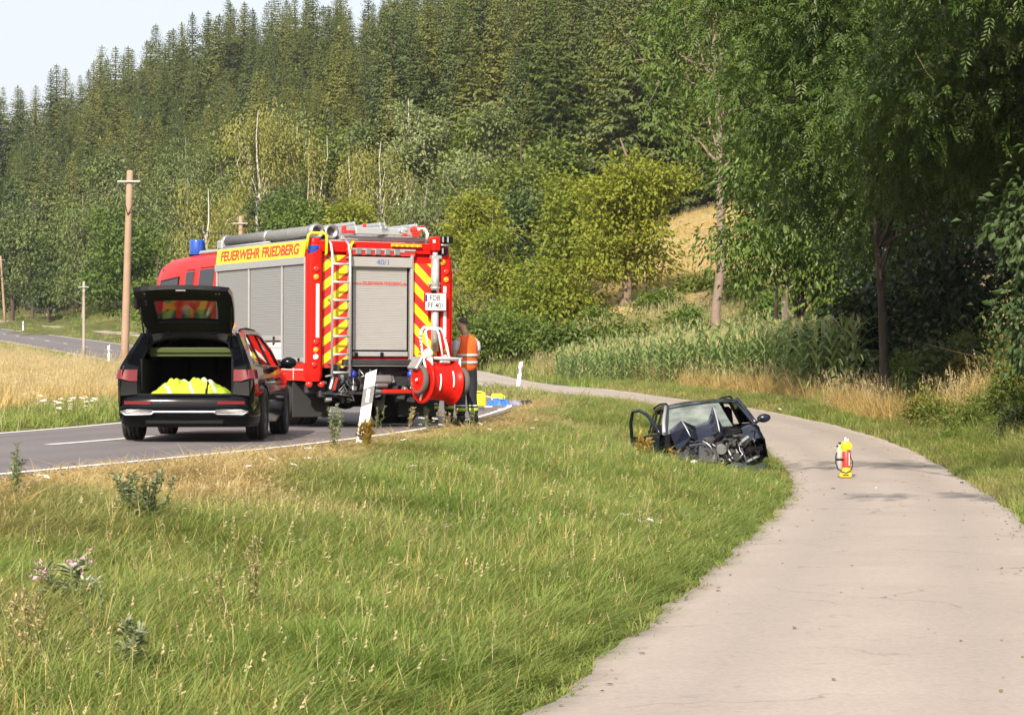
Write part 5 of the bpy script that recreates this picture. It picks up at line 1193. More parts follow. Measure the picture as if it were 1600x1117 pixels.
for s in (-1, 1):
    g = MB(); g.tube([(s * .535, .40, 1.18), (s * .56, .25, 1.42), (s * .575, .10, 1.70)], [.012, .012, .009], 8, 0); g.build('gas_strut', [m_plastic], tgo)
    g = MB(); g.box((s * .30, .55, 1.385), (.10, .10, .05), 0, .012); g.build('hinge', [m_plastic], tgo)
# heap of hi-vis jackets in the load bay
def cloth_heap(name, mat, loc, size, seed, label, cat, bands=None, parent=None, rz=0., n=90, m=48, hfun=None, amp=.22):
    rng = np.random.default_rng(seed); ph = rng.random(8) * 6; V = []; Q = []; MI = []
    for i in range(n + 1):
        for j in range(m + 1):
            u, v = 2 * i / n - 1, 2 * j / m - 1
            env = (1 - abs(u) ** 3.2) * (1 - abs(v) ** 2.6) if hfun is None else hfun(u, v)
            w = .5 * math.sin(7 * u + 3 * v + ph[0]) + .4 * math.sin(13 * u - 7 * v + ph[1]) + .3 * math.sin(5 * v + 19 * u + ph[2]) + .08 * math.sin(27 * u + 9 * v + ph[6]) + .35 * abs(math.sin(9 * v + 4 * u + ph[3]))
            e = 1 + .06 * math.sin(5 * u * v + ph[4])
            V.append((u * size[0] * e, v * size[1] * e + .04 * math.sin(6 * u + ph[5]), max(.004, size[2] * env ** .7 * (.78 + amp * w))))
    for i in range(n):
        for j in range(m):
            Q.append((i * (m + 1) + j, (i + 1) * (m + 1) + j, (i + 1) * (m + 1) + j + 1, i * (m + 1) + j + 1))
            MI.append(0 if bands is None else bands(2 * i / n - 1, 2 * j / m - 1, rng))
    o = obj(name, np_mesh(name, np.array(V), quads=Q, mats=mat, mat_idx=MI, smooth=True)); o.location = loc; o.rotation_euler = (0, 0, rz)
    md = o.modifiers.new('s', 'SUBSURF'); md.levels = 1; md.render_levels = 1
    return tag(o, label, cat)
cloth_heap('hi_vis_jacket', [m_hv, m_refl, m_inter], (-4.13 + .03, 28.25 + .40, cz_ + .605), (.46, .26, .20), 4, 'crumpled bright yellow hi-vis jackets heaped in the open boot of the black estate car', 'jacket',
           lambda u, v, r: 1 if abs((u * 2.1 + v * .9) % 1.3 - .6) < .09 else (2 if abs(u - .52 - .05 * v) < .03 else 0), amp=.24, hfun=lambda u, v: (1 - abs(u) ** 5) * (1 - abs(v) ** 3) * (1 + .25 * math.cos(2.4 * u)) * .85)
# ------------------------------------------------------------ the fire engine
m_red = M('fire_red_paint', (.56, .012, .008), .3, var=.06, scale=2, coat=.0, spec=.1); m_yel = M('yellow_sheeting', (.80, .62, .02), .45, var=.06); m_chev_r = M('red_sheeting', (.58, .025, .02), .45, var=.06)
m_shut = M('side_shutter_aluminium_shaded', (.27, .275, .28), .45, .3, var=.05, scale=8); m_shut_r = M('rear_shutter_aluminium_sunlit', (.37, .36, .35), .45, .3, var=.05, scale=8)  # side shutters darker and cooler than rear: their shade put into the colour
m_sheet = M('grey_sheet', (.37, .38, .39), .45, .4, var=.05); m_blue = M('blue_beacon', (.012, .06, .34), .15, coat=.6); m_hose = M('grey_suction_hose', (.135, .14, .14), .6, var=.3, scale=12)
m_ytube = M('yellow_handle', (.85, .56, .015), .35, coat=.3); m_wht = M('white_paint', (.78, .78, .76), .45, var=.06); m_bluecap = M('blue_coupling', (.02, .04, .38), .4); m_letr = M('red_lettering', (.55, .035, .02), .5); m_letb = M('blue_lettering', (.10, .14, .34), .5); m_blk = M('black_lettering', (.02, .02, .025), .5)
tz = road_z(-2.3, 37.5); FT = empty('fire_engine', (-2.08, 35.47, tz + .005), 0, 'red fire engine with yellow banner lettering and hazard stripes standing on the road', 'fire engine', rot=(math.radians(.7), 0, math.radians(27)))
def fpart(mb, name, mats, parent=None, **k): return mb.build(name, mats, parent or FT, **k)
TOP = 2.92
# box body
b = MB()
b.box((0, 2.15, 1.86), (2.40, 4.06, 1.66), 0, .01)                          # core
b.prism([(-1.25, 2.66), (-1.215, TOP), (1.215, TOP), (1.25, 2.66)], .12, 4.22, 'y', 0)
b.box((0, 2.17, TOP + .012), (2.40, 4.10, .03), 1)
for s in (-1, 1): b.box((s * 1.215, .07, 1.75), (.07, .10, 1.5), 0)
fpart(b, 'body', [m_red, m_sheet])
for s in (-1, 1):                                                            # red skirts with white contour tape
    b = MB(); b.box((s * 1.18, .62, .885), (.13, 1.02, .33), 0, .01); b.box((s * 1.247, .62, .90), (.006, 1.0, .012), 1); b.box((s * 1.247, .60, .89), (.006, .014, .3), 1); fpart(b, 'skirt', [m_red, m_wht])
    b = MB(); b.box((s * 1.18, 3.2, .885), (.13, 1.9, .33), 0, .01); b.box((s * 1.247, 3.2, .90), (.006, 1.88, .012), 1); fpart(b, 'skirt', [m_red, m_wht])
    b = MB(); b.box((s * 1.262, 2.17, 2.605), (.03, 4.16, .115), 0, .006); fpart(b, 'shutter_box', [m_sheet])
    spans = [(.14, 1.06, 1.02), (1.12, 2.58, 1.36 if s < 0 else 1.02), (2.64, 4.16, 1.02)]
    for (ya, yb, zb) in spans:                                               # roller shutters built of slats
        b = MB(); k = int((2.545 - zb - .06) / .040)
        for i in range(k):
            z = 2.54 - .040 * i; b.box((s * 1.238, (ya + yb) / 2, z - .019), (.016, yb - ya - .05, .0385), 0, .003)
        b.box((s * 1.236, (ya + yb) / 2, (2.54 + zb) / 2), (.008, yb - ya - .04, 2.53 - zb), 0)
        sh = fpart(b, 'roller_shutter', [m_shut])
        b = MB(); b.box((s * 1.245, (ya + yb) / 2, zb + .035), (.035, yb - ya - .05, .075), 0, .006)
        for q in (.2, .8): b.box((s * 1.268, ya + (yb - ya) * q, zb + .035), (.03, .05, .06), 1, .008)
        fpart(b, 'handle_bar', [m_sheet, m_plastic], sh)
    for y in (.115, 1.09, 2.61, 4.185): b = MB(); b.box((s * 1.25, y, 1.79), (.035, .042, 1.58), 0, .006); fpart(b, 'door_post', [m_sheet])
    # gear behind the half-raised shutter
    if s < 0:
        b = MB(); b.box((-1.20, 1.85, 1.19), (.05, 1.36, .30), 0, .02); b.box((-1.225, 1.85, 1.27), (.04, 1.3, .05), 0, .01); b.box((-1.23, 1.5, 1.30), (.04, .05, .05), 1); b.box((-1.23, 2.1, 1.30), (.04, .05, .05), 1); fpart(b, 'equipment_tray', [m_wht, m_plastic])
    # banner along the roof edge
    T = Matrix.Translation((s * 1.234, 2.17, 2.79)) @ Matrix.Rotation(-s * math.radians(7.7), 4, 'Y')
    b = MB(); b.box((s * .012, 0, 0), (.012, 4.08, .255), 0, T=T); bn = fpart(b, 'banner', [m_yel])
    rot = Matrix.Rotation(-PI / 2, 4, 'Z') if s < 0 else Matrix.Rotation(PI / 2, 4, 'Z')
    if s < 0: lettering('lettering', 'FEUERWEHR FRIEDBERG', .235, m_letr, bn, T @ Matrix.Translation((-.022, 0, -.004)) @ Matrix.Rotation(-PI / 2, 4, 'Z') @ Matrix.Rotation(PI / 2, 4, 'X'), 1.42, .007)
    else: lettering('lettering', 'FEUERWEHR FRIEDBERG', .235, m_letr, bn, T @ Matrix.Translation((.022, 0, -.004)) @ Matrix.Rotation(PI / 2, 4, 'Z') @ Matrix.Rotation(PI / 2, 4, 'X'), 1.42, .007)
# rear face
b = MB(); b.box((0, .10, 1.86), (2.36, .05, 1.68), 0); b.box((0, .08, 2.83), (2.30, .10, .17), 0, .01); fpart(b, 'rear_wall', [m_red])
for s in (-1, 1):                                                            # rounded corner posts with lamp clusters
    b = MB()
    sec = [(1.255, .16), (1.25, .06), (1.225, .0), (1.17, -.025), (1.07, -.03), (1.0, -.01), (1.0, .12)]
    lv = [(.72, .60), (.78, .95), (.86, 1.0), (2.50, 1.0), (2.60, .97), (2.70, .80)]
    b.grid([[(s * (1.13 + (x - 1.13) * k_), y, z + (.10 * (1.25 - x) / .25 if z > 2.45 else (-.10 * (1 - (1.25 - x) / .25) if False else 0))) for x, y in sec] for z, k_ in lv], 0, True, s > 0)
    b.prism([(s * x, y) for x, y in sec], .72, .725, 'z', 0)
    ps = fpart(b, 'corner_post', [m_red])
    def lamp(name, mat, x, z, r):
        q = MB(); q.lathe([(1e-3, .022), (r * .6, .02), (r * .92, .010), (r, 0), (r, -.02)], 18, 0, Matrix.Translation((s * x, -.034, z)) @ Matrix.Rotation(PI / 2, 4, 'X')); q.lathe([(r * 1.12, .004), (r * 1.12, -.02)], 18, 1, Matrix.Translation((s * x, -.03, z)) @ Matrix.Rotation(PI / 2, 4, 'X')); fpart(q, name, [mat, m_red], ps)
    lamp('tail_lamp', m_redl, 1.12, 2.47, .052); lamp('indicator', m_amber, 1.12, 2.345, .048)
    lamp('tail_lamp', m_redl, 1.12, 1.33, .05); lamp('indicator', m_amber, 1.12, 1.21, .046); lamp('reversing_lamp', m_white_l, 1.12, 1.10, .046); lamp('fog_lamp', m_redl, 1.15, .98, .046)
    q = MB(); q.box((s * 1.095, -.036, 1.82), (.055, .012, .84), 0, .005); fpart(q, 'reflective_strip', [m_wht], ps)
    q = MB()
    for dx in (0, .2): q.lathe([(1e-3, .03), (.04, .025), (.052, 0), (.052, -.05)], 14, 0, Matrix.Translation((s * (1.2 - dx), .02, .675)) @ Matrix.Rotation(PI / 2, 4, 'X'))
    fpart(q, 'round_reflector', [m_redl], ps)
    q = MB(); q.lathe([(.10, 0), (.10, .10), (.09, .115)], 20, 0, Matrix.Translation((s * 1.10, .12, 2.745 + .10))); q.lathe([(.092, -.14), (.105, -.12), (.105, 0)], 20, 1, Matrix.Translation((s * 1.10, .12, 2.745 + .10))); fpart(q, 'corner_beacon', [m_red, m_blue])
def stripes(name, x0, x1, z0, z1, y, slope, w, ph, parent):
    """diagonal hazard sheeting: clipped yellow bands proud of a red sheet"""
    b = MB(); b.box(((x0 + x1) / 2, y + .006, (z0 + z1) / 2), (x1 - x0, .012, z1 - z0), 0); st = fpart(b, name, [m_chev_r], parent)
    z = z0 - abs(slope) * (x1 - x0) - 2 * w + ph
    def clip(pl, f, sgn):
        out = []
        for i in range(len(pl)):
            a, c = pl[i], pl[(i + 1) % len(pl)]; fa, fc = f(a) * sgn, f(c) * sgn
            if fa >= 0: out.append(a)
            if (fa > 0) != (fc > 0) and fa != fc: t = fa / (fa - fc); out.append((a[0] + (c[0] - a[0]) * t, a[1] + (c[1] - a[1]) * t))
        return out
    while z < z1 + abs(slope) * (x1 - x0) + w:
        pl = [(x0, z), (x1, z + slope * (x1 - x0)), (x1, z + slope * (x1 - x0) + w), (x0, z + w)]
        pl = clip(pl, lambda p: p[1] - z0, 1); pl = clip(pl, lambda p: p[1] - z1, -1) if len(pl) > 2 else pl
        if len(pl) > 2: q = MB(); q.prism(pl, y - .004, y + .002, 'y', 0); fpart(q, 'yellow_stripe', [m_yel], st)
        z += 2 * w
stripes('hazard_sheeting', -.99, -.56, .93, 2.70, .06, .72, .145, .05, FT)
stripes('hazard_sheeting', .56, 1.0, .93, 2.60, .06, -.95, .165, .02, FT)
b = MB()
for x in (-.53, .53): b.box((x, .035, 1.80), (.05, .10, 1.86), 0, .006)
b.box((0, .03, 2.60), (1.06, .12, .16), 0, .01); fr = fpart(b, 'shutter_frame', [m_shut_r])
lettering('lettering', '40/1', .12, m_letb, fr, Matrix.Translation((.02, -.034, 2.60)) @ Matrix.Rotation(PI / 2, 4, 'X'), 1.1)
b = MB(); k = 34
for i in range(k): b.box((0, .052, 2.505 - .0385 * i), (.93, .014, .037), 0, .003)
b.box((0, .066, 1.86), (1.0, .014, 1.44), 1); rs = fpart(b, 'roller_shutter', [m_shut_r, m_plastic])
lettering('lettering', 'www.FEUERWEHR-FRIEDBERG.de', .078, m_letr, rs, Matrix.Translation((0, .04, 2.265)) @ Matrix.Rotation(PI / 2, 4, 'X'), .80)
b = MB(); b.box((0, .04, 1.15), (.95, .04, .075), 0, .006); b.box((-.42, .01, 1.14), (.05, .04, .08), 1, .01); b.box((.02, .01, 1.14), (.05, .04, .08), 1, .01); fpart(b, 'handle_bar', [m_sheet, m_plastic], rs)
b = MB(); b.box((0, .02, 2.745), (1.16, .06, .075), 0); b.box((0, .02, 2.80), (1.16, .09, .03), 1)
for i in range(5): b.box((-.40 + .165 * i, -.012, 2.765), (.10, .05, .10), 2, .01)
b.box((.33, -.012, 2.78), (.12, .03, .04), 1); fpart(b, 'warning_light_bar', [m_chev_r, m_sheet, m_steel])
b = MB(); b.box((0, .0, 1.02), (1.3, .14, .09), 0, .01); b.box((0, -.04, .97), (1.3, .02, .02), 1); fpart(b, 'tailboard', [m_dsteel, m_sheet])
# ladder up the rear
b = MB()
for x in (-.885, -.585): b.tube([(x, -.12, .80), (x, -.12, 2.70), (x, -.06, 2.86), (x, .06, 2.93)], .022, 8, 0)
ld = fpart(b, 'access_ladder', [m_alu])
for i in range(7): b = MB(); b.cyl((-.885, -.12, .86 + .282 * i), (-.585, -.12, .86 + .282 * i), .018, n=8); fpart(b, 'rung', [m_alu], ld)
b = MB()
for z in (1.0, 2.0, 2.65):
    for x in (-.885, -.585): b.tube([(x, -.12, z), (x, .06, z)], .012, 6, 0)
fpart(b, 'ladder_bracket', [m_steel], ld)
for pts in ([(-1.24, .05, 2.78), (-1.24, .0, 3.0), (-1.20, -.01, 3.03), (-.98, -.01, 3.03), (-.94, -.01, 2.99), (-.94, -.01, 2.72), (-.94, .05, 2.68)], [(-.54, .05, 2.64), (-.54, -.03, 2.68), (-.54, -.03, 2.86), (-.50, -.03, 2.90), (-.42, .10, 2.90), (-.40, .16, 2.85)]):
    b = MB(); b.tube(pts, .024, 8, 0); fpart(b, 'grab_handle', [m_ytube])
# lamp mast
b = MB(); b.cyl((.905, -.07, 1.2), (.905, -.07, 2.02), .06, n=18); b.cyl((.905, -.07, 2.02), (.905, -.07, 2.68), .066, n=18); b.lathe([(.08, 0), (.08, .03)], 18, 0, Matrix.Translation((.905, -.07, 2.2))); b.box((.905, -.03, 2.28), (.2, .08, .05), 0, .01); b.box((.92, -.06, 2.70), (.17, .12, .06), 0, .01); b.cyl((.905, -.07, 2.68), (.905, -.07, 2.80), .045, n=12); mast = fpart(b, 'lamp_mast', [m_alu])
b = MB(); b.box((.90, -.07, 2.905), (.15, .17, .24), 0, .03); b.box((.845, -.158, 2.95), (.04, .01, .05), 1); fpart(b, 'mast_head', [m_red, m_wht], mast)
for (x, z, w) in ((1.03, 2.985, .075), (1.14, 2.985, .12), (1.04, 2.80, .10)):
    b = MB(); b.box((x, -.06, z), (w, .13, .11), 0, .015); b.box((x - w / 2 + .02, -.128, z), (.025, .008, .09), 1); fpart(b, 'floodlight', [m_plastic, m_sheet], mast)
b = MB(); b.tube([(.96, -.07, 2.90), (1.14, -.07, 2.895)], .022, 8, 0); fpart(b, 'lamp_arm', [m_alu], mast)
b = MB(); b.lathe([(1e-3, .03), (.045, .02), (.055, 0), (.055, -.04)], 14, 0, Matrix.Translation((1.06, -.03, 2.62)) @ Matrix.Rotation(PI / 2, 4, 'X')); fpart(b, 'work_lamp', [m_amber])
# number plate
b = MB(); b.box((.88, -.155, 1.985), (.36, .012, .27), 0, .01); b.box((.71, -.163, 2.045), (.035, .004, .11), 1); b.box((.88, -.13, 1.985), (.39, .04, .30), 2, .01); b.box((.84, -.15, 2.15), (.09, .06, .05), 3, .01); pl = fpart(b, 'number_plate', [m_wht, m_bluecap, m_red, m_plastic])
lettering('lettering', 'FDB', .125, m_blk, pl, Matrix.Translation((.86, -.163, 2.045)) @ Matrix.Rotation(PI / 2, 4, 'X'), .85, .001); lettering('lettering', 'FF 401', .125, m_blk, pl, Matrix.Translation((.88, -.163, 1.925)) @ Matrix.Rotation(PI / 2, 4, 'X'), .85, .001)
b = MB(); b.lathe([(1e-3, .003), (.017, .003), (.017, 0)], 12, 0, Matrix.Translation((1.015, -.162, 2.075)) @ Matrix.Rotation(PI / 2, 4, 'X')); b.lathe([(1e-3, .003), (.015, .003), (.015, 0)], 12, 0, Matrix.Translation((1.015, -.162, 2.03)) @ Matrix.Rotation(PI / 2, 4, 'X')); fpart(b, 'plate_seal', [m_refl], pl)
# underside, rear chassis, couplings
b = MB()
for x in (-.42, .42): b.box((x, 3.8, .78), (.10, 7.2, .26), 0, .01)
b.box((0, .35, .60), (2.3, .12, .16), 0, .02); b.box((-.75, .18, .52), (.5, .14, .12), 0, .02); b.box((.8, .18, .52), (.4, .14, .12), 0, .02); b.box((0, .2, .80), (1.5, .12, .34), 0, .02); b.box((0, 2.4, .98), (2.3, 4.2, .10), 0)
for i in range(46):
    x, z = R.uniform(-.95, .85), R.uniform(.42, .95); b.box((x, .1 + R.uniform(-.04, .06), z), (R.uniform(.03, .14), .10, R.uniform(.03, .12)), R.choice([0, 0, 1]), .01, rot=(R.uniform(-.3, .3), R.uniform(-.3, .3), R.uniform(-.3, .3)))
for i in range(14):
    x, z = R.uniform(-.9, .8), R.uniform(.5, .95); b.tube([(x, .02, z), (x + R.uniform(-.12, .12), -.02, z - .1), (x + R.uniform(-.2, .2), .05, z - R.uniform(.05, .2))], .014, 6, R.choice([0, 1]))
b.box((.0, 5.7, .8), (1.9, 2.4, .5), 0, .03); b.box((0, 3.2, .52), (1.5, 2.6, .5), 0, .04); b.cyl((-1.0, 1.45, .5), (1.0, 1.45, .5), .11, n=12); b.sphere((0, 1.45, .48), .24, 14, 8, 0); b.cyl((-1.0, 6.25, .5), (1.0, 6.25, .5), .10, n=12)
fpart(b, 'chassis', [m_dsteel, m_steel])
b = MB(); b.box((.28, .0, .565), (.50, .02, .055), 0); b.box((.0, .05, .53), (1.9, .1, .04), 1, .01); fpart(b, 'underrun_bar', [m_redl, m_dsteel])
b = MB(); b.box((.02, .0, .75), (.36, .10, .14), 0, .04); b.box((.02, .02, .66), (.24, .08, .08), 0, .03); fpart(b, 'tow_coupling', [m_steel])
for x in (-.50, .52):
    b = MB(); b.lathe([(1e-3, .05), (.03, .05), (.035, .03), (.06, .03), (.068, 0), (.06, -.05)], 16, 0, Matrix.Translation((x, -.03, .83)) @ Matrix.Rotation(PI / 2, 4, 'X')); b.tube([(x, -.06, .78), (x + .01, -.06, .55)], .008, 6, 1); fpart(b, 'hose_coupling', [m_bluecap, m_steel])
for x in (-.83, .56):
    T = Matrix.Translation((x, -.05, .70)) @ Matrix.Rotation(.28, 4, 'Y'); b = MB(); b.box((0, 0, 0), (.13, .02, .22), 0, T=T); b.box((-.035, -.012, -.01), (.03, .006, .2), 1, T=T); b.box((.03, -.012, -.01), (.03, .006, .2), 2, T=T); fpart(b, 'warning_plate', [m_dsteel, m_wht, m_redl])
for s in (-1, 1):
    b = MB(); b.box((s * .92, .66, .42), (.64, .03, .56), 0, .01); fpart(b, 'mudflap', [m_rubber])
    for x in (.72, 1.02): wheel(FT, s * x, 1.45, .50, .27, s if x > .9 else -s, m_wht, 8, .58)
    wheel(FT, s * 1.02, 6.25, .50, .30, s, m_wht, 8, .58)
# roof load: suction hoses, ladders
b = MB()
for dx, z in ((0, 3.075), (.24, 3.07)): b.tube([(-1.02 + dx, .25, z), (-1.02 + dx, 4.4, z)], .098, 16, 0)
sh = fpart(b, 'suction_hose', [m_hose])
for y in (.28, 2.3, 4.3):
    q = MB()
    for dx in (0, .24): q.lathe([(.098, -.06), (.118, -.05), (.118, .05), (.098, .06)], 16, 0, Matrix.Translation((-1.02 + dx, y, 3.072)) @ Matrix.Rotation(PI / 2, 4, 'X'))
    fpart(q, 'hose_collar', [m_steel], sh)
q = MB()
for dx in (0, .24): q.lathe([(.115, .02), (.118, .06), (.08, .065), (.07, -.2), (1e-3, -.2)], 16, 0 if dx else 0, Matrix.Translation((-1.02 + dx, .22, 3.072)) @ Matrix.Rotation(PI / 2, 4, 'X'))
fpart(q, 'hose_end', [m_steel], sh)
b = MB()
for lvl, (x0, x1) in enumerate(((-.42, .10), (.02, .66))):
    z = 3.04 + .10 * lvl * 0
    for x in (x0, x1):
        b.box((x, 2.3, z + .06), (.035, 4.5, .16), 0, .006); b.box((x, 2.3, z + .17), (.03, 4.4, .05), 0, .006)
    for i in range(14): b.cyl((x0, .3 + .31 * i, z + .06), (x1, .3 + .31 * i, z + .06), .016, n=6)
    b.box(((x0 + x1) / 2, .02, z + .05), (x1 - x0 + .05, .06, .11), 0, .01)
lad = fpart(b, 'roof_ladder', [m_alu])
b = MB(); b.box((-.62, .06, 3.10), (.05, .1, .13), 0, .01); b.box((-.44, .03, 3.07), (.30, .06, .05), 0, .01); b.box((-.28, .03, 3.13), (.05, .06, .14), 0, .01)
for i in range(12): b.box((.28 + R.uniform(-.02, .42), -.01 + R.uniform(-.05, .05), 3.10 + R.uniform(-.06, .09)), (R.uniform(.05, .16), .06, R.uniform(.025, .06)), R.choice([0, 0, 1]), .01, rot=(0, R.uniform(-.5, .5), 0))
fpart(b, 'ladder_fitting', [m_redl, m_alu])
b = MB(); b.box((.1, .6, 2.975), (1.5, 1.0, .07), 0, .01); b.tube([(.62, -.02, 3.13), (.74, -.02, 3.14), (.80, .0, 3.07), (.80, .02, 2.98)], .03, 8, 1); b.box((.62, .0, 3.08), (.05, .05, .16), 1, .01); fpart(b, 'ladder_rack', [m_sheet, m_wht])
b = MB(); b.box((.42, -.02, 2.875), (.52, .03, .045), 0)
for i in range(6): b.box((.20 + .09 * i, -.038, 2.875), (.06, .01, .03), 1)
fpart(b, 'traffic_light_bar', [m_ytube, m_amber])
b = MB(); b.tube([(-1.12, 2.0, 2.97), (-1.12, 4.2, 2.97)], .02, 6, 0); b.box((-1.1, 4.35, 3.02), (.12, .25, .16), 0, .02); fpart(b, 'roof_rail', [m_sheet])
# cab
def cx_(z): return np.interp(z, [.6, 1.5, 2.0, 2.75, 2.95], [1.22, 1.25, 1.235, 1.15, .98])
b = MB()
prof = [(-1.22, .55), (-1.25, 1.4), (-1.24, 2.0), (-1.175, 2.60), (-1.10, 2.80), (-.96, 2.90), (.96, 2.90), (1.10, 2.80), (1.175, 2.60), (1.24, 2.0), (1.25, 1.4), (1.22, .55)]
def ring(y, kx=1, dz=0, zt=1): return [(x * kx, y, .55 + (z - .55) * zt + dz) for x, z in prof]
b.grid([ring(4.28), ring(5.2), ring(6.3), ring(6.95, .995, 0, .992), ring(7.45, .995, 0, .985), ring(7.78, .985, 0, .955), ring(7.90, .96, 0, .60)], 0, True)
b.prism([(x, z) for x, z in prof], 4.27, 4.275, 'y', 0); b.add(ring(7.90, .96, 0, .60), [tuple(range(12))], 0)
cab = fpart(b, 'cab', [m_red])
b = MB(); b.box((0, 5.2, 2.945), (1.9, 1.7, .08), 0, .03); b.box((0, 4.8, 2.96), (1.8, .8, .09), 0, .03); fpart(b, 'roof_panel', [m_sheet], cab)
def side_at(y, z): return np.interp(z, [.55, 1.4, 2.0, 2.6, 2.8], [1.22, 1.25, 1.24, 1.175, 1.10]) * np.interp(y, [4, 6.3, 6.95, 7.35, 7.6], [1, 1, .998, .995, .99])
for s in (-1, 1):
    for k, poly in enumerate(([(4.55, 1.75), (4.52, 2.62), (5.28, 2.62), (5.40, 1.75)], [(5.60, 1.75), (5.60, 2.60), (6.02, 2.60), (6.08, 1.75)], [(6.42, 1.70), (6.45, 2.50), (7.42, 2.45), (7.60, 1.72)])):
        cxm = sum(p[0] for p in poly) / 4; czm = sum(p[1] for p in poly) / 4; big_ = [(cxm + (y - cxm) * 1.12 , czm + (z - czm) * 1.09) for y, z in poly]
        q = MB(); panel(q, big_, s, side_at, .01, .006); wf = fpart(q, 'window', [m_plastic], cab)
        q = MB(); panel(q, poly, s, side_at, .006, .012); fpart(q, 'pane', [m_dglass], wf)
    q = MB(); panel(q, [(4.30, 1.1), (4.30, 2.72), (4.42, 2.72), (4.36, 2.3), (4.31, 1.1)], s, side_at, .01, .006); fpart(q, 'yellow_edge', [m_yel], cab)
    for y0_, y1_ in ((4.5, 6.2), (6.3, 7.5)):
        q = MB(); 
        for y in (y0_, y1_): panel(q, [(y - .01, .75), (y + .01, .75), (y + .01, 2.7), (y - .01, 2.7)], s, side_at, .01, .004)
        q.box((s * 1.27, y0_ + .15, 1.55), (.03, .16, .04), 0, .01); fpart(q, 'door', [m_plastic], cab)
    q = MB(); q.tube([(s * 1.15, 7.55, 2.35), (s * 1.42, 7.85, 2.42), (s * 1.48, 7.88, 2.2), (s * 1.4, 7.8, 1.75), (s * 1.2, 7.6, 1.7)], .02, 6, 0); q.box((s * 1.47, 7.88, 2.15), (.20, .09, .40), 0, .05); q.box((s * 1.47, 7.832, 2.15), (.15, .01, .33), 1, .004); q.box((s * 1.43, 7.83, 2.15), (.05, .05, .36), 2, .02); fpart(q, 'wing_mirror', [m_plastic, m_glass, m_red], cab)
b = MB(); b.grid([[(x * 1.12, 7.80 + .10 * (1 - t) + .05 * (1 - x * x), 1.7 + .85 * t) for x in np.linspace(-1, 1, 7)] for t in np.linspace(0, 1, 4)], 0, True); fpart(b, 'windscreen', [m_dglass], cab)
b = MB(); b.box((0, 7.92, .75), (2.4, .18, .5), 0, .04); fpart(b, 'front_bumper', [m_wht], cab)
for s in (-1, 1): b = MB(); b.lathe([(.13, -.02), (.135, 0), (.135, .26), (.125, .29), (1e-3, .295)], 24, 0, Matrix.Translation((s * .80, 6.55, 2.92))); b.lathe([(.145, -.03), (.145, .02)], 24, 1, Matrix.Translation((s * .80, 6.55, 2.92))); fpart(b, 'beacon', [m_blue, m_plastic])
for s in (-1, 1):
    b = MB(); b.tube([(s * 1.02, 7.0, .75 + .5), (s * 1.02, 6.8, 1.07), (s * 1.02, 6.25, 1.12), (s * 1.02, 5.7, 1.07), (s * 1.02, 5.5, .8)], .12, 8, 0); fpart(b, 'wheel_arch', [m_plastic])

# ------------------------------------------------------------ hose reel hanging on the tail
HR = empty('hose_reel', (.83, -.50, .94), 0, 'red hose reel trolley with two wheels hanging on the tail of the fire engine', 'hose reel'); 
M_ft = Matrix.Translation(FT.location) @ Euler(FT.rotation_euler).to_matrix().to_4x4()
HR.matrix_world = M_ft @ Matrix.Translation((.76, -.48, .715)) @ Matrix.Rotation(math.radians(6), 4, 'Z') @ Matrix.Rotation(math.radians(3), 4, 'Y') @ Matrix.Diagonal((.95, .92, .92, 1))
b = MB(); RX = Matrix.Rotation(PI / 2, 4, 'Y'); b.lathe([(.36, -.30), (.385, -.29), (.385, -.27), (.33, -.25), (.31, -.1), (.315, .1), (.33, .25), (.385, .27), (.385, .29), (.36, .30)], 40, 0, RX); b.lathe([(1e-3, -.27), (.36, -.30)], 40, 0, RX); b.lathe([(.36, .30), (1e-3, .27)], 40, 0, RX)
drum = b.build('drum', [m_red], HR)
for x, a in ((-.12, -.35), (.13, -.15)):
    q = MB(); q.tube([(x, -.335 * math.cos(a + t), .335 * math.sin(a + t)) for t in np.linspace(-.1, .75, 7)], .014, 6, 0); q.build('drum_slot', [m_wht], drum)
for s in (-1, 1):
    T = Matrix.Translation((s * .40, -.10, .02)) @ RX
    q = MB(); q.lathe([(.205, -.045), (.235, -.05), (.255, -.02), (.255, .02), (.235, .05), (.205, .045)], 32, 0, T); w_ = q.build('wheel', [M('grey_tyre', (.085, .075, .065), .85)], HR)
    q = MB(); q.lathe([(.207, -.04), (.19, -.015), (.05, -.02), (.04, -.05), (1e-3, -.05)], 32, 0, T); q.lathe([(.207, .04), (.19, .015), (.05, .02), (.04, .05), (1e-3, .05)], 32, 0, T); q.lathe([(.025, -.07), (.025, .07), (1e-3, .07)], 12, 1, T); q.build('rim', [m_red, m_wht], w_)
q = MB()
q.tube([(-.27, .03, .36), (-.33, .06, .72), (-.33, .07, .84), (-.27, .08, .92), (.06, .08, .92), (.12, .07, .84), (.18, .05, .62), (.25, .03, .36)], .024, 8, 0)
q.tube([(-.12, .02, .36), (-.25, .05, .86), (-.19, .05, .90), (-.04, .05, .90), (.01, .05, .84), (.11, .02, .38)], .02, 8, 0)
q.tube([(-.36, -.1, .40), (.40, -.1, .42)], .022, 8, 0); q.tube([(-.36, .1, .36), (.40, .1, .36)], .018, 8, 0)
for s in (-1, 1): q.tube([(s * .36, -.1, .41), (s * .335, -.16, .25), (s * .345, -.16, 0), (s * .34, -.05, -.33)], .02, 8, 0)
q.build('frame', [m_wht], HR)
q = MB()
for s, x0 in ((-1, -.325), (1, .145)):
    for i in range(6): q.tube([(x0 + s * .0 + (.016 * i if s > 0 else 0), .06, .78 - .06 * i), (x0 + (.016 * i if s > 0 else 0) + .008 * s, .06, .755 - .06 * i)], .028, 8, 0)
q.build('red_tape', [m_redl], HR)
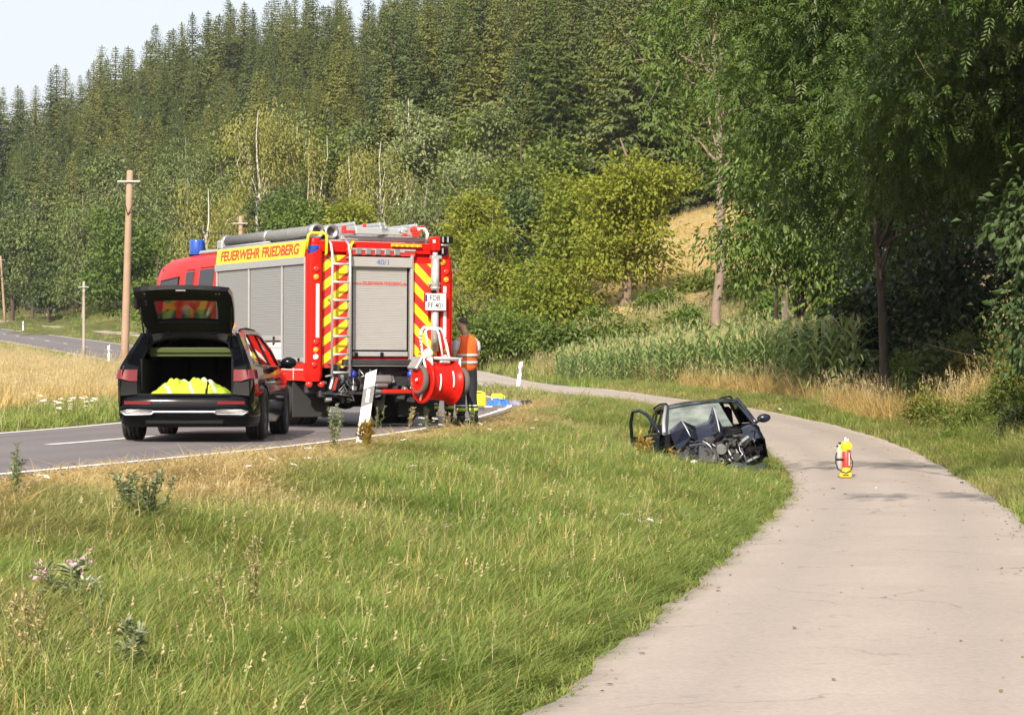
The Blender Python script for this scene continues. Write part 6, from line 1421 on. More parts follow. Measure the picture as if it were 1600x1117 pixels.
q = MB(); q.box((0, .05, .385), (.74, .34, .03), 0, .01); q.box((-.42, .02, .30), (.06, .3, .24), 0, .01, rot=(0, .5, 0)); q.box((.06, -.1, .345), (.2, .1, .05), 1, .02); q.build('carrier_plate', [m_steel, m_alu], HR)
q = MB(); q.sphere((-.27, -.12, .47), (.09, .08, .09), 14, 8, 0); q.tube([(-.27, -.12, .47), (-.22, -.14, .30), (-.27, -.16, .10)], [.06, .045, .025], 8, 0); q.build('hose_bundle', [M('white_hose_cloth', (.62, .61, .58), .8, bump=.4)], HR)
# ------------------------------------------------------------ wrecked dark estate in the grass
m_wpaint = M('dark_blue_paint', (.007, .010, .020), .14, var=.3, scale=4, coat=.15, spec=.4); m_wdull = M('scraped_paint', (.045, .055, .075), .4, var=.5, scale=9)
m_shatter = bpy.data.materials.new('shattered_glass'); nt, n, l = nodes_of(m_shatter); o_ = n.new('ShaderNodeOutputMaterial'); pb = n.new('ShaderNodeBsdfPrincipled'); tr = n.new('ShaderNodeBsdfTransparent'); mx = n.new('ShaderNodeMixShader')
tr.inputs[0].default_value = (.5, .56, .54, 1); pb.inputs['Roughness'].default_value = .35; tc = n.new('ShaderNodeTexCoord'); vo = n.new('ShaderNodeTexVoronoi'); vo.feature = 'DISTANCE_TO_EDGE'; vo.inputs['Scale'].default_value = 34
nz_ = n.new('ShaderNodeTexNoise'); nz_.inputs['Scale'].default_value = 5.5; nz_.inputs['Detail'].default_value = 6; l.new(tc.outputs['Object'], vo.inputs['Vector']); l.new(tc.outputs['Object'], nz_.inputs['Vector'])
cr = n.new('ShaderNodeValToRGB'); cr.color_ramp.elements[0].position = .30; cr.color_ramp.elements[0].color = (.13, .16, .15, 1); cr.color_ramp.elements[1].position = .66; cr.color_ramp.elements[1].color = (.27, .31, .29, 1); l.new(nz_.outputs['Fac'], cr.inputs[0]); l.new(cr.outputs[0], pb.inputs['Base Color'])
mr = n.new('ShaderNodeMapRange'); mr.inputs['From Max'].default_value = .03; mr.inputs['To Min'].default_value = .95; mr.inputs['To Max'].default_value = .62; l.new(vo.outputs['Distance'], mr.inputs['Value']); l.new(mr.outputs[0], mx.inputs[0]); l.new(tr.outputs[0], mx.inputs[1]); l.new(pb.outputs[0], mx.inputs[2]); l.new(mx.outputs[0], o_.inputs[0])
WX, WY = 3.52, 43.0; wz = gz(WX, 41.2)
WR = empty('wrecked_car', (WX, WY, wz - .30), 0, 'wrecked dark blue car with crushed front and open door in the grass beside the path', 'car', rot=(math.radians(2.5), math.radians(6.5), math.radians(180 + 3)))
WR.rotation_mode = 'XYZ'
Lw = 3.75
def ww(y): return np.interp(y, [-.5, -.4, 0, .8, 2.4, 3.2, 3.6, 3.75], [.68, .76, .84, .865, .87, .86, .80, .72])
def wbelt(y): return np.interp(y, [-.5, .5, 2.6, 3.0, 3.3, 3.75], [.96, .95, .92, .90, .84, .60])
def wsill(y): return np.interp(y, [-.5, -.2, 2.9, 3.75], [.5, .22, .2, .25])
def wg(y, z): return np.interp(z, [.90, 1.2, 1.38, 1.47], [.835, .73, .66, .60]) * np.interp(y, [-.5, .3, 1.6, 2.8], [.92, .97, 1., .99])
b = MB()
for s in (-1, 1): car_flank(b, s, Lw, ww, wbelt, wsill, (.35,), .36, y0=-.48, y1=3.0 if s > 0 else 3.45)
wroof = lambda y: np.interp(y, [-.45, 0, .8, 1.5, 2.0, 2.15], [1.40, 1.45, 1.48, 1.475, 1.435, 1.41])
rows = [[(x * .63, y, wroof(y) - .045 * abs(x) ** 3 - .012 * x * x + .008 * math.sin(9 * x + 4 * y)) for x in np.linspace(-1, 1, 13)] for y in np.linspace(-.45, 2.15, 16)]
b.grid(rows, 0, True); b.grid([[(x, y, z - .045) for x, y, z in r] for r in rows], 1, True, True)
wo_, wi_ = [(-.46, .955), (-.46, 1.38), (.3, 1.44), (1.2, 1.46), (2.1, 1.41), (2.95, .90), (1.5, .925)], [(-.28, .985), (-.26, 1.31), (.32, 1.38), (1.2, 1.395), (2.0, 1.36), (2.66, .945), (1.5, .955)]
for s in (-1, 1):
    frame_panel(b, wo_, wi_, s, wg, .05, .003, 0)
    for y in (.45, 1.35): panel(b, [(y - .05, .95), (y + .05, .95), (y + .02, 1.40), (y - .06, 1.40)], s, wg, .04, .001, 1)
    b.grid([[(s * ww(y) * .93, y, wbelt(y)), (s * min(ww(y) * .93, wg(y, wbelt(y) + .012)), y, wbelt(y) + .012)] for y in np.linspace(-.46, 2.9, 20)], 0, True, s < 0)
b.box((0, 1.2, .25), (1.45, 3.4, .12), 1); b.box((0, -.48, .75), (1.5, .06, .6), 0, .03)
b.grid([[(x * .66, 2.14 + .02 * (1 - x * x), 1.41 - .03 * x * x), (x * .66, 2.18, 1.385 - .03 * x * x)] for x in np.linspace(-1, 1, 9)], 0, True)
b.build('body', [m_wpaint, m_inter], WR)
b = MB(); b.grid([[(x * np.interp(t, [0, 1], [.78, .60]), 2.92 - .76 * t - .06 * x * x * (1 - t) + .03 * math.sin(7 * x + 5 * t) * (1 - t), .93 + .455 * t - .02 * x * x) for x in np.linspace(-.52, 1, 13)] for t in np.linspace(.0, 1, 8)], 0, True); b.build('windscreen', [m_shatter], WR, )
b = MB(); b.box((0, 2.7, .82), (1.4, .4, .12), 0, .04); b.box((.1, 1.2, .8), (1.3, .5, .6), 0, .06); b.box((-.4, 1.55, .95), (.45, .16, .7), 0, .06); b.box((.4, 1.55, .95), (.45, .16, .7), 0, .06); b.build('interior', [m_inter], WR)
for s in (-1, 1):
    b = MB(); b.tube([(s * .60, -.3, 1.43), (s * .60, -.2, 1.455), (s * .60, .8, 1.49), (s * .60, 1.7, 1.475), (s * .60, 1.9, 1.44)], .02, 8, 0); b.build('roof_rail', [m_plastic], WR)
    b = MB(); panel(b, [(-.27, .99), (-.25, 1.30), (.32, 1.37), (.41, .97)], s, wg, .006, -.012); b.build('side_window', [m_dglass], WR)
    wheel(WR, s * .74, .35, .32, .2, s)
    b = MB(); b.tube([(s * .83, 2.86, .93), (s * .77, 2.52, 1.14), (s * .655, 2.14, 1.415)], [.038, .034, .03], 8, 0); b.build('pillar', [m_wpaint if s < 0 else m_sheet], WR)  # grey on one pillar paints a bright reflection on dark paint
b = MB(); panel(b, [(1.43, .965), (1.40, 1.385), (2.0, 1.35), (2.62, .95)], -1, wg, .006, -.012); b.build('side_window', [m_dglass], WR)
b = MB(); b.sphere((-1.03, 2.62, 1.0), (.125, .07, .08), 14, 10, 0); b.tube([(-.84, 2.72, .93), (-.95, 2.66, .97)], .025, 6, 0); b.build('wing_mirror', [m_wpaint], WR)
# buckled bonnet thrown up into folds
rowsH = [[(.74, 2.92, .90), (.52, 2.92, .95), (.25, 2.90, .94), (.02, 2.88, .99), (-.10, 2.80, 1.24), (-.15, 2.92, 1.02), (-.17, 3.0, .90)],
         [(.74, 3.10, .84), (.53, 3.18, 1.06), (.28, 3.10, .90), (.04, 3.06, .94), (-.10, 2.96, 1.16), (-.19, 3.06, .96), (-.22, 3.12, .84)],
         [(.72, 3.28, .70), (.50, 3.38, .94), (.30, 3.28, .78), (.06, 3.24, .84), (-.10, 3.16, .96), (-.22, 3.22, .82), (-.25, 3.26, .74)],
         [(.68, 3.44, .55), (.44, 3.52, .74), (.30, 3.46, .66), (.08, 3.40, .72), (-.08, 3.32, .76), (-.2, 3.36, .70), (-.26, 3.38, .62)]]
rowsH = [[(x, y, z + (.07 if x > -.15 and z > .7 else 0)) for x, y, z in r] for r in rowsH]
b = MB(); b.grid(rowsH, 0, False); b.grid([[(x * .98, y - .012, z - .02) for x, y, z in r] for r in rowsH], 1, False, True)
hd = b.build('bonnet', [m_wpaint, m_plastic], WR)
b = MB(); b.tube([(-.11, 2.80, 1.31), (-.11, 2.97, 1.235), (-.11, 3.17, 1.035), (-.10, 3.33, .84)], [.008, .016, .016, .010], 6, 0); b.build('torn_edge', [m_sheet], hd); b = MB(); b.tube([(.535, 3.18, 1.135), (.505, 3.385, 1.015), (.45, 3.525, .82)], [.01, .016, .008], 6, 0); b.build('torn_edge', [m_sheet], hd)
# remaining wing on the right of the picture, bent wing on the left
b = MB(); b.grid([[(-.52 - .33 * t, y, wbelt(y) - .02 + .05 * math.sin(PI * t) - .10 * (1 - t) * (y > 3.2) - .28 * max(0, t - .75)) for t in np.linspace(0, 1, 7)] for y in np.linspace(2.88, 3.62, 8)], 0, True)
b.grid([[(-.83 - .02 * k, y, .62 - .36 * k - .05 * math.sin(5 * y)) for k in (0, .5, 1)] for y in np.linspace(3.0, 3.7, 6)], 0, False); b.build('wing', [m_wpaint], WR)
b = MB(); b.grid([[(.60 + .26 * t, y + .06 * math.sin(5 * t), .62 - .20 * t + .07 * math.sin(7 * y + 3 * t)) for t in np.linspace(0, 1, 6)] for y in np.linspace(3.05, 3.72, 7)], 0, False)
b.grid([[(.80 - .25 * t, 3.70 + .05 * math.sin(6 * t), .50 - .1 * t + .12 * k) for t in np.linspace(0, 1, 5)] for k in (0, 1)], 1, False); b.build('wing', [m_wpaint, m_wdull], WR)
# engine bay: block, struts, radiator, hoses, torn brackets
jr = random.Random(5)
b = MB(); b.box((0, 3.15, .50), (1.3, .5, .42), 0, .04); b.box((.05, 3.42, .52), (.5, .2, .3), 0, .04); b.box((-.45, 3.40, .62), (.38, .2, .16), 0, .03); b.cyl((.28, 3.3, .72), (.02, 3.42, .72), .07, n=12, mat=0); b.build('engine_block', [m_dsteel], WR)
b = MB()
for i in range(34):
    x = jr.uniform(-.72, .72); z = jr.uniform(.22, .74) * (1 if abs(x) < .5 else .85); y = 3.42 + jr.uniform(0, .26) - .2 * max(0, z - .5)
    b.box((x, y, z), (jr.uniform(.05, .34), jr.uniform(.01, .08), jr.uniform(.008, .06)), jr.choices([0, 1, 2, 3], [6, 4, 2, 2])[0], .006, rot=(jr.uniform(-.9, .9), jr.uniform(-.9, .9), jr.uniform(-.9, .9)))
for s0, s1, r_, m_ in (((-.70, 3.62, .46), (-.05, 3.70, .38), .03, 1), ((.66, 3.58, .38), (.10, 3.68, .30), .03, 1), ((-.30, 3.5, .74), (-.62, 3.45, .66), .035, 0), ((.30, 3.55, .62), (.34, 3.70, .30), .022, 2), ((-.16, 3.5, .70), (-.22, 3.72, .34), .02, 2), ((.02, 3.62, .60), (-.02, 3.74, .22), .025, 0), ((-.40, 3.64, .52), (-.46, 3.74, .24), .018, 3)):
    b.tube([s0, tuple((p + q) / 2 + jr.uniform(-.03, .03) for p, q in zip(s0, s1)), s1], [r_, r_ * .8, r_], 7, m_)
for i in range(26):
    x = jr.uniform(-.70, .45); z = jr.uniform(.62, .92) - .25 * max(0, x); b.box((x, 3.30 + jr.uniform(-.1, .22) - .3 * max(0, z - .7), z), (jr.uniform(.06, .30), jr.uniform(.02, .12), jr.uniform(.015, .07)), jr.choices([0, 1, 2], [8, 6, 1])[0], .006, rot=(jr.uniform(-.9, .9), jr.uniform(-.9, .9), jr.uniform(-.9, .9)))
b.box((-.46, 3.58, .60), (.26, .1, .15), 1, .02, rot=(.2, .15, 0)); b.box((.20, 3.66, .46), (.34, .03, .26), 0, .01, rot=(.2, -.2, .1)); b.cyl((-.05, 3.6, .55), (-.05, 3.68, .53), .09, n=14, mat=2); b.cyl((-.30, 3.62, .38), (-.30, 3.70, .37), .07, n=14, mat=0)
tag(b.build('torn_parts', [m_dsteel, m_plastic, m_steel, m_wdull], WR), kind='stuff')
b = MB()
for i in range(26):
    x = jr.uniform(-.65, .65); z = jr.uniform(.3, .75); y = 3.55 + jr.uniform(-.05, .15); p = [(x, y, z)]
    for k in range(4): p.append((p[-1][0] + jr.uniform(-.1, .1), p[-1][1] + jr.uniform(-.03, .05), p[-1][2] - jr.uniform(-.03, .12)))
    b.tube(p, jr.choice([.007, .01, .016]), 6, jr.choices([0, 1, 2], [7, 2, 0])[0])
tag(b.build('torn_hoses', [m_rubber, m_steel, m_redl], WR), kind='stuff')
for i in range(5):
    x = jr.uniform(-.5, .4); z = jr.uniform(.3, .72); b = MB(); b.add([(x, 3.68, z), (x + jr.uniform(.02, .05), 3.7, z + jr.uniform(-.03, .04)), (x + jr.uniform(.0, .05), 3.66, z + jr.uniform(.04, .09)), (x + .02, 3.63, z + .02)], [(0, 1, 2), (0, 2, 3), (1, 2, 3), (0, 1, 3)]); b.build('bent_bracket', [jr.choice([m_alu, m_steel, m_sheet])], WR)
b = MB(); b.grid([[(-.12 - .66 * t, 3.80 - .16 * t * t, .13 + .12 * k + .04 * math.sin(7 * t) - .04 * t) for t in np.linspace(0, 1, 10)] for k in np.linspace(0, 1, 4)], 0, True); b.build('bumper', [M('green_grey_bumper', (.035, .05, .048), .2, coat=.3, var=.3)], WR)
b = MB(); b.grid([[(-.5 - .3 * t, 3.66 - .1 * t, .42 + .10 * k + .02 * math.sin(8 * t)) for t in np.linspace(0, 1, 5)] for k in (0, .5, 1)], 0, False); b.build('grille', [m_plastic], WR)
b = MB(); b.sphere((.60, 3.74, .26), (.13, .06, .08), 12, 8, 0); b.sphere((.47, 3.74, .36), (.07, .05, .05), 10, 6, 0); b.build('headlight', [m_white_l], WR)
b = MB(); b.grid([[(.68 - .3 * t, 3.78, .10 + .12 * k + .05 * math.sin(5 * t)) for t in np.linspace(0, 1, 5)] for k in (0, 1)], 0, False); b.build('bumper', [m_plastic], WR)
# open door: frame and lower panel, swung out on its front hinge
dr = MB(); TD = Matrix.Translation((.86, 2.62, 0)) @ Matrix.Rotation(math.radians(26), 4, 'Z')
fr_ = [(0, .90), (-.10, 1.02), (-.38, 1.30), (-.62, 1.40), (-.86, 1.40), (-.98, 1.20), (-1.0, .92)]
dr.tube([(0, y, z) for y, z in fr_], .032, 8, 0, T=TD)
dr.grid([[(.02 + .05 * math.sin(PI * k), -1.0 * t, .30 + .62 * k - .06 * t * (1 - k)) for k in np.linspace(0, 1, 6)] for t in np.linspace(0, 1, 8)], 0, True, T=TD); dr.grid([[(-.07 + .03 * math.sin(PI * k), -1.0 * t, .30 + .62 * k) for k in np.linspace(0, 1, 4)] for t in np.linspace(0, 1, 5)], 1, True, True, T=TD)
dr.box((-.02, -.5, .92), (.10, 1.0, .03), 1, .01, T=TD); dr.box((-.09, -.5, .72), (.06, .6, .10), 1, .02, T=TD); dr.box((-.03, -1.0, .62), (.09, .03, .6), 0, .01, T=TD)
dob = dr.build('door', [m_wpaint, m_inter], WR)
q = MB(); q.tube([(.06, -.80, .78), (.09, -.82, .78), (.09, -.94, .78), (.06, -.96, .78)], .012, 6, 0, T=TD); q.build('handle', [m_wpaint], dob)

# ------------------------------------------------------------ people
def skin_obj(name, verts, edges, mat, parent, root=0, sub=2):
    me = bpy.data.meshes.new(name); me.from_pydata([v[:3] for v in verts], edges, []); o = obj(name, me, parent); me.materials.append(mat)
    md = o.modifiers.new('skin', 'SKIN'); md.use_smooth_shade = True; md.branch_smoothing = .4
    if not me.skin_vertices: 
        bm = bmesh.new(); bm.from_mesh(me); bm.verts.layers.skin.verify(); bm.to_mesh(me); bm.free()
    for i, v in enumerate(verts):
        r = v[3]; r = r if isinstance(r, tuple) else (r, r); me.skin_vertices[0].data[i].radius = r; me.skin_vertices[0].data[i].use_root = (i == root)
    sd = o.modifiers.new('sub', 'SUBSURF'); sd.levels = sub; sd.render_levels = sub; return o
m_skin = M('skin', (.50, .31, .225), .55, var=.08); m_hair = M('short_brown_hair', (.075, .055, .045), .8, var=.3, scale=60, bump=.5); m_vest = M('orange_hi_vis_vest', (.88, .11, .012), .75, var=.1, scale=9, bump=.3); m_navy = M('navy_trousers', (.012, .013, .020), .8, bump=.3, scale=10); m_shirt = M('pale_blue_shirt', (.52, .56, .66), .8, bump=.2); m_lime = M('lime_tape', (.36, .50, .06), .6); m_boot = M('black_boots', (.012, .012, .012), .5)
def fireman(loc, rz, h, label, stance=.12, legs=None, turn=.35, down=.25):
    e = empty('person', loc, rz, label, 'person'); k = h / 1.80; S = lambda v: [(x * k, y * k, z * k, (r * k if not isinstance(r, tuple) else (r[0] * k, r[1] * k))) for x, y, z, r in v]
    hx, hy = -math.sin(turn) * .05, math.cos(turn) * .05
    st = stance; V = [(0, 0, .96, (.15, .11)), (0, .0, 1.12, (.14, .105)), (0, .01, 1.30, (.165, .115)), (0, .01, 1.43, (.13, .10)), (0, .02, 1.51, (.06, .062)), (hx * .6, .03 + hy * .7, 1.585, .056), (hx * 1.4, .04 + hy * 1.5, 1.66, (.070, .082)), (hx * 1.3, .035 + hy * 1.4, 1.735, (.074, .088)), (hx, .03 + hy, 1.785, (.048, .058)),
       (-.175, .0, 1.42, .066), (-.245, .02, 1.16, .046), (-.17, .23, 1.02, .034), (-.13, .30, 1.01, .030), (.175, .0, 1.42, .066), (.25, .04, 1.16, .046), (.17, .24, 1.04, .034), (.13, .31, 1.03, .030),
       (-.095, 0, .90, .095), (-.5 * st - .04, .02, .50, .066), (-st, -.03, .10, .046), (-st - .015, .10, .045, .042), (.095, 0, .90, .095), (.5 * st + .04, .02, .50, .066), (st, -.03, .10, .046), (st + .015, .10, .045, .042),
       (hx * 2.6, .04 + hy * 3.4, 1.675, .016), (hx * 1.2 - .086, .035 + hy * 1.2, 1.685, (.018, .022)), (hx * 1.2 + .086, .035 + hy * 1.2, 1.685, (.018, .022))]
    E = [(0, 1), (1, 2), (2, 3), (3, 4), (4, 5), (5, 6), (6, 7), (7, 8), (3, 9), (9, 10), (10, 11), (11, 12), (3, 13), (13, 14), (14, 15), (15, 16), (0, 17), (17, 18), (18, 19), (19, 20), (0, 21), (21, 22), (22, 23), (23, 24), (6, 25), (6, 26), (6, 27)]
    body = skin_obj('body', S(V), E, m_skin, e)
    c = Vector((hx * 1.25 * k, (.03 + hy * 1.3) * k, 1.725 * k)); hb = MB()
    hb.lathe([(max(1e-3, math.sin(PI * t / 16) * .083 * k), math.cos(PI * t / 16) * .080 * k) for t in range(0, 8)], 20, 0, Matrix.Translation(c + Vector((-hx * .35, -.012, .004))) @ Matrix.Rotation(.5, 4, 'X')); hb.build('hair', [m_hair], e)
    fb = MB()
    d = Vector((-math.sin(turn), math.cos(turn), 0)); s_ = Vector((math.cos(turn), math.sin(turn), 0)); hc = Vector((hx * 1.4, .04 + hy * 1.5, 1.69)) * k
    for q in (-1, 1): fb.sphere(hc + (d * .078 + s_ * q * .032) * k, .010 * k, 8, 6, 0); fb.box(hc + (d * .082 + s_ * q * .032 + Vector((0, 0, .022))) * k, (.035 * k, .012 * k, .008 * k), 1, .003)
    fb.box(hc + (d * .076 + Vector((0, 0, -.055))) * k, (.045 * k, .012 * k, .010 * k), 2, .004); fb.build('face', [m_white_l, m_hair, M('lips', (.35, .15, .12), .5)], e)
    for q, wi in ((-1, 12), (1, 16)):                                      # hands: palm, four fingers and a thumb closing on a clipboard edge
        x, y, z = [a * k for a in V[wi][:3]]; hnd = MB(); hnd.box((x - q * .012 * k, y + .045 * k, z), (.035 * k, .09 * k, .075 * k), 0, .014)
        for f in range(4):
            ln = (.075, .085, .08, .062)[f] * k; zz = z + (.030 - .020 * f) * k; hnd.tube([(x - q * .012 * k, y + .08 * k, zz), (x - q * .018 * k, y + .08 * k + ln * .5, zz), (x - q * .035 * k, y + .08 * k + ln * .8, zz - .004), (x - q * .055 * k, y + .08 * k + ln * .78, zz - .006)], [.010 * k, .0095 * k, .009 * k, .007 * k], 8, 0)
        hnd.tube([(x - q * .0 * k, y + .02 * k, z + .035 * k), (x - q * .03 * k, y + .05 * k, z + .055 * k), (x - q * .055 * k, y + .09 * k, z + .045 * k)], [.012 * k, .011 * k, .008 * k], 8, 0); hnd.build('hand', [m_skin], e)
    skin_obj('trousers', S([(0, 0, 1.12, (.175, .135)), (0, 0, .93, (.18, .14)), (-.10, 0, .86, (.115, .12)), (-.5 * st - .045, .02, .50, (.092, .096)), (-st, -.02, .14, (.082, .088)), (.10, 0, .86, (.115, .12)), (.5 * st + .045, .02, .50, (.092, .096)), (st, -.02, .14, (.082, .088))]), [(0, 1), (1, 2), (2, 3), (3, 4), (1, 5), (5, 6), (6, 7)], m_navy, e)
    skin_obj('vest', S([(0, 0, .86, (.205, .16)), (0, 0, 1.08, (.21, .16)), (0, .005, 1.28, (.225, .17)), (0, .005, 1.43, (.20, .14)), (-.16, 0, 1.44, (.10, .095)), (.16, 0, 1.44, (.10, .095)), (0, .02, 1.50, (.085, .085))]), [(0, 1), (1, 2), (2, 3), (3, 4), (3, 5), (3, 6)], m_vest, e)
    for q in (-1, 1): skin_obj('sleeve', S([(q * .165, 0, 1.43, .082), (q * .205, .008, 1.33, .074), (q * .235, .02, 1.215, .066)]), [(0, 1), (1, 2)], m_shirt, e)
    def band(name, mat, cx, cy, z, rx, ry, hgt, t=0.):
        q = MB(); q.lathe([(1, -hgt / 2), (1.03, -hgt / 2), (1.03, hgt / 2), (1, hgt / 2)], 24, 0, Matrix.Translation((cx * k, cy * k, z * k)) @ Matrix.Diagonal((rx * k, ry * k, k, 1))); q.build(name, [mat], e)
    band('reflective_band', m_refl, 0, 0, 1.05, .196, .150, .05); band('reflective_band', m_refl, 0, 0, 1.17, .200, .153, .05)
    for q in (-1, 1):
        band('shin_band', m_lime, q * (.9 * st + .004), -.012, .27, .088, .092, .055); band('shin_band', m_refl, q * (.86 * st + .006), -.01, .335, .089, .093, .03)
        bt = MB(); bt.tube([(q * st * k, -.03 * k, .17 * k), (q * st * k, -.03 * k, .07 * k)], [.072 * k, .07 * k], 12, 0); bt.sphere((q * (st + .008) * k, .045 * k, .05 * k), (.055 * k, .145 * k, .05 * k), 14, 8, 0); bt.box((q * (st + .008) * k, .035 * k, .012 * k), (.10 * k, .29 * k, .024 * k), 0, .01); bt.build('boot', [m_boot], e)
    return e
fx, fy = (729 - 800) * 37.1 / 3500, 37.1
fireman((fx, fy, road_z(fx, fy) + .003), math.radians(34), 1.79, 'person with short dark hair and orange vest looking down beside the hose reel', .13, turn=.75)
sx, sy = (690 - 800) * 38.6 / 3500, 38.6
fireman((sx, sy, road_z(sx, sy) + .003), math.radians(-150), 1.76, 'person in orange vest mostly hidden behind the rear corner of the fire engine', .17, turn=-.2)

# ------------------------------------------------------------ kit laid out on the road
m_can = M('yellow_canister_plastic', (.80, .66, .03), .4, var=.08); m_tarp = M('blue_tarpaulin', (.035, .13, .45), .55, var=.25, scale=8, bump=.3); m_cloth = M('grey_blue_cloth', (.22, .23, .34), .8, bump=.3); m_bag = M('black_bag_cloth', (.012, .012, .014), .7, bump=.3)
def can(px, py, Y, rz, label, sc=1., lying=False):
    X = (px - 800) * Y / 3500; z = road_z(X, Y) + .004; e = empty('jerry_can', (X, Y, z), rz, label, 'canister')
    Tt = Matrix.Rotation(PI / 2, 4, 'Y') @ Matrix.Translation((-.12 * sc, 0, -.15)) if lying else Matrix()
    b = MB(); b.box((0, 0, .155 * sc), (.29 * sc, .24 * sc, .31 * sc), 0, .035 * sc, T=Tt); b.box((0, 0, .155 * sc), (.25 * sc, .252 * sc, .22 * sc), 0, .02, T=Tt); b.build('body', [m_can], e)
    b = MB(); b.tube([(-.09 * sc, 0, .30 * sc), (-.08 * sc, 0, .355 * sc), (.06 * sc, 0, .355 * sc), (.08 * sc, 0, .30 * sc)], .017 * sc, 8, 0, T=Tt); b.build('handle', [m_can], e)
    b = MB(); b.lathe([(.032 * sc, 0), (.032 * sc, .04 * sc), (1e-3, .042 * sc)], 14, 0, Tt @ Matrix.Translation((.115 * sc, 0, .30 * sc))); b.build('cap', [m_can], e); return e
can(749, 634, 52.5, .25, 'yellow plastic canister standing upright on the road beside the person in orange vest')
can(777, 624, 58., .0, 'smaller yellow canister lying behind the blue tarpaulin on the road', .95, True)
def rz_at(px, Y): X = (px - 800) * Y / 3500; return (X, Y, (road_z(X, Y) if X < .1 else gz(X, Y)) + .004)
cloth_heap('tarpaulin', [m_tarp], rz_at(779, 54), (.30, .30, .20), 6, 'crumpled blue tarpaulin on the road beside the yellow canister', 'tarpaulin')
cloth_heap('blanket', [m_cloth], rz_at(805, 54.5), (.19, .25, .14), 8, 'grey blue cloth lying between the blue tarpaulin and the black bag', 'cloth')
cloth_heap('bag', [m_bag], rz_at(822, 54.5), (.21, .22, .16), 9, 'black bag at the right end of the things on the road edge', 'bag')
for i, (px, Y, w, m_, lab) in enumerate([(764, 52, .12, m_wht, 'flat white scrap in front of the blue tarpaulin'), (785, 49.5, .09, m_wht, 'small white fragment on the asphalt below the tarpaulin'), (795, 49.8, .05, m_bag, 'small black fragment beside the white one on the asphalt'), (826, 52, .15, m_wht, 'pale paper scraps in the grass below the black bag'), (760, 51, .08, m_cloth, 'dark scrap beside the yellow canister'), (752, 50, .06, m_bag, 'dark splinter on the asphalt below the yellow canister')]):
    p = rz_at(px, Y); b = MB(); b.prism([(math.cos(a) * w * R.uniform(.5, 1.2), math.sin(a) * w * R.uniform(.5, 1.2)) for a in np.linspace(0, 5.4, 6)], 0, .03, 'z', 0); tag(b.build('debris', [m_], None, p), lab, 'debris')
for i, (px, py, w, lab) in enumerate([(1369, 768, .022, 'tiny white scrap on the path right of the extinguisher'), (1503, 759, .03, 'small dark stone near the right edge of the path'), (1302, 769, .03, 'dark twig on the path below the extinguisher'), (1321, 778, .025, 'dark leaf on the path below the twig')]):
    x, y, z = gpix(px, py); b = MB(); b.box((0, 0, .01), (w * 2, w, .018), 0, .005, rot=(0, 0, R.random())); tag(b.build('debris', [m_wht if i == 0 else m_bag], None, (x, y, z + .052)), lab, 'debris')

# ------------------------------------------------------------ extinguisher with gas bottle on the path
x, y, z = gpix(1321, 752); s_, zz_ = lateral(np.array([[x, y]]), PC_D, PND); z = float(zz_[0]) + .02
EX = empty('fire_extinguisher', (x, y, z), math.radians(-4), 'red and yellow fire extinguisher with grey gas bottle standing alone on the path', 'extinguisher')
m_exr = M('extinguisher_red', (.70, .03, .018), .35, coat=.3); m_exy = M('extinguisher_yellow', (.76, .50, .014), .4, coat=.1); m_exg = M('gas_bottle_grey', (.34, .34, .33), .45, .2); m_green = M('bottle_green_shoulder', (.28, .55, .20), .45)
b = MB(); b.box((0, 0, .045), (.20, .17, .085), 0, .018); b.box((0, -.088, .045), (.10, .008, .022), 1, .004); b.build('base', [m_exy, m_plastic], EX)
b = MB(); b.lathe([(.082, .085), (.080, .10), (.062, .17), (.062, .185), (1e-3, .185)], 24, 0, Matrix.Translation((.015, 0, 0))); b.build('foot', [m_exy], EX)
b = MB(); b.lathe([(.066, .17), (.066, .45), (.055, .47)], 24, 0, Matrix.Translation((.015, 0, 0))); b.box((.058, -.03, .31), (.012, .05, .22), 1, .003); b.build('cylinder', [m_exr, m_wht], EX)
b = MB(); b.lathe([(.06, .43), (.066, .445), (.07, .50), (.085, .53), (.088, .57), (.06, .60), (.03, .61), (1e-3, .612)], 24, 0, Matrix.Translation((.012, 0, 0))); b.tube([(.08, -.02, .57), (.10, -.03, .53), (.075, -.07, .48), (0, -.085, .48)], .016, 8, 0); b.build('cap', [m_exy], EX)
b = MB(); b.lathe([(.016, .60), (.014, .66), (.006, .675), (1e-3, .676)], 12, 0); b.tube([(.03, 0, .60), (.05, .0, .65)], .008, 6, 0); b.build('nozzle', [m_wht], EX)
b = MB(); b.lathe([(1e-3, .12), (.04, .125), (.054, .15), (.054, .42), (.05, .44)], 24, 0, Matrix.Translation((-.10, 0, 0))); b.build('gas_bottle', [m_exg], EX)
b = MB(); b.lathe([(.052, .43), (.05, .455), (.03, .50), (.022, .52), (.02, .55), (1e-3, .551)], 20, 0, Matrix.Translation((-.10, 0, 0))); b.build('bottle_shoulder', [m_green], EX)
b = MB(); b.box((-.095, 0, .575), (.05, .035, .028), 0, .006); b.cyl((-.15, 0, .53), (-.09, 0, .515), .016, n=10); b.build('valve', [m_plastic], EX)
b = MB(); b.lathe([(.056, .285), (.060, .288), (.060, .318), (.056, .32)], 24, 0, Matrix.Translation((-.10, 0, 0))); b.box((-.04, -.045, .303), (.08, .02, .03), 0, .005); b.build('strap', [m_plastic], EX)
b = MB(); b.tube([(-.15, -.03, .42), (-.168, -.05, .34), (-.165, -.075, .24), (-.13, -.09, .15), (-.06, -.10, .095), (.01, -.10, .085), (.08, -.095, .12), (.115, -.08, .20), (.11, -.05, .28), (.085, -.02, .33), (.075, 0, .45)], .010, 8, 0); b.build('hose', [m_rubber], EX)

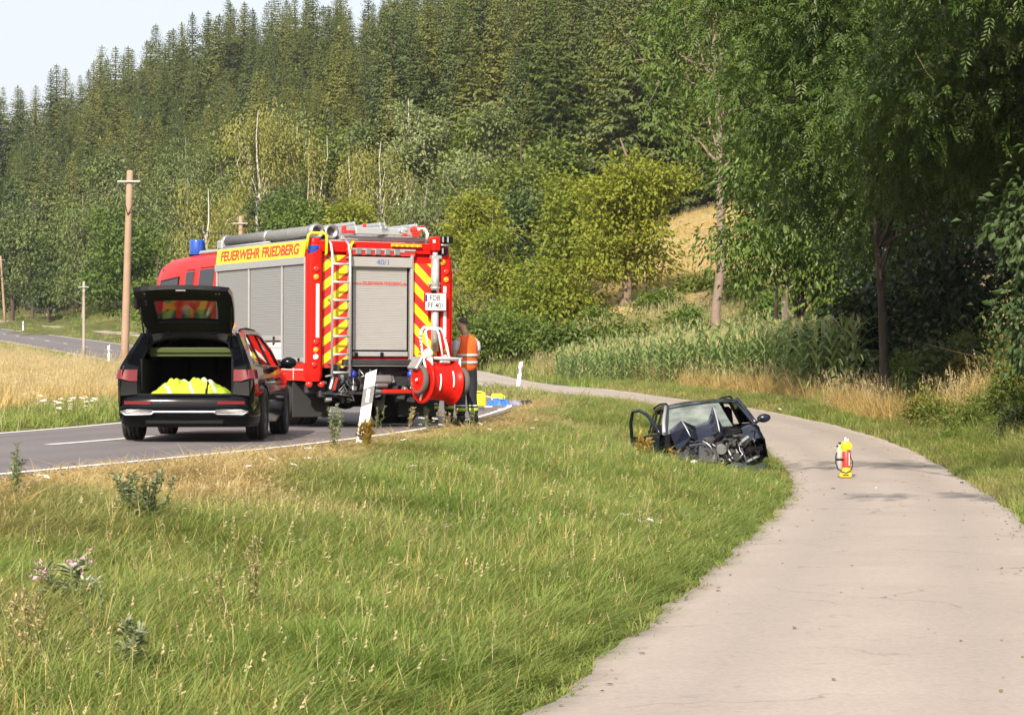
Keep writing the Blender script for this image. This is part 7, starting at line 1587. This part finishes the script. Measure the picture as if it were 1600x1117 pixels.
# ------------------------------------------------------------ guide posts
def guide_post(px, Y, lean, rz, label, h=1.02, ground_z=None, band=True):
    X = (px - 800) * Y / 3500; z = gz(X, Y); e = empty('guide_post', (X, Y, z - .03), 0, label, 'guide post', 'white guide posts along the road', rot=(0, lean, rz))
    sec = [(-.065, -.035), (.065, -.035), (.06, .0), (.02, .06), (-.02, .06), (-.06, .0)]
    b = MB(); n = 6; sl = lambda x: .55 * x
    V = [(x, y, 0) for x, y in sec] + [(x, y, h - .035 + sl(x)) for x, y in sec]; b.add(V, [tuple(range(6))[::-1], tuple(range(6, 12))] + [(i, (i + 1) % 6, 6 + (i + 1) % 6, 6 + i) for i in range(6)]); b.build('post', [m_wht], e)
    if band:
        sc = [(x * 1.05, y * 1.05 - .0015) for x, y in sec]; b = MB(); z0, z1 = h - .46, h - .23
        V = [(x, y, z0 + sl(x)) for x, y in sc] + [(x, y, z1 + sl(x)) for x, y in sc]; b.add(V, [tuple(range(6))[::-1], tuple(range(6, 12))] + [(i, (i + 1) % 6, 6 + (i + 1) % 6, 6 + i) for i in range(6)]); bo = b.build('black_band', [M('grey_black_band', (.16, .16, .165), .5)], e)
        b = MB(); b.box((.0, -.042, (z0 + z1) / 2), (.042, .010, .17), 0, .004); b.build('reflector', [m_wht], bo)
    return e
guide_post(563, 28.2, math.radians(8), math.radians(6), 'white guide post leaning right in the grass in front of the fire engine')
guide_post(809, 80, math.radians(7), 0, 'white guide post between road and path behind the black bag', 1.0)
guide_post(170, 124, 0, 0, 'white guide post on the near side of the far road beside the tall wooden pole', .98)
guide_post(36, 233, 0, 0, 'smallest white guide post between far road and far path at the left', 1.0)
guide_post(74, 262, 0, 0, 'far guide post before the trees left of the thin utility pole', 1.1)

# ------------------------------------------------------------ utility poles and wires
m_pole = M('pole_wood', (.29, .195, .135), .85, var=.22, scale=3, bump=.4); m_poleg = M('weathered_pole_wood', (.30, .26, .215), .9, var=.2, scale=3, bump=.4); m_wire = M('black_cable', (.02, .02, .022), .6)
def pole(px, py_top, Y, r, label, lean=0., arm=.82, arm_dz=.38, mat=None, pxt=None):
    X = (px - 800) * Y / 3500; z = gz(X, Y); top = P(pxt if pxt is not None else px, py_top, Y); h = top.z - z
    e = empty('utility_pole', (X, Y, z), 0, label, 'utility pole'); dx = top.x - X; b = MB(); k = 6
    b.tube([(dx * t, 0, -.3 * (t == 0) + h * t) for t in np.linspace(0, 1, k)], [r * (1.12 - .3 * t) for t in np.linspace(0, 1, k)], 14, 0); b.lathe([(r * .82, 0), (r * .5, .03), (1e-3, .035)], 14, 0, Matrix.Translation((dx, 0, h))); b.build('shaft', [mat or m_pole], e)
    b = MB(); b.box((dx * .95, -r - .03, h - arm_dz), (arm, .06, .055), 0, .006); b.build('crossarm', [m_steel], e)
    tips = []
    for s in (-1, 1):
        b = MB(); xx = dx * .95 + s * arm * .40; b.cyl((xx, -r - .03, h - arm_dz - .02), (xx, -r - .03, h - arm_dz - .18), .014, n=8, mat=0); b.lathe([(.02, 0), (.045, -.03), (.035, -.08), (.045, -.10), (.02, -.13)], 12, 1, Matrix.Translation((xx, -r - .03, h - arm_dz - .07))); b.build('insulator', [m_steel, m_plastic], e); tips.append(Vector((X + xx, Y - r - .03, z + h - arm_dz - .18)))
    return e, tips
pa, ta = pole(194, 267, 80, .135, 'tall wooden utility pole standing in the dry meadow left of the black estate car', pxt=203)
b = MB()
for s in (-.30, .32): b.tube([(.2 + s, -.2, 7.05), (.2 + s + .03, -.2, 6.7), (.2 + s * .5, -.17, 6.3), (.15, -.15, 5.9)], .014, 6, 0)
b.build('cable_drop', [m_wire], pa)
pb_, tb_ = pole(131, 440, 128, .085, 'thin short weathered utility pole in the meadow left of the tall one', arm=.62, arm_dz=.3, mat=m_poleg)
pc_, tc_ = pole(376, 338, 118, .13, 'utility pole whose top shows above the roof of the fire engine', arm=.8, arm_dz=.37)
pd__, td_ = pole(8, 400, 296, .16, 'leaning utility pole cut by the left edge of the view', arm=1.2, arm_dz=.5, pxt=1)
pe_, te_ = pole(-620, 330, 105, .13, 'utility pole outside the left edge carrying the wires of the tall one')
def wire(a, c, sag, label, r=.014):
    b = MB(); b.tube([a.lerp(c, t) - Vector((0, 0, sag * 4 * t * (1 - t))) for t in np.linspace(0, 1, 18)], r, 5, 0); tag(b.build('overhead_wire', [m_wire]), label, 'wire', 'overhead wires between the poles')
for i, w_ in enumerate(('left', 'right')):
    wire(te_[i], ta[i], 1.1, 'overhead wire running left from the %s end of the crossarm of the tall pole' % w_); wire(ta[i], tc_[i], .9, 'wire from the %s end of the tall pole crossarm toward the fire engine' % w_)
    wire(tb_[i], tc_[i], 2.2, 'overhead wire sagging from the %s end of the thin pole crossarm toward the fire engine' % w_); wire(td_[i], tb_[i], 3.2, 'overhead wire between leaning left pole and the %s end of the thin pole crossarm' % w_, .02)
# ------------------------------------------------------------ light summer haze over the whole valley
hz = MB(); z0h, z1h = float(gzv.min()) - 1, 128.
hz.box((0, 600, (z0h + z1h) / 2), (1900, 1900, z1h - z0h))
hm = bpy.data.materials.new('haze'); nt, n, l = nodes_of(hm); o_ = n.new('ShaderNodeOutputMaterial'); pv = n.new('ShaderNodeVolumePrincipled')
pv.inputs['Color'].default_value = (.90, .93, 1, 1); pv.inputs['Density'].default_value = .0001; pv.inputs['Anisotropy'].default_value = .2; l.new(pv.outputs[0], o_.inputs['Volume'])
tag(hz.build('haze', [hm]), kind='stuff')
